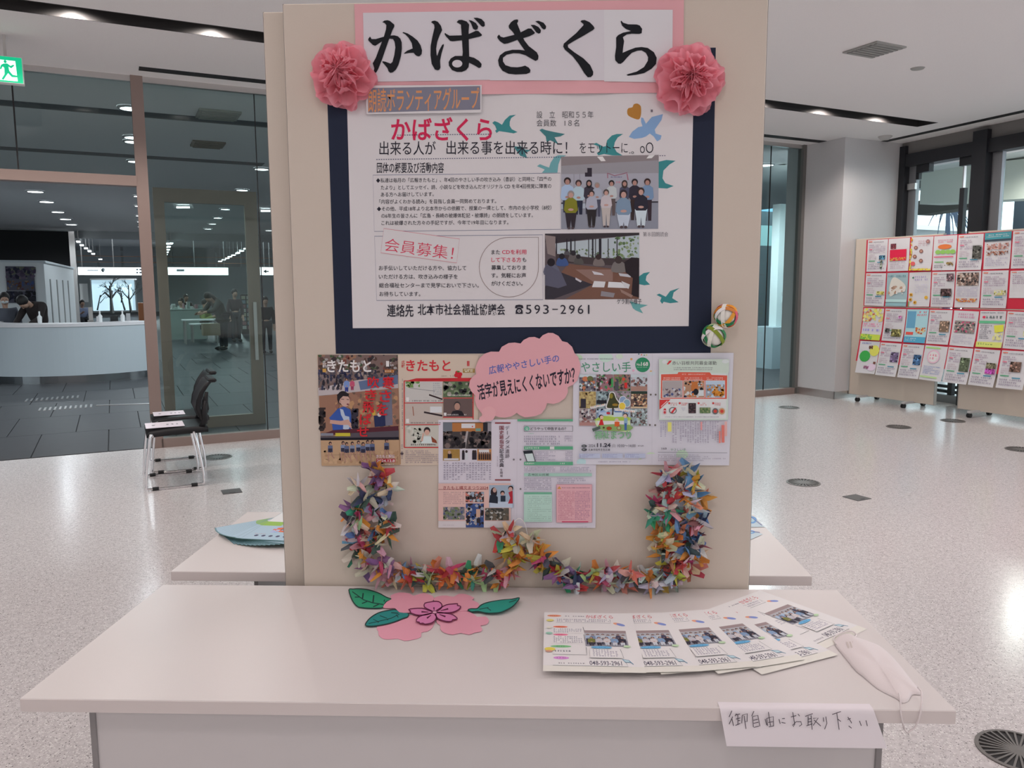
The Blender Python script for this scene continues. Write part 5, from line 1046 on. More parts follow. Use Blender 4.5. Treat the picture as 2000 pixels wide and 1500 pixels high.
p.poly(z4([(165, 770), (400, 795), (745, 815), (745, 860), (165, 830)]), (70, 58, 60)); p.poly(z4([(250, 840), (700, 890), (745, 960), (742, 1085), (230, 1085), (420, 985), (200, 900)]), (118, 82, 70)); p.poly(z4([(200, 900), (420, 985), (150, 1085), (87, 1085), (87, 1000)]), (58, 52, 60)); p.poly(z4([(300, 880), (560, 880), (560, 960), (430, 970)]), (140, 108, 100))
for q, c_ in (([(430, 960), (510, 965), (500, 1005), (415, 1003)], (212, 204, 206)), ([(530, 965), (620, 970), (660, 1010), (525, 1005)], (215, 208, 210)), ([(620, 960), (680, 985), (670, 1015), (640, 1000)], (205, 198, 200)), ([(480, 1030), (575, 1045), (565, 1075), (475, 1065)], (140, 130, 135)), ([(415, 890), (480, 905), (500, 920), (430, 915)], (200, 190, 196)), ([(600, 905), (690, 915), (685, 935), (610, 925)], (190, 184, 190)), ([(300, 935), (345, 960), (335, 970), (300, 950)], (190, 180, 186))): p.poly(z4(q), c_)
for x, y, r_, c1, c2 in ((130, 830, 27, (38, 32, 38), (98, 96, 112)), (205, 788, 20, (40, 36, 42), (66, 84, 130)), (285, 765, 18, (50, 44, 50), (100, 90, 90)), (320, 790, 16, (46, 40, 44), (84, 78, 76)), (460, 792, 19, (60, 46, 46), (120, 106, 104)), (600, 812, 26, (66, 54, 54), (118, 108, 106)), (240, 745, 10, (56, 50, 54), (90, 84, 88))):
    X, Y = Z4(x, y); k = r_*.28; p.poly([(X-k*1.8, Y+k*3.2), (X-k*1.4, Y+k*.8), (X, Y+k*.5), (X+k*1.5, Y+k*.9), (X+k*2.2, Y+k*3.2)], c2, 3); p.ell(X, Y, k, k*1.05, c1)
p.poly(z4([(87, 850), (130, 860), (200, 900), (240, 990), (180, 1010), (87, 990)]), (92, 88, 104)); p.poly(z4([(640, 830), (690, 795), (745, 800), (743, 1075), (690, 1060), (700, 940), (650, 900)]), (44, 36, 40)); p.poly(z4([(610, 1015), (700, 1060), (690, 1078), (620, 1040)]), (150, 118, 108))
p.out('printed_meeting_photo', post, po_)

# pink banner with white title sheets
ban, bo_ = sheet('pink_banner', ((692, 8), (1336, -1), (1334, 181), (697, 186)), 'pink paper banner with big black brush lettering at the top', 'banner', (220, 158, 163), .0024, 30, 10, lambda s, t: .0002+.006*(max(0, t-.8)/.2)**2*(.5+.5*math.sin(19*s+1)))
for q, dh in ((((709, 25), (958, 21), (958, 156), (712, 160)), 0), (((957, 21), (1181, 19), (1180, 157), (957, 157)), .0003), (((1180, 19), (1314, 19), (1313, 161), (1180, 159)), .0006)):
    sheet('title_sheet', q, None, None, (210, 197, 202) if dh < .0005 else (214, 203, 206), .0035+dh, 10, 8, wob(.0015, q[0][0]), parent=ban, org=bo_)
p = Pr(lambda x, y, q: BP(x, y, .0048+q), 1); INKK = (24, 25, 30)
def gz(z, ox): return [(ox+x*.12, 30+y*.12) for x, y in z]
A_ = 710; B_ = 950; C_ = 1150
GLY = [(A_, [(305, 110), (340, 85), (390, 78), (430, 90), (500, 150), (500, 185), (470, 240), (440, 325), (400, 430), (300, 720), (240, 870), (210, 925), (180, 940), (165, 920), (175, 860), (150, 780), (200, 690), (260, 530), (330, 350), (365, 230), (372, 160), (345, 125)]),
       (A_, [(105, 345), (120, 365), (130, 385), (200, 385), (320, 350), (420, 330), (500, 325), (560, 340), (600, 380), (622, 440), (625, 540), (610, 660), (570, 800), (530, 880), (480, 925), (440, 935), (410, 915), (390, 860), (350, 810), (305, 760), (310, 745), (360, 755), (440, 785), (470, 760), (500, 650), (518, 520), (505, 430), (480, 385), (430, 380), (330, 405), (260, 450), (190, 495), (150, 480), (80, 410), (75, 385)]),
       (A_, [(630, 280), (650, 272), (720, 295), (800, 345), (880, 410), (930, 490), (952, 570), (945, 630), (920, 660), (890, 668), (850, 650), (815, 608), (750, 610), (665, 625), (660, 615), (710, 575), (790, 542), (800, 540), (785, 450), (730, 360), (680, 310)]),
       (A_, [(1100, 110), (1120, 92), (1160, 85), (1210, 105), (1260, 170), (1280, 240), (1240, 320), (1200, 430), (1182, 540), (1190, 640), (1200, 660), (1230, 570), (1280, 480), (1305, 465), (1308, 490), (1270, 620), (1245, 740), (1252, 850), (1235, 885), (1200, 893), (1160, 880), (1110, 790), (1090, 650), (1092, 500), (1120, 350), (1155, 200), (1150, 150)]),
       (A_, [(1330, 285), (1345, 300), (1400, 330), (1600, 325), (1720, 300), (1830, 250), (1870, 255), (1925, 310), (1925, 330), (1890, 345), (1720, 385), (1600, 405), (1450, 422), (1410, 415), (1340, 340), (1317, 300)]),
       (A_, [(1515, 110), (1550, 75), (1600, 72), (1680, 100), (1720, 150), (1710, 260), (1715, 500), (1720, 670), (1800, 690), (1880, 740), (1922, 790), (1915, 840), (1880, 858), (1800, 810), (1718, 770), (1710, 840), (1670, 890), (1600, 920), (1520, 920), (1440, 890), (1390, 820), (1385, 760), (1420, 700), (1490, 660), (1610, 660), (1615, 600), (1600, 350), (1585, 150), (1540, 125)]),
       (A_, [(1710, 75), (1760, 85), (1830, 125), (1865, 180), (1855, 225), (1820, 238), (1785, 220), (1750, 130)]), (A_, [(1790, 40), (1850, 38), (1920, 60), (1970, 110), (1975, 165), (1950, 187), (1920, 175), (1860, 110)]),
       (B_, [(205, 312), (230, 345), (280, 360), (440, 320), (560, 275), (680, 213), (730, 215), (790, 280), (780, 300), (700, 340), (500, 400), (350, 455), (290, 465), (220, 420), (178, 365), (180, 340)]),
       (B_, [(515, 70), (518, 95), (500, 130), (560, 280), (620, 410), (690, 500), (820, 600), (848, 660), (840, 720), (800, 742), (750, 715), (640, 650), (540, 620), (440, 615), (330, 640), (270, 690), (270, 750), (310, 810), (400, 840), (500, 845), (570, 835), (630, 818), (690, 850), (718, 890), (710, 930), (650, 955), (480, 962), (360, 950), (260, 900), (205, 820), (190, 730), (220, 650), (300, 590), (420, 560), (540, 560), (625, 572), (560, 480), (500, 390), (430, 270), (370, 210), (362, 170), (400, 110), (450, 75), (490, 66)]),
       (B_, [(720, 155), (780, 155), (850, 190), (888, 240), (880, 285), (850, 298), (810, 275), (760, 205)]), (B_, [(795, 95), (850, 88), (930, 120), (973, 175), (965, 220), (935, 230), (905, 210), (860, 145)]),
       (B_, [(1530, 100), (1550, 80), (1600, 75), (1680, 110), (1740, 170), (1762, 210), (1740, 235), (1600, 320), (1430, 415), (1325, 480), (1330, 520), (1430, 600), (1580, 700), (1690, 810), (1740, 920), (1735, 970), (1700, 1005), (1650, 1008), (1600, 950), (1500, 790), (1400, 660), (1280, 560), (1250, 510), (1260, 460), (1340, 390), (1460, 290), (1580, 160), (1580, 140)]),
       (C_, [(528, 85), (560, 120), (640, 145), (780, 148), (830, 165), (868, 220), (860, 290), (820, 302), (700, 298), (620, 310), (555, 355), (575, 420), (560, 520), (550, 610), (640, 570), (760, 525), (860, 515), (960, 530), (1060, 600), (1105, 690), (1095, 790), (1020, 870), (900, 940), (760, 970), (640, 982), (610, 970), (640, 955), (780, 915), (900, 840), (960, 740), (965, 680), (930, 610), (860, 570), (790, 575), (700, 610), (620, 690), (560, 760), (520, 788), (480, 785), (430, 730), (425, 660), (445, 520), (445, 360), (480, 320), (560, 280), (690, 255), (600, 220), (545, 170), (518, 105)])]
for ox, z in GLY: p.poly(gz(z, ox), INKK)
p.ell(710+1525*.12, 30+786*.12, 83*.12, 62*.12, (210, 197, 202), 20)
p.out('brush_lettering', ban, bo_)
# grey tag with orange lettering
tg, to_ = sheet('grey_title_tag', ((714, 167), (941, 166), (940, 220), (716, 223)), 'small white slip with orange lettering on a grey band', 'paper sign', WHT, .0095, 6, 4)
p = Pr(lambda x, y, q: BP(x, y, .0097+q), 1); p.poly([(718, 172), (938, 168), (938, 214), (719, 220)], (126, 120, 134)); p.text('朗読ボランティアグループ', ((719, 173), (936, 170), (936, 214), (719, 220)), (212, 140, 95), .008, ink=True); p.out('printed_band', tg, to_)

# ------------------------------------------------------------------ magazine pages
mA, oA = sheet('magazine_cover', ((620, 693), (777, 693), (783, 907), (628, 909)), 'magazine cover with running children photos, leftmost on the board', 'magazine page', (190, 150, 120), .0016, lift=wob(.002))
p = Pr(lambda x, y, q: BP(x, y, .0020+q), 1, step=3e-5); AX = lambda x: 600+x*.2; AY = lambda y: 640+y*.2; a2 = lambda z: [(AX(x), AY(y)) for x, y in z]
def skew(z):                                     # follow the page's own slight slant
    return [(x+(y-693)*.037-0, y) for x, y in z]
p.poly([(621, 693), (777, 693), (778, 768), (622, 773)], (120, 96, 92)); p.clip = (621, 694, 776, 726); p.crowd(621, 693, 777, 728, 120, [(88, 66, 60), (60, 50, 52), (150, 110, 90), (120, 70, 62), (160, 150, 150), (70, 84, 60)], 5)
p.clip = (621, 722, 777, 742); p.crowd(621, 722, 777, 742, 150, [(52, 50, 66), (84, 76, 84), (110, 96, 96), (44, 44, 72), (150, 130, 124), (60, 60, 90)], 3.5, asp=1.5); p.clip = None
p.poly([(621, 758), (700, 742), (777, 736), (778, 762), (622, 773)], (186, 170, 172)); p.poly([(700, 745), (777, 732), (777, 750), (704, 762)], (96, 108, 140))
p.crowd(622, 732, 670, 762, 60, [(46, 42, 50), (90, 84, 90), (130, 110, 110), (60, 60, 80)], 3, 4, asp=2.2); p.person(677, 741, 2.4, (30, 26, 30), (180, 130, 110), (120, 140, 190), (50, 60, 130), 765); p.person(688, 742, 2, (30, 26, 30), (180, 130, 110), (190, 80, 110), (150, 60, 90), 762)
p.text('きたもと', (639, 703, 725, 727), (232, 222, 225), .022, ink=True); p.vtext('広報', 630, 704, 637, 719, (232, 222, 225), .02); p.rect(630, 720, 637, 727, (200, 150, 80)); p.text('1', (754, 705, 760, 716), (235, 225, 228), .02, ink=True); p.greek(762, 706, 770, 716, 2, (220, 210, 215)); p.rect(751, 722, 770, 728, (170, 110, 60)); p.greek(752, 723, 769, 727, 1, (235, 220, 215))
p.poly([(623, 774), (700, 765), (778, 758), (780, 833), (626, 846)], (150, 108, 90)); p.clip = (624, 766, 779, 840); p.crowd(655, 766, 779, 836, 110, [(166, 118, 96), (140, 96, 84), (120, 98, 84), (180, 134, 100), (104, 80, 70)], 6, 5); p.clip = None; p.poly([(745, 764), (765, 762), (767, 830), (750, 832)], (112, 108, 124)); p.crowd(622, 796, 636, 842, 14, [(40, 34, 38), (60, 48, 48)], 7, 2)
p.poly(a2([(235, 860), (300, 790), (360, 770), (420, 800), (440, 900), (430, 990), (330, 1005), (250, 1000), (240, 920), (215, 880)]), (58, 84, 156)); p.poly(a2([(320, 790), (350, 800), (370, 860), (410, 870), (420, 960), (400, 1000), (350, 990), (355, 900), (330, 850)]), (178, 182, 200)); p.poly(a2([(225, 900), (330, 910), (400, 895), (455, 970), (440, 1000), (400, 950), (330, 950), (220, 935)]), (196, 150, 138))
p.ell(AX(352), AY(690), 12, 14.5, (42, 36, 40), 16, -.2); p.ell(AX(368), AY(712), 9.6, 12, (198, 156, 144), 16, -.2); p.line(a2([(330, 698), (360, 700)]), 1.1, (50, 40, 44)); p.line(a2([(385, 700), (408, 704)]), 1.1, (50, 40, 44)); p.ell(AX(396), AY(748), 2.4, 1.6, (130, 70, 76)); p.ell(AX(322), AY(722), 2, 3.4, (180, 136, 126)); p.poly(a2([(290, 655), (310, 640), (370, 625), (410, 650), (400, 672), (350, 668), (318, 700), (305, 740)]), (40, 34, 38))
p.crowd(AX(430), AY(790), AX(500), AY(990), 24, [(40, 38, 48), (56, 50, 62)], 7, 3); p.poly(a2([(650, 860), (760, 850), (765, 960), (660, 970)]), (40, 46, 80)); p.ell(AX(705), AY(850), 4, 4, (205, 190, 185)); p.ell(AX(650), AY(830), 3.5, 6, (205, 165, 70))
p.poly(a2([(250, 1002), (500, 985), (890, 960), (895, 1010), (430, 1040), (130, 1050)]), (84, 40, 50)); p.rect(AX(132), AY(1030), AX(255), AY(1056), (130, 128, 140)); p.rect(AX(275), AY(1028), AX(420), AY(1060), (196, 176, 60)); p.poly(a2([(425, 1030), (895, 1005), (895, 1080), (130, 1090), (130, 1060), (425, 1062)]), (86, 76, 84)); p.poly(a2([(130, 1078), (895, 1068), (897, 1100), (132, 1105)]), (28, 26, 36))
p.poly(a2([(132, 1100), (897, 1095), (903, 1340), (145, 1350)]), (186, 148, 118)); p.crowd(AX(150), AY(1200), AX(890), AY(1330), 50, [(176, 136, 106), (196, 158, 126), (166, 128, 100)], 6, 8); p.line(a2([(180, 1245), (680, 1238)]), .5, (120, 100, 90))
for x, yy in ((225, 1130), (350, 1125), (385, 1135), (440, 1130), (500, 1120), (545, 1135), (590, 1115), (635, 1115), (775, 1105)):
    X, Y = AX(x), AY(yy); p.ell(X, Y, 3, 3.6, (46, 38, 42)); p.ell(X+.5, Y+1, 2, 2.2, (176, 128, 112)); p.poly([(X-4.5, Y+4), (X+4.5, Y+4), (X+5, Y+17), (X-4.5, Y+17)], (92, 98, 128) if x % 2 else (128, 134, 160)); p.poly([(X-4, Y+10), (X+4, Y+10), (X+4, Y+18), (X-4, Y+18)], (50, 48, 66)); p.line([(X-2, Y+17), (X-4, Y+27), (X-2.5, Y+36)], 2.3, (176, 132, 116)); p.line([(X+2, Y+17), (X+4, Y+25), (X+8, Y+29)], 2.2, (166, 122, 108))
for s_, x0, y0, h_ in (('寒さを', 747, 736, 26), ('吹き飛ばせ', 718, 736, 24)):
    for i, ch in enumerate(s_): xx = x0-i*(6.0 if s_[0] != '吹' else 5.2); p.text(ch, (xx, y0+i*h_, xx+23, y0+(i+1)*h_-2), (200, 42, 50), .02)
p.text('きたもと駅伝', (735, 888, 771, 895), (232, 200, 205), .02); p.rect(735, 896, 772, 903, (178, 50, 66)); p.text('2024.12.8', (736, 896.5, 771, 903), (235, 215, 220), .02); p.greek(752, 905, 771, 909, 1, (225, 215, 220)); p.out('cover_print', mA, oA)

mB, oB = sheet('magazine_page', ((777, 693), (934, 693), (934, 908), (781, 909)), 'cream magazine page with red title and red framed photos', 'magazine page', (208, 184, 168), .0013, lift=wob(.001, 2))
p = Pr(lambda x, y, q: BP(x, y, .0017+q), 1, step=3e-5); RDX = (198, 50, 56)
p.text('きたもと', (793, 703, 880, 725), (204, 52, 60), .022, ink=True); p.vtext('広報', 784, 704, 791, 719, (190, 60, 60), .02); p.text('1', (912, 705, 917, 715), (190, 80, 80), .0, ink=True); p.rect(904, 720, 927, 728, (160, 124, 66)); p.text('情報版', (906, 721, 925, 727), (225, 210, 190), .03)
for x, y in ((893, 728), (899, 731), (891, 733), (897, 736)): p.ell(x, y, 4, 4, (200, 40, 52))
p.ell(895, 726, 3, 1.6, (90, 120, 60)); p.greek(862, 733, 890, 736, 1, (150, 120, 110))
p.poly([(813, 739), (925, 738), (925, 743), (788, 744), (789, 745)], RDX); p.frame(789.5, 744, 924, 874, 1.8, RDX)
p.poly([(791, 745), (864, 745), (864, 786), (792, 787)], (196, 186, 182)); p.crowd(792, 745, 820, 757, 20, [(110, 140, 84), (150, 170, 110)], 4); p.greek(846, 747, 863, 772, 6, (150, 150, 160)); p.line([(838, 771), (864, 780)], 3, (56, 40, 42)); p.greek(792, 781, 862, 785, 1, (90, 80, 84)); p.line([(800, 758), (850, 764)], .8, (120, 115, 120)); p.rect(793, 776, 799, 784, (226, 216, 220)); p.line([(789, 787), (924, 786)], 1.4, RDX)
p.poly([(792, 788), (864, 788), (864, 829), (792, 829)], (190, 172, 164)); p.line([(828, 805), (864, 812)], 3.4, (52, 40, 44)); p.line([(806, 794), (808, 812)], 1.6, (150, 90, 70)); p.rect(840, 794, 863, 806, (215, 208, 210)); p.rect(793, 818, 799, 826, (230, 220, 224)); p.greek(802, 824, 862, 828, 1, (80, 72, 78)); p.line([(789, 829.5), (860, 829)], 1.4, RDX)
p.poly([(793, 831), (857, 831), (856, 872), (793, 873)], (196, 186, 176)); p.crowd(793, 831, 826, 868, 30, [(180, 176, 164), (206, 200, 190)], 5); p.ell(834, 841, 6.4, 7, (50, 38, 40)); p.ell(834, 844.5, 5, 5.6, (206, 160, 145)); p.poly([(822, 866), (826, 852), (842, 852), (852, 866)], (210, 214, 226)); p.poly([(842, 852), (852, 860), (854, 866), (844, 864)], (140, 70, 50)); p.line([(824, 862), (827, 846)], 3, (206, 160, 145)); p.greek(802, 866, 852, 871, 1, (66, 60, 66))
p.rect(865.5, 745, 922.5, 776, (92, 104, 78)); p.crowd(866, 746, 922, 774, 50, [(70, 84, 60), (50, 48, 50), (130, 140, 110), (160, 150, 140)], 5); p.greek(874, 770, 920, 774, 1, (226, 220, 224)); p.line([(865, 777.5), (924, 777.5)], 1.4, RDX)
p.rect(866, 779, 922.5, 814, (104, 84, 82)); p.ell(893, 792, 6.6, 8.2, (60, 54, 56)); p.ell(893, 794, 5.6, 7, (176, 132, 118)); p.poly([(879, 812), (884, 803), (893, 801), (902, 803), (908, 812)], (40, 36, 42)); p.greek(874, 808, 920, 812, 1, (222, 212, 214)); p.rect(867, 806, 872, 812, (222, 212, 214)); p.line([(865, 815), (924, 815)], 1.6, RDX)
p.greek(784, 740, 787.5, 870, 1, (130, 110, 120), True); p.ell(785, 886, 3, 2.5, (60, 50, 54)); p.greek(792, 879, 856, 905, 7, (150, 130, 140)); p.greek(783, 868, 787, 905, 1, (140, 120, 130), True); p.out('page_print', mB, oB)

mC, oC = sheet('magazine_spread', ((856, 820), (1165, 818), (1163, 1031), (857, 1030)), 'open magazine spread with green bands and pink columns, lowest on the board', 'magazine page', (214, 201, 210), .0026, 16, 8, wob(.002, 1))
p = Pr(lambda x, y, q: BP(x, y, .0030+q), 1, step=3e-5); cx_ = lambda x: 840+x*.18; cy_ = lambda y: 780+y*.18
def cr(x0, y0, x1, y1, c): p.rect(cx_(x0), cy_(y0), cx_(x1), cy_(y1), c)
def cg(x0, y0, x1, y1, r, c, v=False, **k): p.greek(cx_(x0), cy_(y0), cx_(x1), cy_(y1), r, c, v, **k)
def ccr(x0, y0, x1, y1, n, pal, s_, sd=0, asp=1): p.crowd(cx_(x0), cy_(y0), cx_(x1), cy_(y1), n, pal, s_, sd, asp)
cr(140, 248, 665, 535, (74, 66, 66)); cr(140, 250, 240, 360, (110, 112, 120)); cr(240, 255, 590, 350, (176, 112, 66)); cr(575, 255, 625, 345, (46, 44, 50)); cr(625, 255, 665, 370, (150, 140, 146)); cr(340, 262, 488, 312, (214, 206, 208)); cr(495, 315, 550, 345, (110, 150, 140)); p.ell(cx_(460), cy_(295), 1.4, 1.2, (200, 60, 60))
p.poly([(cx_(395), cy_(345)), (cx_(415), cy_(345)), (cx_(385), cy_(535)), (cx_(350), cy_(535))], (170, 156, 156)); ccr(140, 345, 385, 530, 46, [(30, 28, 32), (40, 36, 40), (58, 50, 52), (120, 100, 96)], 5.5, 1); ccr(415, 345, 665, 530, 46, [(30, 28, 32), (40, 36, 40), (58, 50, 52), (120, 100, 96)], 5.5, 2)
cr(140, 540, 322, 665, (166, 128, 70)); cg(140, 540, 322, 640, 12, (140, 100, 56), True); cr(190, 590, 235, 640, (44, 36, 42)); p.ell(cx_(210), cy_(575), 3, 3.4, (190, 150, 130)); cr(150, 640, 310, 660, (205, 196, 200))
for x in (360, 395, 470, 490): cr(x-14, 575, x+14, 655, (50, 44, 52) if x != 395 else (205, 200, 205)); p.ell(cx_(x), cy_(566), 2.4, 2.8, (60, 48, 48))
cr(512, 540, 665, 665, (190, 128, 76)); cr(530, 545, 640, 590, (214, 206, 208))
for k in range(6): cr(525+k*23, 590, 543+k*23, 655, (48, 40, 46)); p.ell(cx_(534+k*23), cy_(584), 1.8, 2.2, (120, 90, 80))
cg(140, 685, 665, 875, 17, (150, 138, 155), True); cr(704, 250, 873, 264, (140, 56, 62)); cr(704, 868, 873, 881, (140, 56, 62))
for i, ch in enumerate('国史跡指定記念式典'): p.text(ch, (cx_(752), cy_(286+i*50.5), cx_(800), cy_(332+i*50.5)), (126, 48, 58) if i < 5 else (60, 50, 60), .012)
p.vtext('を開催', cx_(760), cy_(748), cx_(788), cy_(846), (80, 60, 72)); p.vtext('デーノタメ遺跡', cx_(815), cy_(286), cx_(862), cy_(640), (76, 60, 72), .0); cg(724, 620, 738, 830, 1, (150, 130, 145), True)
cr(90, 912, 875, 1320, (220, 178, 170)); cr(90, 975, 630, 980, (130, 50, 56)); p.text('きたもと縄文まつり2024', (cx_(142), cy_(940), cx_(630), cy_(977)), (150, 62, 62), .012); cg(145, 1000, 370, 1140, 7, (170, 130, 135))
cr(640, 930, 905, 1175, (160, 170, 186)); cr(650, 1110, 895, 1175, (190, 196, 212)); p.ell(cx_(692), cy_(1010), 6.4, 10, (46, 36, 42)); p.poly([(cx_(638), cy_(1120)), (cx_(650), cy_(1040)), (cx_(700), cy_(1030)), (cx_(735), cy_(1060)), (cx_(735), cy_(1130))], (40, 44, 56)); p.ell(cx_(700), cy_(985), 3.6, 4.6, (190, 150, 140)); p.ell(cx_(786), cy_(1015), 4.4, 4.6, (40, 34, 38)); p.ell(cx_(787), cy_(1025), 3.2, 3.4, (196, 150, 138)); cr(765, 1045, 818, 1110, (44, 52, 66)); p.ell(cx_(875), cy_(965), 5, 5, (48, 36, 40)); p.ell(cx_(872), cy_(975), 3.8, 4.4, (200, 156, 146)); p.poly([(cx_(850), cy_(1010)), (cx_(895), cy_(990)), (cx_(898), cy_(1130)), (cx_(845), cy_(1130)), (cx_(870), cy_(1070))], (176, 46, 58))
for x0, y0, x1, y1, sd, pal in ((385, 1003, 585, 1115, 1, [(90, 70, 66), (150, 160, 175), (205, 120, 110), (60, 50, 52), (200, 190, 190)]), (143, 1168, 375, 1305, 2, [(120, 116, 122), (70, 84, 120), (180, 160, 150), (110, 120, 90)]), (388, 1130, 583, 1390, 3, [(60, 80, 130), (50, 42, 48), (200, 170, 150), (160, 160, 170)]), (596, 1180, 855, 1312, 4, [(90, 84, 76), (180, 174, 170), (110, 96, 84), (60, 58, 56)])):
    cr(x0, y0, x1, y1, pal[0]); ccr(x0, y0, x1, y1, 60, pal, 4, sd)
cr(90, 1320, 388, 1392, WHT); cr(583, 1320, 905, 1392, WHT); cg(140, 1360, 262, 1370, 1, (150, 140, 150)); cr(500, 1190, 545, 1280, (200, 160, 140)); cr(505, 1290, 545, 1340, (50, 44, 50))
GR = (96, 165, 128)
cr(948, 215, 1550, 238, GR); p.frame(cx_(1020), cy_(288), cx_(1548), cy_(348), .6, (90, 90, 96)); p.ell(cx_(1050), cy_(317), 5.4, 4.6, (110, 175, 150)); p.text('Q.1'[0:1], (cx_(1040), cy_(300), cx_(1060), cy_(334)), (235, 235, 235), .02); p.text('どうやって申告するの？', (cx_(1090), cy_(302), cx_(1475), cy_(335)), (60, 58, 68), .016); cg(1055, 365, 1130, 378, 1, (120, 180, 150)); cg(1020, 392, 1408, 496, 4, (140, 130, 150)); cg(1460, 392, 1540, 460, 3, (140, 130, 150))
cr(1020, 510, 1550, 545, GR); cr(1300, 512, 1348, 542, (220, 220, 222)); cg(1032, 516, 1300, 540, 1, (225, 235, 228)); cr(1020, 678, 1550, 714, GR); cg(1032, 684, 1130, 708, 1, (225, 235, 228)); cg(1410, 684, 1490, 708, 1, (225, 235, 228)); cg(1140, 562, 1360, 665, 5, (150, 140, 160)); cg(1470, 562, 1545, 665, 5, (150, 140, 160)); 
p.poly([(cx_(1008), cy_(560)), (cx_(1110), cy_(553)), (cx_(1145), cy_(675)), (cx_(1050), cy_(678))], (44, 48, 54), 0); p.poly([(cx_(1028), cy_(592)), (cx_(1112), cy_(586)), (cx_(1136), cy_(672)), (cx_(1056), cy_(674))], (206, 214, 212))
cg(1020, 730, 1360, 785, 3, (140, 130, 150)); cg(1410, 730, 1745, 785, 3, (150, 140, 160)); cr(1020, 802, 1755, 835, (166, 196, 182)); p.text('各地区公民館', (cx_(1060), cy_(804), cx_(1290), cy_(830)), (70, 80, 80), .01); cg(1020, 850, 1320, 985, 7, (140, 130, 150)); cg(1380, 850, 1690, 912, 3, (150, 140, 160)); cr(1018, 1008, 1322, 1330, (184, 208, 196)); cr(1018, 1008, 1322, 1030, (110, 170, 140)); cg(1060, 1045, 1312, 1325, 14, (130, 160, 150), fill=.4)
cr(1372, 925, 1756, 1335, (224, 168, 174)); p.frame(cx_(1372), cy_(925), cx_(1756), cy_(1335), .5, (190, 110, 125)); p.poly([(cx_(1380), cy_(972)), (cx_(1402), cy_(940)), (cx_(1424), cy_(972))], (215, 150, 80)); cg(1430, 952, 1735, 968, 1, (120, 80, 95)); cg(1392, 990, 1565, 1310, 17, (190, 110, 130)); cg(1572, 990, 1740, 1310, 17, (170, 110, 140)); cr(1430, 1322, 1716, 1336, (205, 80, 110)); cg(1590, 1380, 1700, 1390, 1, (150, 140, 150))
for x, y in ((908, 653), (981, 653), (981, 972)): p.ell(cx_(x), cy_(y), 1.9, 1.9, (120, 112, 116))
p.line([(cx_(946), 819), (cx_(940), 1030)], .5, (198, 186, 194)); p.out('spread_print', mC, oC)

mD, oD = sheet('magazine_spread', ((1120, 691), (1433, 689), (1424, 909), (1118, 907)), 'pale magazine spread with photo grid and red box, right of the pink cloud', 'magazine page', (212, 202, 210), .0036, 16, 8, wob(.003, 4))
p = Pr(lambda x, y, q: BP(x, y, .0040+q), 1, step=3e-5); dx_ = lambda x: 1100+x*.18; dy_ = lambda y: 670+y*.18
def R_(x0, y0, x1, y1, c): p.rect(dx_(x0), dy_(y0), dx_(x1), dy_(y1), c)
def G_(x0, y0, x1, y1, r, c, v=False, **k): p.greek(dx_(x0), dy_(y0), dx_(x1), dy_(y1), r, c, v, **k)
def W_c(x0, y0, x1, y1, n, pal, s_, sd=0): R_(x0, y0, x1, y1, pal[0]); p.crowd(dx_(x0), dy_(y0), dx_(x1), dy_(y1), n, pal[1:], s_, sd)
p.clip = (1121, 691.5, 1432, 906)
for x, y, r_, c_ in ((160, 160, 9, (190, 208, 180)), (460, 150, 14, (196, 214, 200)), (610, 145, 7, (206, 214, 196)), (560, 330, 8, (200, 216, 222)), (965, 330, 6, (206, 206, 226)), (950, 1230, 11, (200, 212, 186)), (850, 1290, 9, (204, 216, 176)), (200, 1300, 10, (186, 208, 210)), (1290, 1210, 12, (200, 214, 190)), (1680, 1300, 9, (190, 214, 216))): p.ell(dx_(x), min(dy_(y), 903), r_, r_*.75, c_)
p.clip = None
G_(165, 165, 545, 182, 1, (96, 96, 110)); p.text('やさしい手', (dx_(195), dy_(205), dx_(735), dy_(315)), (62, 140, 104), .0, ink=True); p.ell(dx_(862), dy_(236), 14.4, 14.4, (52, 134, 96), 26); p.text('No.', (dx_(798), dy_(220), dx_(842), dy_(245)), (225, 225, 228), .01, ink=True); p.text('168', (dx_(845), dy_(205), dx_(922), dy_(248)), (232, 230, 234), .02, ink=True); G_(800, 258, 925, 268, 1, (210, 225, 215))
for x, y, c_ in ((740, 175, (222, 160, 100)), (762, 298, (226, 170, 190)), (952, 305, (224, 176, 110)), (820, 120, (80, 110, 130)), (850, 128, (220, 120, 90)), (880, 132, (110, 150, 110)), (905, 130, (210, 190, 120))): p.ell(dx_(x), dy_(y), 2.6 if x < 800 or x > 940 else 1.6, 2.4 if x < 800 else 1.4, c_, 5)
px_ = [172, 357, 544, 731, 915]; py_ = [338, 523, 711, 900]
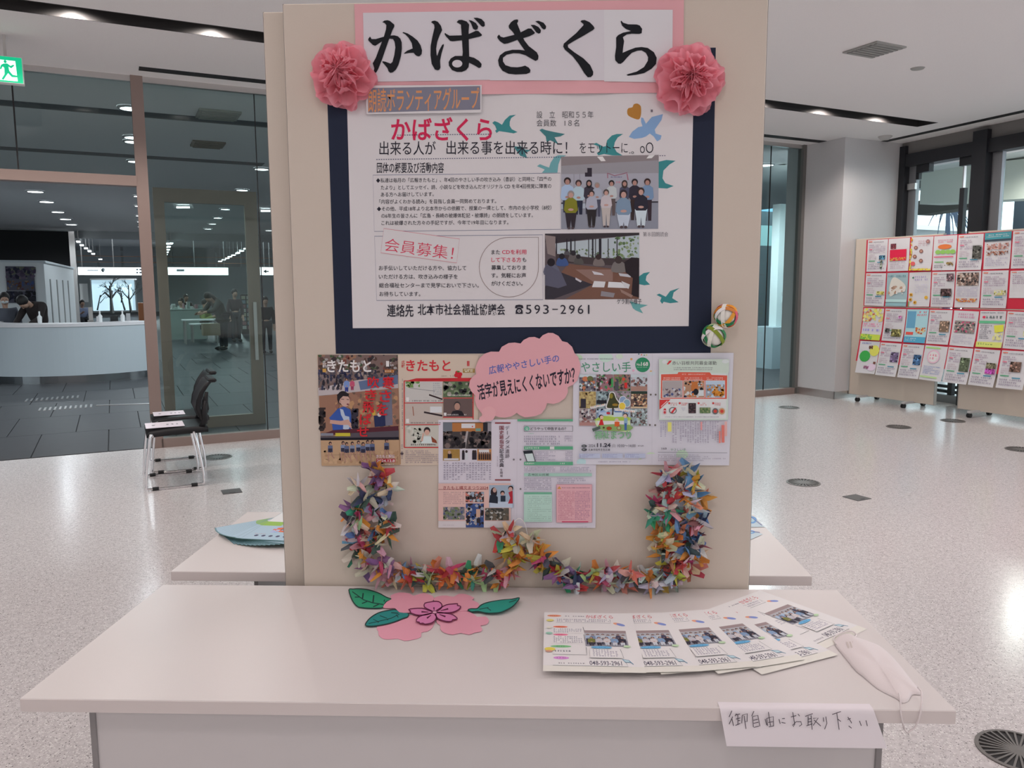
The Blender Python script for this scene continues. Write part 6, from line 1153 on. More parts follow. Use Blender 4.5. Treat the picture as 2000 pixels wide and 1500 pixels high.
PG = [[[(120, 112, 120), (200, 204, 208), (90, 80, 96), (190, 120, 90), (70, 84, 70), (60, 52, 64)], [(150, 110, 116), (60, 50, 56), (200, 90, 100), (70, 130, 80), (190, 180, 186), (90, 60, 60)], [(150, 110, 100), (80, 76, 84), (110, 130, 80), (150, 120, 130), (70, 60, 64)], [(190, 196, 200), (110, 90, 92), (190, 180, 186), (150, 104, 96), (80, 76, 86)]],
      [[(186, 160, 110), (200, 176, 120), (170, 140, 90), (150, 120, 84)], [(146, 158, 160), (170, 186, 190), (120, 130, 136), (90, 100, 104)], [(150, 130, 140), (110, 96, 110), (170, 150, 160), (90, 110, 80)], [(110, 84, 76), (196, 150, 110), (60, 54, 58), (220, 190, 160), (160, 110, 90)]],
      [[(170, 150, 150), (90, 80, 92), (200, 190, 190), (110, 90, 96), (150, 104, 100)], [(200, 205, 215), (150, 170, 196), (190, 190, 205)], [(180, 186, 200), (140, 160, 190), (210, 214, 224)], [(150, 160, 160), (100, 90, 90), (190, 196, 200), (130, 100, 96), (80, 70, 72)]]]
for j in range(3):
    for i in range(4): W_c(px_[i]+3, py_[j]+3, px_[i+1]-3, py_[j+1]-3, 60, PG[j][i], 3.2, j*4+i)
for i in (0, 3): R_(px_[i]+3, 341, px_[i+1]-3, 372, (196, 200, 204))
p.ell(dx_(240), dy_(390), 6, 5, (196, 116, 84)); p.ell(dx_(292), dy_(385), 6, 5, (104, 108, 70)); R_(665, 430, 695, 490, (214, 52, 50)); p.ell(dx_(655), dy_(392), 3, 3, (210, 80, 60)); R_(560, 420, 600, 515, (84, 82, 88)); R_(520, 390, 541, 480, (66, 150, 80)); R_(190, 605, 246, 705, (56, 50, 60)); R_(480, 528, 490, 600, (48, 52, 58)); R_(362, 620, 470, 660, (40, 40, 46)); R_(270, 720, 280, 790, (210, 205, 208)); R_(737, 525, 912, 552, (46, 60, 52)); R_(734, 690, 912, 708, (210, 180, 150)); R_(176, 860, 354, 897, (178, 130, 124)); R_(734, 470, 912, 520, (170, 128, 116))
CR_ = (224, 218, 214)
p.poly([(dx_(a), dy_(b)) for a, b in ((525, 530), (560, 540), (580, 600), (625, 660), (620, 705), (560, 715), (470, 712), (465, 670), (490, 600), (500, 545))], CR_, 2); p.poly([(dx_(a), dy_(b)) for a, b in ((525, 538), (552, 548), (572, 605), (612, 662), (606, 700), (545, 706), (480, 704), (476, 672), (500, 600), (508, 552))], (66, 66, 42), 2); p.ell(dx_(520), dy_(575), 3.5, 5, (140, 124, 50)); p.ell(dx_(565), dy_(670), 6, 2.6, (150, 116, 48)); p.poly([(dx_(a), dy_(b)) for a, b in ((530, 705), (550, 705), (545, 745), (555, 800), (525, 800), (532, 745))], (66, 52, 50))
for x, y, r1, c_ in ((648, 620, 6.6, (140, 158, 188)), (690, 652, 6.6, (140, 166, 178)), (640, 685, 6.2, (226, 190, 74))): p.ell(dx_(x), dy_(y), r1+1.2, r1*1.12+1.2, CR_); p.ell(dx_(x), dy_(y), r1, r1*1.12, c_)
p.poly([(dx_(a), dy_(b)) for a, b in ((290, 690), (460, 655), (460, 680), (300, 715))], CR_); p.poly([(dx_(a), dy_(b)) for a, b in ((560, 715), (780, 730), (780, 755), (560, 735))], CR_)
for k in range(8): p.poly([(dx_(305+k*18), dy_(690-k*4)), (dx_(317+k*18), dy_(688-k*4)), (dx_(311+k*18), dy_(702-k*4))], ((210, 120, 90), (226, 180, 90), (120, 160, 150))[k % 3]); p.poly([(dx_(600+k*22), dy_(730+k*1.5)), (dx_(612+k*22), dy_(731+k*1.5)), (dx_(606+k*22), dy_(744+k*1.5))], ((220, 110, 80), (226, 170, 90), (130, 150, 180))[k % 3])
p.poly([(dx_(a), dy_(b)) for a, b in ((350, 830), (420, 790), (520, 780), (700, 800), (725, 830), (720, 960), (600, 955), (430, 950), (360, 900))], (206, 214, 170), 2); R_(385, 750, 480, 790, (180, 190, 214)); p.poly([(dx_(390), dy_(752)), (dx_(430), dy_(728)), (dx_(480), dy_(752))], (150, 168, 200)); R_(545, 745, 640, 800, (196, 206, 224)); R_(560, 738, 635, 752, (90, 120, 170)); R_(470, 750, 508, 772, (198, 56, 66)); p.poly([(dx_(a), dy_(b)) for a, b in ((355, 825), (440, 790), (560, 805), (700, 800), (720, 840), (360, 840))], (172, 192, 84), 2); R_(372, 845, 700, 886, (222, 222, 226)); p.poly([(dx_(a), dy_(b)) for a, b in ((380, 890), (720, 886), (725, 950), (440, 950))], (140, 166, 104), 2)
p.ell(dx_(412), dy_(800), 4.6, 4.2, (48, 34, 38)); p.ell(dx_(418), dy_(806), 3.6, 3.6, (226, 180, 160)); p.poly([(dx_(405), dy_(830)), (dx_(425), dy_(826)), (dx_(442), dy_(890)), (dx_(385), dy_(892))], (202, 44, 50)); p.ell(dx_(675), dy_(785), 4.8, 4.4, (44, 32, 36)); p.ell(dx_(672), dy_(792), 3.8, 3.8, (226, 184, 166)); R_(660, 815, 698, 880, (140, 168, 190)); R_(664, 870, 690, 945, (70, 100, 160)); p.ell(dx_(580), dy_(835), 4, 3.6, (196, 196, 196)); p.ell(dx_(582), dy_(842), 3.4, 3.2, (224, 180, 160)); R_(558, 855, 610, 905, (216, 96, 50)); p.ell(dx_(605), dy_(922), 4.4, 4.4, (150, 90, 70)); p.ell(dx_(605), dy_(922), 3, 3, (170, 180, 130)); p.ell(dx_(498), dy_(926), 5.4, 3.6, (164, 76, 44)); p.ell(dx_(440), dy_(918), 2, 2, (90, 60, 40))
p.text('福祉まつり', (dx_(338), dy_(952), dx_(738), dy_(1045)), (98, 160, 108), .03, ink=True); p.text('福祉まつり', (dx_(345), dy_(960), dx_(730), dy_(1038)), (214, 230, 210), .02, ink=True); p.text('福祉まつり', (dx_(348), dy_(962), dx_(727), dy_(1036)), (84, 150, 92), .0, ink=True); p.poly([(dx_(312), dy_(930)), (dx_(400), dy_(900)), (dx_(405), dy_(930)), (dx_(325), dy_(962))], (84, 96, 90))
for y in (1118, 1157): p.ell(dx_(228), dy_(y), 5.4, 2.8, (70, 70, 76)); G_(212, y-8, 244, y+8, 1, (215, 210, 215))
BKD = (66, 62, 74)
p.text('2024.', (dx_(276), dy_(1100), dx_(352), dy_(1130)), BKD, .0, ink=True); p.text('11.24', (dx_(366), dy_(1086), dx_(515), dy_(1130)), (56, 54, 66), .03, ink=True); p.text('(日)', (dx_(528), dy_(1098), dx_(568), dy_(1135)), BKD, -.005, ink=True); p.text('10:00～14:00', (dx_(590), dy_(1100), dx_(785), dy_(1130)), BKD, .0, ink=True); G_(795, 1106, 885, 1128, 1, BKD); p.text('北本市役所芝生広場', (dx_(272), dy_(1146), dx_(508), dy_(1170)), BKD, .01)
for x0, x1 in ((172, 400), (422, 645), (668, 890)): R_(x0, 1200, x1, 1247, (190, 190, 220)); G_(x0+6, 1204, x1-60, 1244, 3, (120, 116, 160))
G_(370, 1280, 735, 1298, 1, (150, 140, 160))
for x, y in ((950, 560), (1003, 560), (940, 889), (998, 891)): p.ell(dx_(x), dy_(y), 1.9, 2, (110, 100, 96))
p.line([(dx_(968), 691), (dx_(962), 907)], .5, (196, 186, 194))
R_(1040, 175, 1800, 320, (200, 206, 194)); p.ell(dx_(1100), dy_(205), 5, 4, (216, 222, 214)); p.ell(dx_(1760), dy_(200), 7, 4, (214, 220, 212)); p.poly([(dx_(1125), dy_(228)), (dx_(1150), dy_(192)), (dx_(1180), dy_(188)), (dx_(1165), dy_(212)), (dx_(1135), dy_(236))], (206, 60, 62)); p.text('赤い羽根共同募金運動', (dx_(1182), dy_(196), dx_(1665), dy_(238)), (76, 76, 78), .0); G_(1200, 258, 1620, 300, 2, (130, 130, 130))
R_(1040, 320, 1790, 835, (202, 208, 198)); R_(1052, 335, 1768, 820, (218, 212, 216)); p.poly([(dx_(a), dy_(b)) for a, b in ((1062, 340), (1240, 335), (1250, 316), (1590, 318), (1610, 345), (1780, 352), (1775, 606), (1058, 604))], (214, 92, 74)); G_(1290, 330, 1550, 350, 1, (230, 190, 180)); 
for x0, x1, pal, sd in ((1078, 1292, [(176, 160, 160), (84, 90, 130), (200, 196, 200), (110, 90, 96), (150, 130, 130)], 1), (1308, 1530, [(176, 130, 104), (60, 66, 110), (40, 36, 40), (205, 200, 200), (200, 110, 60)], 2), (1547, 1752, [(150, 156, 170), (214, 140, 60), (200, 120, 50), (130, 110, 104), (190, 200, 214)], 3)):
    G_(x0+10, 370, x1-20, 404, 2, (236, 205, 195)); R_(x0-4, 406, x1+4, 594, (224, 214, 216)); W_c(x0, 410, x1, 590, 50, pal, 3.4, sd)
R_(1078, 410, 1292, 490, (172, 158, 158)); R_(1390, 420, 1460, 520, (190, 110, 60)); p.ell(dx_(1440), dy_(530), 5, 6.4, (36, 34, 40)); p.ell(dx_(1500), dy_(500), 3.4, 3.6, (36, 34, 40)); R_(1470, 510, 1525, 575, (210, 208, 210)); R_(1547, 410, 1752, 450, (186, 196, 214)); p.crowd(dx_(1630), dy_(500), dx_(1750), dy_(575), 22, [(216, 140, 56), (206, 126, 50)], 4, 8)
p.poly([(dx_(1045), dy_(615)), (dx_(1165), dy_(612)), (dx_(1045), dy_(722))], (208, 60, 60)); p.line([(dx_(1062), dy_(690)), (dx_(1130), dy_(628))], 1.6, (236, 190, 190))
for x in (1150, 1265, 1470, 1628): p.ell(dx_(x), dy_(653), 2, 2, (206, 60, 60)); G_(x+16, 645, x+86, 680, 2, (210, 90, 90))
p.ell(dx_(1103), dy_(725), 2.6, 2.8, (200, 60, 66)); p.ell(dx_(1102), dy_(752), 4, 4.4, (216, 180, 184)); p.ell(dx_(1102), dy_(752), 2.2, 2.6, (200, 60, 66)); p.ell(dx_(1190), dy_(732), 7.4, 6.6, (110, 104, 104)); p.ell(dx_(1190), dy_(732), 5.6, 5, (214, 206, 208)); p.poly([(dx_(1165), dy_(755)), (dx_(1210), dy_(700)), (dx_(1228), dy_(704)), (dx_(1190), dy_(760))], (204, 56, 60)); p.poly([(dx_(1280), dy_(700)), (dx_(1330), dy_(700)), (dx_(1305), dy_(738))], (200, 194, 200)); R_(1360, 652, 1440, 762, (54, 44, 48)); p.crowd(dx_(1362), dy_(654), dx_(1438), dy_(760), 20, [(110, 80, 84), (80, 60, 66)], 2); R_(1482, 700, 1598, 762, (104, 124, 84)); p.crowd(dx_(1482), dy_(700), dx_(1598), dy_(762), 20, [(80, 104, 66), (150, 150, 110)], 2.4)
for x, c_ in ((1650, (104, 104, 104)), (1722, (200, 150, 110))): p.ell(dx_(x), dy_(740), 6, 6.2, c_); p.ell(dx_(x), dy_(740), 3.4, 3.4, (204, 70, 60))
G_(1105, 796, 1690, 808, 1, (130, 130, 140)); G_(1180, 850, 1690, 1090, 19, (150, 136, 156), True); G_(1050, 855, 1120, 1020, 3, (150, 140, 170), True); R_(1490, 855, 1508, 945, (226, 150, 150)); R_(1135, 860, 1175, 960, (226, 214, 120)); R_(1718, 890, 1750, 1080, (222, 120, 110)); R_(1690, 955, 1708, 1085, (222, 130, 120)); R_(1752, 852, 1778, 1010, (224, 170, 165))
p.text('168', (dx_(1068), dy_(1134), dx_(1122), dy_(1156)), BKD, .0, ink=True); p.text('やさしい手', (dx_(1165), dy_(1142), dx_(1332), dy_(1172)), (96, 130, 110), .0, ink=True); p.line([(dx_(1028), dy_(1186)), (dx_(1780), dy_(1192))], .7, (110, 110, 120)); G_(1030, 1205, 1760, 1285, 4, (160, 150, 165)); p.out('spread_print', mD, oD)

# ------------------------------------------------------------------ pink cloud sign
CL = [(250, 490), (280, 440), (350, 380), (440, 350), (560, 352), (600, 280), (700, 225), (790, 217), (875, 232), (920, 180), (1000, 140), (1080, 135), (1152, 162), (1200, 110), (1280, 75), (1350, 78), (1430, 120), (1485, 198), (1560, 215), (1630, 280), (1668, 375), (1720, 430), (1750, 530), (1750, 630), (1710, 770), (1640, 840), (1565, 872), (1570, 940), (1530, 1030), (1440, 1095), (1360, 1118), (1265, 1105), (1240, 1180), (1180, 1260), (1090, 1295), (940, 1315), (860, 1280), (820, 1248), (740, 1300), (650, 1318), (560, 1310), (490, 1290), (400, 1290), (300, 1250), (230, 1150), (205, 1060), (212, 990), (150, 930), (120, 850), (135, 770), (180, 710), (225, 682), (215, 590)]
def cut(name, pts, fnp, h0, th, col, parent=None, org=None, m=None):
    mb = MB(); n = len(pts); a = [fnp(x, y, h0) for x, y in pts]; b = [fnp(x, y, h0+th) for x, y in pts]
    mb.add(a+b, [tuple(range(n))[::-1], tuple(range(n, 2*n))]+[(i, (i+1) % n, n+(i+1) % n, n+i) for i in range(n)]); return obj(name, (mb.v, mb.f, [O(*col)]*len(mb.f)), m or PRINT, parent, org=org)
clp = [(900+x*.13333, 640+y*.13333) for x, y in CL]; clo = BP(1020, 730)
cs_ = cut('cloud_sign', clp, BP, .006,   .0012, (222, 160, 166), org=clo); tag(cs_, 'pink cloud shaped paper sign with blue and black writing', 'paper sign')
PR2 = Pr(lambda x, y, q: BP(x, y, .0073+q), 1); c7 = lambda *z: tuple((900+x*.13333, 640+y*.13333) for x, y in z)
PR2.text('広報ややさしい手の', c7((405, 565), (1432, 385), (1445, 500), (415, 690)), (88, 100, 168), .014, ink=True); PR2.text('活字が見えにくくないですか？', c7((230, 835), (1665, 560), (1675, 815), (268, 1068)), (48, 42, 54), .022, ink=True)
PR2.out('lettering', cs_, clo)
for cx, cy, rx, ry, h in ((412, 1250, 105, 95, .0076), (395, 1310, 95, 62, .0090), (325, 1340, 55, 48, .0104)):
    n_ = 28; cut('cloud_puff', [(900+.13333*(cx+rx*math.cos(6.283*i/n_)), 640+.13333*(cy+ry*math.sin(6.283*i/n_))) for i in range(n_)], BP, h, .0012, (226, 166, 170), cs_, clo)

# ------------------------------------------------------------------ tissue paper pompoms
def pompom(px, py, R, seed, lab, tilt):
    r = random.Random(seed); c = BP(px, py, .012); g = empty('paper_pompom', c, label=lab, cat='paper flower')
    m = bpy.data.materials.get('pink tissue') or None
    if m is None:
        m = bpy.data.materials.new('pink tissue'); m.use_nodes = True; nt = m.node_tree; b = nt.nodes['Principled BSDF']; b.inputs['Base Color'].default_value = (.98, .45, .53, 1); b.inputs['Roughness'].default_value = .8
        tr = nt.nodes.new('ShaderNodeBsdfTranslucent'); tr.inputs[0].default_value = (.98, .47, .55, 1); mx = nt.nodes.new('ShaderNodeMixShader'); mx.inputs[0].default_value = .5; out = nt.nodes['Material Output']
        nt.links.new(b.outputs[0], mx.inputs[1]); nt.links.new(tr.outputs[0], mx.inputs[2]); nt.links.new(mx.outputs[0], out.inputs[0])
    nl = 11
    for k in range(nl):
        f = k/(nl-1); ph0 = math.radians(88-82*f**.95); na, nr = 110, 9; v = []; fa = []; o1, o2, o3 = r.random()*6, r.random()*6, r.random()*6
        cx_o, cy_o = r.uniform(-.12, .12)*R*f, r.uniform(-.12, .12)*R*f; a_m = r.choice((5, 6, 7)); RR = R*(1.0-.12*f)*r.uniform(.93, 1.03)
        for i in range(na):
            t = 2*math.pi*i/na; top = RR*(1+.06*math.sin(a_m*t+o1)+.03*math.sin(11*t+o2)+.012*r.uniform(-1, 1))
            for j in range(nr+1):
                q = j/nr; rad = top*q; ph = ph0+q*q*(.22*math.sin(a_m*t+o2)+.15*math.sin(9*t+o3)+.05*math.sin(17*t+o1))-(q**3)*(.0 if f < .3 else .45)
                bow = math.sin(q*1.5)
                ph = min(ph, math.radians(92)); x, z, y = rad*math.sin(ph)*math.cos(t), rad*math.sin(ph)*math.sin(t), rad*math.cos(ph)*.78
                v.append((x+cx_o*q, -max(y, -.004)-.002*k*.3-.001, z+cy_o*q+.01*tilt*y))
        for i in range(na):
            for j in range(nr): a_, b_ = i*(nr+1)+j, ((i+1) % na)*(nr+1)+j; fa.append((a_, b_, b_+1, a_+1))
        obj('tissue_petal_layer', (v, fa), m, g, smooth=True)
pompom(671, 150, .080, 3, 'pink tissue paper pompom at the left end of the banner', 1); pompom(1345, 157, .083, 8, 'pink tissue paper pompom at the right end of the banner', -1)

# ------------------------------------------------------------------ woven ribbon balls
def ball(px, py, R, cols, seed, lab):
    r = random.Random(seed); c = BP(px, py, R+.004); g = empty('woven_ball', c, label=lab, cat='ornament'); core = MB().ell((0, 0, 0), (R*.9,)*3, 20, 12); obj('inner_ball', (core.v, core.f, [O(225, 215, 205)]*len(core.f)), PAPERC, g, smooth=True)
    for k, col in enumerate(cols):
        ax = V((r.gauss(0, 1), r.gauss(0, 1), r.gauss(0, 1))).normalized(); e1 = ax.orthogonal().normalized(); e2 = ax.cross(e1); mb = MB(); n = 36; hw = R*.17; v = []
        for i in range(n):
            t = 6.2832*i/n; rr_ = R*(1.0+.045*math.sin(3*t+k*2.1)); d = e1*math.cos(t)+e2*math.sin(t); v += [d*rr_-ax*hw, d*(rr_+.001)-ax*hw, d*(rr_+.001)+ax*hw, d*rr_+ax*hw]
        f = []
        for i in range(n):
            for q in range(4): f.append((4*i+q, 4*((i+1) % n)+q, 4*((i+1) % n)+(q+1) % 4, 4*i+(q+1) % 4))
        mb.add(v, f); obj('ribbon_band', (mb.v, mb.f, [O(*col)]*len(mb.f)), PAPERC, g)
ball(1418, 617, .0285, [(40, 120, 76), (226, 140, 50), (225, 215, 205), (214, 90, 110), (200, 120, 60), (226, 150, 60), (230, 222, 215)], 4, 'upper woven ribbon ball, orange, pink and green')
ball(1394, 656, .0285, [(46, 122, 76), (196, 206, 160), (128, 136, 50), (60, 130, 84), (222, 222, 200), (226, 220, 214)], 7, 'lower woven ribbon ball, green and cream')

# ------------------------------------------------------------------ garland of folded paper stars
gar = empty('paper_garland', V((.0, YB-.03, .705)), label='long garland of colourful folded paper stars pinned below the magazine pages', cat='garland'); gaO = V((.0, YB-.03, .705))
CO = dict(o=(232, 140, 50), O=(222, 110, 44), w=(226, 212, 204), c=(226, 196, 164), g=(46, 140, 104), d=(52, 70, 62), n=(44, 52, 88), r=(196, 50, 58), k=(204, 60, 104), p=(226, 156, 166), v=(132, 84, 134), l=(186, 178, 206), b=(92, 134, 186), y=(202, 178, 60), m=(170, 196, 140), t=(190, 176, 160), e=(134, 60, 68), s=(224, 122, 100), q=(70, 66, 74), a=(190, 206, 196))
def star(px, py, size, cs, seed, out=.03):
    r = random.Random(seed); c = BP(px, py, out); mb = MB(); R = size; rot = Matrix.Rotation(r.uniform(0, 6.28), 3, V((r.gauss(0, 1), r.gauss(0, 1), r.gauss(0, 1))).normalized())
    dirs = [V(d).normalized() for d in ((1, 0, .2), (-1, 0, 0), (0, 1, 0), (0, -1, .1), (0, 0, 1), (.1, 0, -1), (.7, -.7, .5), (-.6, -.7, -.4))]
    for i, d in enumerate(dirs):
        d = rot @ d; d = (d+V((r.uniform(-.2, .2), r.uniform(-.2, .2), r.uniform(-.2, .2)))).normalized()
        d.y = -abs(d.y)*.55 if d.y > .3 or i > 5 else d.y*.55; d.normalize()
        e = d.orthogonal().normalized(); e = Matrix.Rotation(r.uniform(0, 6.28), 3, d) @ e; f_ = d.cross(e); L = R*r.uniform(.85, 1.12); w_ = R*.22; base = c-d*R*.12+e*R*.10
        col = O(*[min(255, (v*.80+32)*r.uniform(.88, 1.02)) for v in CO[cs[i % len(cs)]]])
        P_ = [base-e*w_, base-e*w_+d*L*(.95 if i % 3 else .55), base+d*L*1.02, base+e*w_+d*L*.5, base+e*w_*.9, base+f_*w_*.6, base+f_*w_*.5+d*L*.55]
        mb.add(P_, [(0, 1, 6, 5), (1, 2, 6), (6, 2, 3), (5, 6, 3, 4)], col)
    obj('paper_star', mb.d, PAPERC, gar, org=gaO)
ST = [(727, 918, 'ovc'), (748, 930, 'vorv'), (700, 948, 'wcp'), (735, 948, 'dtrw'), (762, 955, 'wcn'), (716, 972, 'ndt'), (748, 978, 'nlw'), (690, 995, 'gocv'), (702, 1010, 'gokm'), (730, 1000, 'lkpd'), (752, 1012, 'bwld'), (688, 1022, 'qcwt'), (712, 1030, 'rwte'), (742, 1032, 'rOcb'), (763, 1020, 'rwd'),
      (700, 1046, 'wtqb'), (728, 1048, 'rsdc'), (755, 1044, 'dooc'), (690, 1060, 'rpqn'), (712, 1066, 'krpo'), (738, 1062, 'dtpw'), (700, 1084, 'dwgt'), (722, 1088, 'ooct'), (742, 1098, 'pkvw'), (715, 1110, 'pvtc'), (742, 1118, 'vpop'), (762, 1105, 'vpw'), (768, 1130, 'vcps'), (786, 1118, 'sobw'), (800, 1128, 'Ors'), (806, 1108, 'blp'),
      (824, 1120, 'ymwd'), (838, 1136, 'ymqw'), (852, 1112, 'Osro'), (868, 1126, 'OrsO'), (884, 1112, 'krpO'), (892, 1132, 'spgO'), (908, 1118, 'gsod'), (922, 1132, 'mgyo'), (936, 1112, 'wcoq'), (948, 1128, 'pcmk'), (962, 1116, 'cqrt'), (974, 1134, 'oprm'), (988, 1120, 'pkpo'), (1000, 1108, 'spoy'),
      (982, 1050, 'drgc'), (998, 1036, 'ctcr'), (1004, 1064, 'ytoO'), (990, 1082, 'oyOy'), (1010, 1092, 'Oyoy'), (1038, 1052, 'ccct'), (1030, 1075, 'cws'), (1050, 1074, 'ooyO'), (1060, 1090, 'oyqk'), (1048, 1096, 'ovlk'), (1072, 1104, 'yrdo'), (1086, 1118, 'vyrl'), (1098, 1112, 'lvtw'), (1108, 1132, 'nbge'), (1124, 1140, 'vrwn'), (1128, 1118, 'wcge'), (1146, 1128, 'rrcm'), (1160, 1118, 'ormy'), (1174, 1132, 'apOt'), (1190, 1138, 'cptk'), (1186, 1118, 'pwrl'),
      (1206, 1118, 'Orwa'), (1220, 1134, 'wlls'), (1232, 1118, 'spsq'), (1248, 1132, 'wqsa'), (1262, 1120, 'owat'), (1272, 1140, 'woal'), (1286, 1122, 'boqt'), (1300, 1134, 'lyaw'), (1314, 1120, 'ylqy'), (1302, 1108, 'dlet'), (1322, 1136, 'yasl'),
      (1300, 925, 'prwl'), (1322, 918, 'wrwp'), (1345, 922, 'bytw'), (1358, 940, 'bwyo'), (1310, 945, 'rcab'), (1334, 950, 'wqrw'), (1352, 962, 'bloo'), (1292, 962, 'apre'), (1316, 972, 'awrr'), (1348, 982, 'sowc'), (1368, 975, 'ocws'), (1282, 985, 'kdsk'), (1304, 994, 'agcp'), (1336, 998, 'lbsO'), (1360, 998, 'ocbw'), (1274, 1006, 'gwgl'), (1298, 1014, 'rgmw'), (1342, 1020, 'wlbc'), (1362, 1018, 'plen'),
      (1286, 1034, 'mwmO'), (1308, 1040, 'OmcO'), (1328, 1036, 'bbse'), (1352, 1040, 'bler'), (1282, 1056, 'Ooct'), (1304, 1064, 'oOcy'), (1326, 1056, 'rlep'), (1350, 1058, 'qcnw'), (1364, 1066, 'ebwt'), (1294, 1080, 'tdoc'), (1318, 1082, 'kdow'), (1342, 1078, 'odwb'), (1362, 1086, 'oowc'), (1310, 1100, 'rysw'), (1334, 1100, 'rpkr'), (1348, 1106, 'ksrc')]
for i, (x, y, cs) in enumerate(ST): star(x, y, .047 if i % 2 else .040, cs, 100+i, .022+(i % 3)*.012)
lp = MB().tube([BP(x, y, .02) for x, y in [(q.x, q.y) for q in bez([(998, 1050), (1001, 1030), (1006, 1018), (1014, 1013), (1022, 1018), (1027, 1030), (1030, 1045)], 5)]], .0011, 6); obj('hanging_loop', (lp.v, lp.f, [O(232, 222, 222)]*len(lp.f)), PAPERC, gar, org=gaO)

# ================================================================== THINGS ON THE FRONT TABLE
def TP(x, y, h=0.0): p_ = onz(x, y, .7); return V((p_.x, p_.y, .7003+h))
def q3(z, sm_=2):
    pts = [(660+x*.2, 1130+y*.2) for x, y in z]; return sm(pts, sm_) if sm_ else pts
PK = (232, 152, 168)
for k, (z, h, lab) in enumerate([([(440, 295), (480, 240), (525, 215), (515, 180), (600, 150), (700, 160), (740, 182), (830, 155), (900, 172), (940, 205), (920, 240), (900, 330), (700, 347), (600, 342), (562, 305), (500, 303)], .0030, 'scalloped pink paper petal, back left of the paper blossom'), ([(935, 215), (980, 185), (1060, 178), (1130, 190), (1180, 162), (1250, 165), (1330, 200), (1310, 222), (1370, 250), (1375, 285), (1330, 310), (1180, 335), (1000, 300)], .0024, 'scalloped pink paper petal, back right of the paper blossom'),
                                 ([(380, 480), (500, 420), (690, 360), (930, 400), (925, 480), (870, 522), (815, 532), (812, 575), (740, 600), (650, 612), (585, 592), (520, 597), (450, 595), (400, 562), (395, 520)], .0006, 'scalloped pink paper petal, front left of the paper blossom'), ([(960, 420), (1100, 340), (1280, 330), (1360, 382), (1440, 378), (1475, 420), (1450, 455), (1392, 467), (1410, 500), (1395, 525), (1335, 535), (1280, 555), (1200, 538), (1120, 555), (1035, 535), (1000, 500), (1000, 465)], .0012, 'scalloped pink paper petal, front right of the paper blossom')]):
    pts = q3(z); cx = sum(a for a, b in pts)/len(pts); cy = sum(b for a, b in pts)/len(pts); o = cut('paper_petal', pts, TP, h, .0008, PK, org=TP(cx, cy)); tag(o, lab, 'paper flower')
def leaf(z, vein, h, col, lab, tip=0):
    pts = q3(z, 3); cx = sum(a for a, b in pts)/len(pts); cy = sum(b for a, b in pts)/len(pts); og = TP(cx, cy); up = (lambda x, y, q: TP(x, y, q+tip*max(0, (x-935)/78)**2)) if tip else TP
    o = cut('paper_leaf', pts, up, h, .0008, col, org=og); tag(o, lab, 'paper leaf'); p = Pr(lambda x, y, q: up(x, y, h+.0009+q), 1); p.line(pts, 2.0, (40, 60, 58), True)
    for w_, v_ in vein: p.line([(660+x*.2, 1130+y*.2) for x, y in v_], w_, (36, 60, 58))
    p.out('drawn_veins', o, og)
leaf([(107, 118), (150, 110), (210, 107), (300, 118), (400, 150), (470, 188), (525, 213), (470, 235), (440, 290), (380, 298), (300, 298), (240, 292), (190, 280), (140, 220)], [(1.8, [(140, 135), (250, 215), (340, 245), (445, 262)]), (2.6, [(350, 170), (343, 240)]), (2.6, [(247, 150), (240, 205)]), (1.8, [(165, 190), (215, 188)]), (1.8, [(235, 252), (285, 232)]), (2, [(345, 285), (400, 258)]), (1.8, [(455, 215), (450, 235)])], .0010, (52, 150, 112), 'green paper leaf with thick dark veins, back left of the paper blossom')
leaf([(270, 470), (285, 430), (330, 385), (400, 345), (480, 325), (560, 315), (640, 335), (690, 355), (680, 385), (640, 400), (560, 432), (480, 455), (400, 470), (330, 477)], [(1.3, [(300, 452), (400, 430), (520, 400), (600, 360)]), (1.2, [(345, 410), (390, 432)]), (1.2, [(410, 375), (480, 400)]), (1.2, [(390, 445), (400, 432)]), (1.2, [(480, 420), (495, 405)]), (1.6, [(520, 345), (590, 352)]), (1.6, [(570, 365), (590, 392)])], .0020, (46, 132, 128), 'teal paper leaf at the left front of the paper blossom')
leaf([(1270, 325), (1300, 312), (1360, 310), (1400, 275), (1470, 250), (1600, 234), (1700, 234), (1772, 228), (1745, 270), (1700, 310), (1620, 345), (1560, 358), (1450, 355), (1370, 338), (1310, 342)], [(1.4, [(1380, 318), (1480, 300), (1600, 282), (1745, 245)]), (1.8, [(1480, 270), (1478, 298)]), (1.8, [(1582, 255), (1580, 285)]), (1.4, [(1460, 308), (1495, 332)]), (1.4, [(1540, 295), (1580, 325)]), (1.4, [(1620, 280), (1670, 300)]), (1.4, [(1675, 255), (1660, 272)])], .0035, (48, 146, 130), 'green paper leaf with raised tip, right of the paper blossom', .006)
bp_ = [[(945, 350), (900, 330), (845, 300), (850, 262), (905, 250), (940, 245), (985, 247), (1015, 275), (1010, 310), (970, 340)], [(950, 352), (1000, 310), (1060, 278), (1120, 270), (1170, 268), (1165, 285), (1198, 292), (1180, 325), (1120, 350), (1050, 358)],
       [(950, 352), (1050, 360), (1120, 375), (1165, 410), (1155, 420), (1120, 425), (1110, 440), (1060, 440), (1000, 425), (965, 400)], [(945, 355), (962, 400), (940, 440), (900, 460), (850, 468), (830, 458), (800, 462), (795, 448), (765, 440), (780, 405), (830, 380), (890, 365)], [(930, 352), (880, 372), (820, 380), (760, 375), (705, 352), (712, 340), (690, 325), (740, 315), (820, 312), (880, 330)]]
bo = TP(848, 1200); fb = empty('paper_blossom', bo, label='mauve pink paper cherry blossom with purple outline on the front table', cat='paper flower')
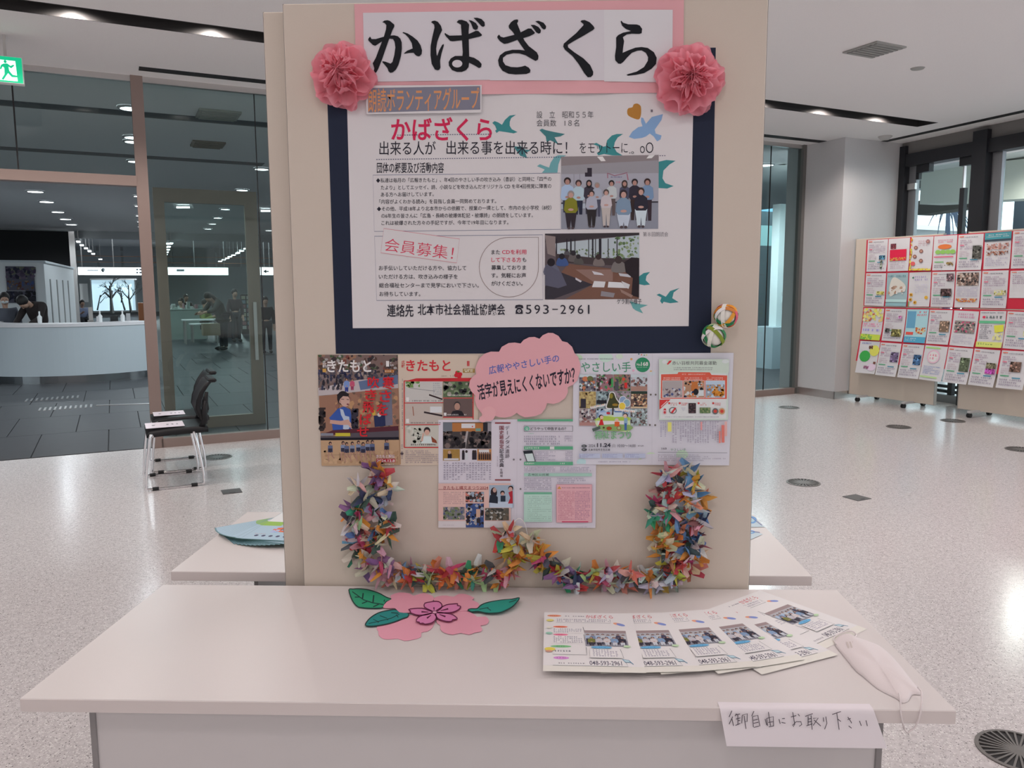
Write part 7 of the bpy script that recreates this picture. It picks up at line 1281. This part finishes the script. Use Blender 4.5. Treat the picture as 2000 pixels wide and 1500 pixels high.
for z in bp_:
    pts = q3(z); o = cut('petal', pts, TP, .0046, .0008, (214, 126, 168), fb, bo); p = Pr(lambda x, y, q: TP(x, y, .0055+q), 1); p.line(pts, 2.1, (104, 38, 70), True)
    mx, my = sum(a for a, b in pts)/len(pts), sum(b for a, b in pts)/len(pts); c0_ = (848.5, 1200.5); a_ = (c0_[0]+(mx-c0_[0])*.38, c0_[1]+(my-c0_[1])*.38); b_ = (c0_[0]+(mx-c0_[0])*.85, c0_[1]+(my-c0_[1])*.8); p.line([a_, b_], [1.2, 3.2], (96, 36, 64)); p.out('drawn_outline', fb, bo)
p = Pr(lambda x, y, q: TP(x, y, .0058+q), 1); p.ell(849, 1200.5, 5.6, 3.4, (104, 38, 70)); p.ell(849, 1200.5, 4.2, 2.2, (220, 160, 180)); p.out('flower_centre', fb, bo)

# ---- fan of leaflets (A4, the left one on top)
def leaf_print(p):
    YL = (236, 228, 190); OR = (226, 140, 110)
    p.rect(0, 0, 210, 297, (232, 224, 222)); p.rect(0, 66, 210, 297, (234, 227, 214)); p.rect(0, 272, 210, 297, (234, 227, 204))
    p.ell(24, 20, 17, 6, OR); p.greek(14, 17, 34, 23, 1, (190, 90, 70)); p.greek(50, 18, 96, 25, 1, (110, 100, 115), cw=6); p.text('かばざくら', (99, 12, 163, 32), (196, 56, 76), .004, ink=True)
    p.greek(30, 36, 152, 54, 2, (140, 128, 145), cw=5); p.line([(28, 58), (155, 58), (155, 38)], 1, (110, 110, 120)); p.ell(172, 62, 12, 6, (225, 150, 120), rot=.5); p.ell(178, 66, 11, 6, (130, 140, 195), rot=.6)
    for y, h, c_ in ((78, 8, (228, 110, 84)), (120, 8, (228, 110, 140)), (178, 10, (130, 184, 130)), (232, 11, (214, 140, 200))): p.ell(38, y+h/2, 17+(6 if h == 10 else 0), h*.62, c_); p.greek(28, y+2, 48, y+h-2, 1, tuple(int(v*.7) for v in c_))
    for y0, y1, r_ in ((90, 116, 4), (130, 168, 4)): p.rect(20, y0, 90, y1, (236, 232, 236)); p.greek(22, y0+1, 88, y1-2, r_, (130, 122, 140), cw=5); p.line([(90, y0-8), (93, y1)], 1, (90, 90, 95))
    p.rect(20, 192, 90, 222, (238, 234, 240)); p.greek(24, 200, 84, 212, 1, (90, 86, 100), cw=6); p.line([(20, 222), (93, 222), (93, 186)], 1, (90, 90, 95)); p.rect(20, 246, 170, 272, (238, 234, 240)); p.line([(20, 272), (176, 272), (172, 246)], 1, (100, 100, 105)); p.greek(32, 258, 88, 266, 1, (100, 90, 105), cw=5)
    p.text('048-593-2961', (97, 249, 164, 268), (70, 64, 84), .006, ink=True)
    p.poly([(166, 240), (180, 244), (184, 252), (172, 252)], (190, 205, 215)); p.line([(166, 240), (180, 244), (184, 254), (188, 262)], 1.6, (70, 120, 150)); p.line([(168, 242), (172, 254), (184, 254)], 1.4, (70, 120, 150))
    p.rect(92, 100, 186, 180, (178, 168, 172)); p.rect(92, 100, 186, 113, (158, 134, 134)); p.rect(92, 150, 186, 180, (146, 140, 150)); r = random.Random(4)
    for i in range(8): p.person(99+i*11.3, 124+r.uniform(-2, 2), 3, (52, 44, 50), (170, 130, 120), r.choice([(170, 180, 200), (70, 66, 86), (190, 186, 190), (120, 136, 164)]), (60, 56, 72), 172, sh=1.7)
    for i, tc_ in enumerate([(120, 116, 60), (190, 180, 186), (206, 190, 190), (130, 150, 180), (50, 46, 60)]): p.person(106+i*17, 140, 3.6, (70, 56, 58), (190, 146, 134), tc_, (60, 54, 66) if i in (0, 1) else (196, 190, 196), 178)
    p.ell(126, 188, 23, 6, (108, 168, 206)); p.greek(112, 186, 138, 191, 1, (70, 120, 170)); p.rect(100, 196, 168, 238, (238, 234, 240)); p.greek(106, 198, 160, 232, 5, (140, 128, 150), cw=6); p.line([(96, 238), (170, 238), (166, 196)], 1, (110, 110, 115))
    p.ell(14, 50, 9, 6, (230, 205, 120)); p.ell(12, 120, 8, 5, (150, 190, 170)); p.ell(14, 200, 12, 8, (232, 200, 90)); p.ell(12, 210, 8, 4, (214, 150, 130)); p.ell(182, 182, 8, 5, (190, 206, 170)); p.ell(12, 90, 6, 5, (238, 226, 200))
fanl = ['leftmost leaflet of the front fan, fully visible with all its text', 'second leaflet of the front fan, tucked under the leftmost', 'third leaflet of the front fan with its whole red title showing', 'fourth leaflet of the front fan, slanting to the right', 'fifth leaflet of the front fan, beside the face mask', 'rightmost leaflet of the front fan, lowest and most slanted']
brs = [(1262, 1327), (1372, 1321), (1480, 1309), (1572, 1293), (1637, 1282), (1694, 1229)]; ang = [-1, 4, 11, 19, 26, 38]
base = None
for i in range(6):
    p_ = onz(*brs[i], .7)
    if base is None:
        lf = MB(); nx, ny = 6, 8; v = []; f = []
        for j in range(ny+1):
            for k in range(nx+1): v.append((-.21+.21*k/nx, .297*j/ny, .0))
        for j in range(ny):
            for k in range(nx): a_ = j*(nx+1)+k; f.append((a_, a_+1, a_+nx+2, a_+nx+1))
        base = obj('leaflet', (v, f, [O(232, 224, 222)]*len(f)), PRINT); o = base
        p = Pr(lambda x, y, h: V((-.21+x/1000, .297-y/1000, h)), 3, step=2e-5); leaf_print(p); pp = p.out('leaflet_print', base)
    else:
        o = base.copy(); COL.objects.link(o); c_ = pp.copy(); COL.objects.link(c_); c_.parent = o
    o.location = (p_.x, p_.y, .7006+(5-i)*.0026); o.rotation_euler = (0, 0, math.radians(ang[i])); tag(o, fanl[i], 'leaflet', 'leaflets fanned out on the front table')

# ---- face mask
mo = TP(1715, 1300); mk = empty('face_mask', mo, label='folded white face mask near the right corner of the front table', cat='face mask')
MP = [(1630, 1258), (1640, 1243), (1655, 1240), (1675, 1248), (1700, 1256), (1722, 1266), (1748, 1290), (1775, 1325), (1795, 1350), (1798, 1358), (1782, 1358), (1774, 1370), (1762, 1374), (1750, 1365), (1715, 1347), (1685, 1322), (1672, 1312), (1650, 1285)]
CLM = mat('white mask cloth', (.86, .80, .80), .9, noise_amt=.015, nscale=600, bump=.3)
pm = sm(MP, 3); n_ = len(pm); mb = MB(); cxm, cym = 1715, 1306; rings = [(1, .0005), (.99, .003), (.93, .0055), (.6, .0085), (.3, .0095)]
v = []; f = []
for s_, z_ in rings:
    for x, y in pm: v.append(TP(cxm+(x-cxm)*s_, cym+(y-cym)*s_, z_*(1+.25*math.sin(x*.05))))
v.append(TP(cxm, cym, .0098))
for r_ in range(len(rings)-1):
    for i in range(n_): f.append((r_*n_+i, r_*n_+(i+1) % n_, (r_+1)*n_+(i+1) % n_, (r_+1)*n_+i))
for i in range(n_): f.append(((len(rings)-1)*n_+i, (len(rings)-1)*n_+(i+1) % n_, len(v)-1))
obj('mask_cloth', (v, f), CLM, mk, org=mo, smooth=True)
for pts, z_ in (([(1640, 1246), (1668, 1240), (1664, 1248), (1642, 1258)], 0), ):
    pass
obj('ear_loop', MB().tube([TP(x, y, .012) for x, y in ((1755, 1366), (1758, 1378))]+[ony(x, y, -.006) for x, y in ((1759, 1392), (1762, 1408), (1766, 1424))], .0016, 6).d, CLM, mk, org=mo, smooth=True)
obj('ear_loop', MB().tube([TP(x, y, .012) for x, y in ((1792, 1354), (1799, 1362), (1800, 1376))]+[ony(x, y, -.006) for x, y in ((1798, 1392), (1794, 1408), (1786, 1422), (1772, 1432), (1766, 1424))], .0016, 6).d, CLM, mk, org=mo, smooth=True)
obj('ear_loop', MB().tube([TP(x, y, .004) for x, y in [(q.x, q.y) for q in bez([(1633, 1262), (1628, 1250), (1640, 1241), (1662, 1236), (1672, 1243), (1668, 1250)], 4)]], .0016, 6).d, CLM, mk, org=mo, smooth=True)
p = Pr(lambda x, y, q: TP(x, y, .0085+q), 1)
for k in range(4): p.poly([(1652+k*6, 1261-k*.5), (1655+k*6, 1261-k*.5), (1659+k*6, 1273-k*.5), (1656+k*6, 1273-k*.5)], (196, 176, 170))
p.out('pressed_seam', mk, mo)

# ---- notice folded over the table edge
so_ = V((.65, -.002, .7)); a_, b_ = TP(1407, 1365).x, ony(1706, 1372, -.002).x
x0, x1 = ony(1406, 1372, -.002).x, ony(1707, 1376, -.002).x; xb0_, xb1_ = ony(1416, 1451, -.003).x, ony(1727, 1452, -.003).x; zb_ = ony(1570, 1452, -.003).z
prof = [(.018, .7012), (.010, .7014), (.002, .7010), (-.0025, .698), (-.004, .69), (-.008, .67), (-.016, zb_)]
v = []; f = []
for j, (y, z) in enumerate(prof):
    t = (.7-z)/(.7-zb_); t = max(0, t)
    for k in range(9): s_ = k/8; v.append((x0+(x1-x0)*s_+(xb0_-x0)*t*(1-s_)+(xb1_-x1)*t*s_, y, z))
for j in range(len(prof)-1):
    for k in range(8): a_ = j*9+k; f.append((a_, a_+1, a_+10, a_+9))
nt_ = obj('notice_sheet', (v, f, [(.92, .88, .92)]*len(f)), PRINT, org=so_, smooth=True); tag(nt_, 'white handwritten notice folded over the front table edge', 'notice')
p = Pr(lambda x, y, q: ony(x, y, -.0055-.012*max(0, (y-1385)/66)-q), 1); Z = lambda x, y: (1410+x*.165, 1360+y*.165); HB = (84, 72, 80)
HW = [[(118, 170), (85, 245)], [(128, 240), (85, 330)], [(118, 265), (138, 350)], [(172, 205), (155, 235)], [(160, 222), (215, 208)], [(188, 215), (190, 340)], [(165, 270), (218, 255)], [(160, 345), (218, 320)], [(215, 285), (188, 290)], [(240, 225), (235, 320)], [(240, 225), (300, 205), (298, 300), (275, 300)], [(262, 230), (285, 385)],
      [(378, 175), (352, 235)], [(362, 240), (372, 365)], [(362, 240), (425, 225), (450, 355)], [(372, 285), (425, 272)], [(375, 320), (432, 308)], [(378, 368), (440, 352)], [(512, 268), (530, 340)], [(530, 262), (540, 350)], [(530, 262), (608, 240), (612, 355)], [(550, 185), (575, 350)], [(548, 310), (605, 300)], [(555, 362), (612, 350)],
      [(675, 270), (690, 325)], [(712, 265), (745, 262)], [(705, 310), (752, 318)], [(815, 245), (880, 228)], [(838, 188), (862, 330), (845, 360), (835, 345), (880, 300), (935, 300), (945, 335), (915, 355)], [(900, 210), (920, 235)], [(985, 238), (1075, 205)], [(1020, 235), (1020, 345)], [(1055, 225), (1068, 395)], [(1020, 270), (1055, 262)], [(1022, 305), (1058, 298)], [(1000, 350), (1072, 325)], [(1080, 262), (1140, 255), (1080, 345)], [(1090, 280), (1170, 352)],
      [(1200, 250), (1205, 300)], [(1230, 240), (1242, 320), (1215, 390)], [(1305, 215), (1408, 180)], [(1360, 200), (1388, 395)], [(1372, 270), (1408, 298)], [(1488, 275), (1525, 262)], [(1490, 245), (1530, 305), (1535, 320)], [(1500, 350), (1535, 378)], [(1628, 290), (1650, 350)], [(1705, 285), (1722, 352)]]
for st in HW: p.line([Z(*q) for q in st], 1.5, HB)
p.out('handwriting', nt_, so_)

# ================================================================== REAR TABLE: fan of booklets and blue flyers
pv = V((-.700, 1.285, 0)); bb = None; NBK = 14
def bk_print(p):
    p.rect(0, 0, 210, 297, (110, 140, 150)); p.rect(1, 1, 209, 293, (172, 188, 202)); p.rect(1, 1, 209, 110, (222, 220, 218)); p.poly([(1, 110), (209, 110), (209, 150), (150, 190), (120, 150), (1, 156)], (150, 180, 84)); p.ell(150, 50, 26, 12, (214, 120, 130)); p.ell(104, 190, 46, 26, (222, 110, 76), 16); p.ell(104, 190, 20, 12, (90, 60, 56), 10); p.crowd(60, 140, 200, 230, 30, [(176, 180, 210), (160, 176, 206)], 12, 2); p.poly([(206, 170), (206, 230), (150, 230)], (84, 120, 104))
    for i in range(7): p.ell(34+i*24, 258, 7, 9, (70, 66, 96), 6)
    p.greek(20, 236, 60, 244, 1, (190, 110, 110))
for i in range(NBK):
    a_ = math.radians(-52+i*3.0 if i < 12 else (-12.5 if i == 12 else -7.4)); tf = min(1, (math.degrees(a_)+52)/44.6); pv = V((-.731-.047*tf, 1.287-.052*tf, 0))
    if bb is None:
        bb = obj('booklet', ([], []), mat('green cover edge', C(84, 128, 122), .5)) ; me = MB().box((0, -.297, 0), (.21, 0, .0008)); bpy.data.objects.remove(bb); bb = obj('booklet', me.d, mat('green cover edge', C(84, 128, 122), .5)); o = bb
        p = Pr(lambda x, y, h: V((x/1000, -y/1000, .0009+h)), 1, step=5e-6); bk_print(p); bpp = p.out('cover_print', bb)
    else:
        o = bb.copy(); COL.objects.link(o); c_ = bpp.copy(); COL.objects.link(c_); c_.parent = o
    o.location = (pv.x, pv.y, .7003+i*.0013); o.rotation_euler = (0, 0, a_)
    tag(o, ORD[i]+' green edged booklet from the left end of the rear table fan' if i < NBK-1 else 'topmost green edged booklet of the fan on the rear table', 'booklet', 'booklets fanned out on the rear table' if i < NBK-1 else None)
for k, (q, lab) in enumerate([(((1440, 990), (1464, 1003), (1494, 1030), (1420, 1031)), 'blue printed flyer lying at the back of the rear table'), (((1400, 1040), (1462, 1036), (1490, 1044), (1440, 1066)), 'blue and mauve flyer in front of the other on the rear table')]):
    fnp = lambda x, y, h: onz(x, y, .7)+V((0, 0, .001+h)); o, og = sheet('blue_flyer', q, lab, 'flyer', (196, 204, 222), .0005, 3, 3, fn=fnp); p = Pr(lambda x, y, h: onz(x, y, .7)+V((0, 0, .0018+h)), 1)
    cx, cy = (q[1][0]+q[2][0])/2-10, (q[1][1]+q[2][1])/2; p.ell(cx, cy, 9, 7 if k == 0 else 3.4, (120, 160, 206)); p.ell(cx, cy, 5, 4 if k == 0 else 2, (180, 200, 224)); p.line([(q[1][0]-6, q[1][1]+1), (q[2][0]-6, q[2][1]-3)], 1.4, (120, 120, 160)); p.out('print', o, og)
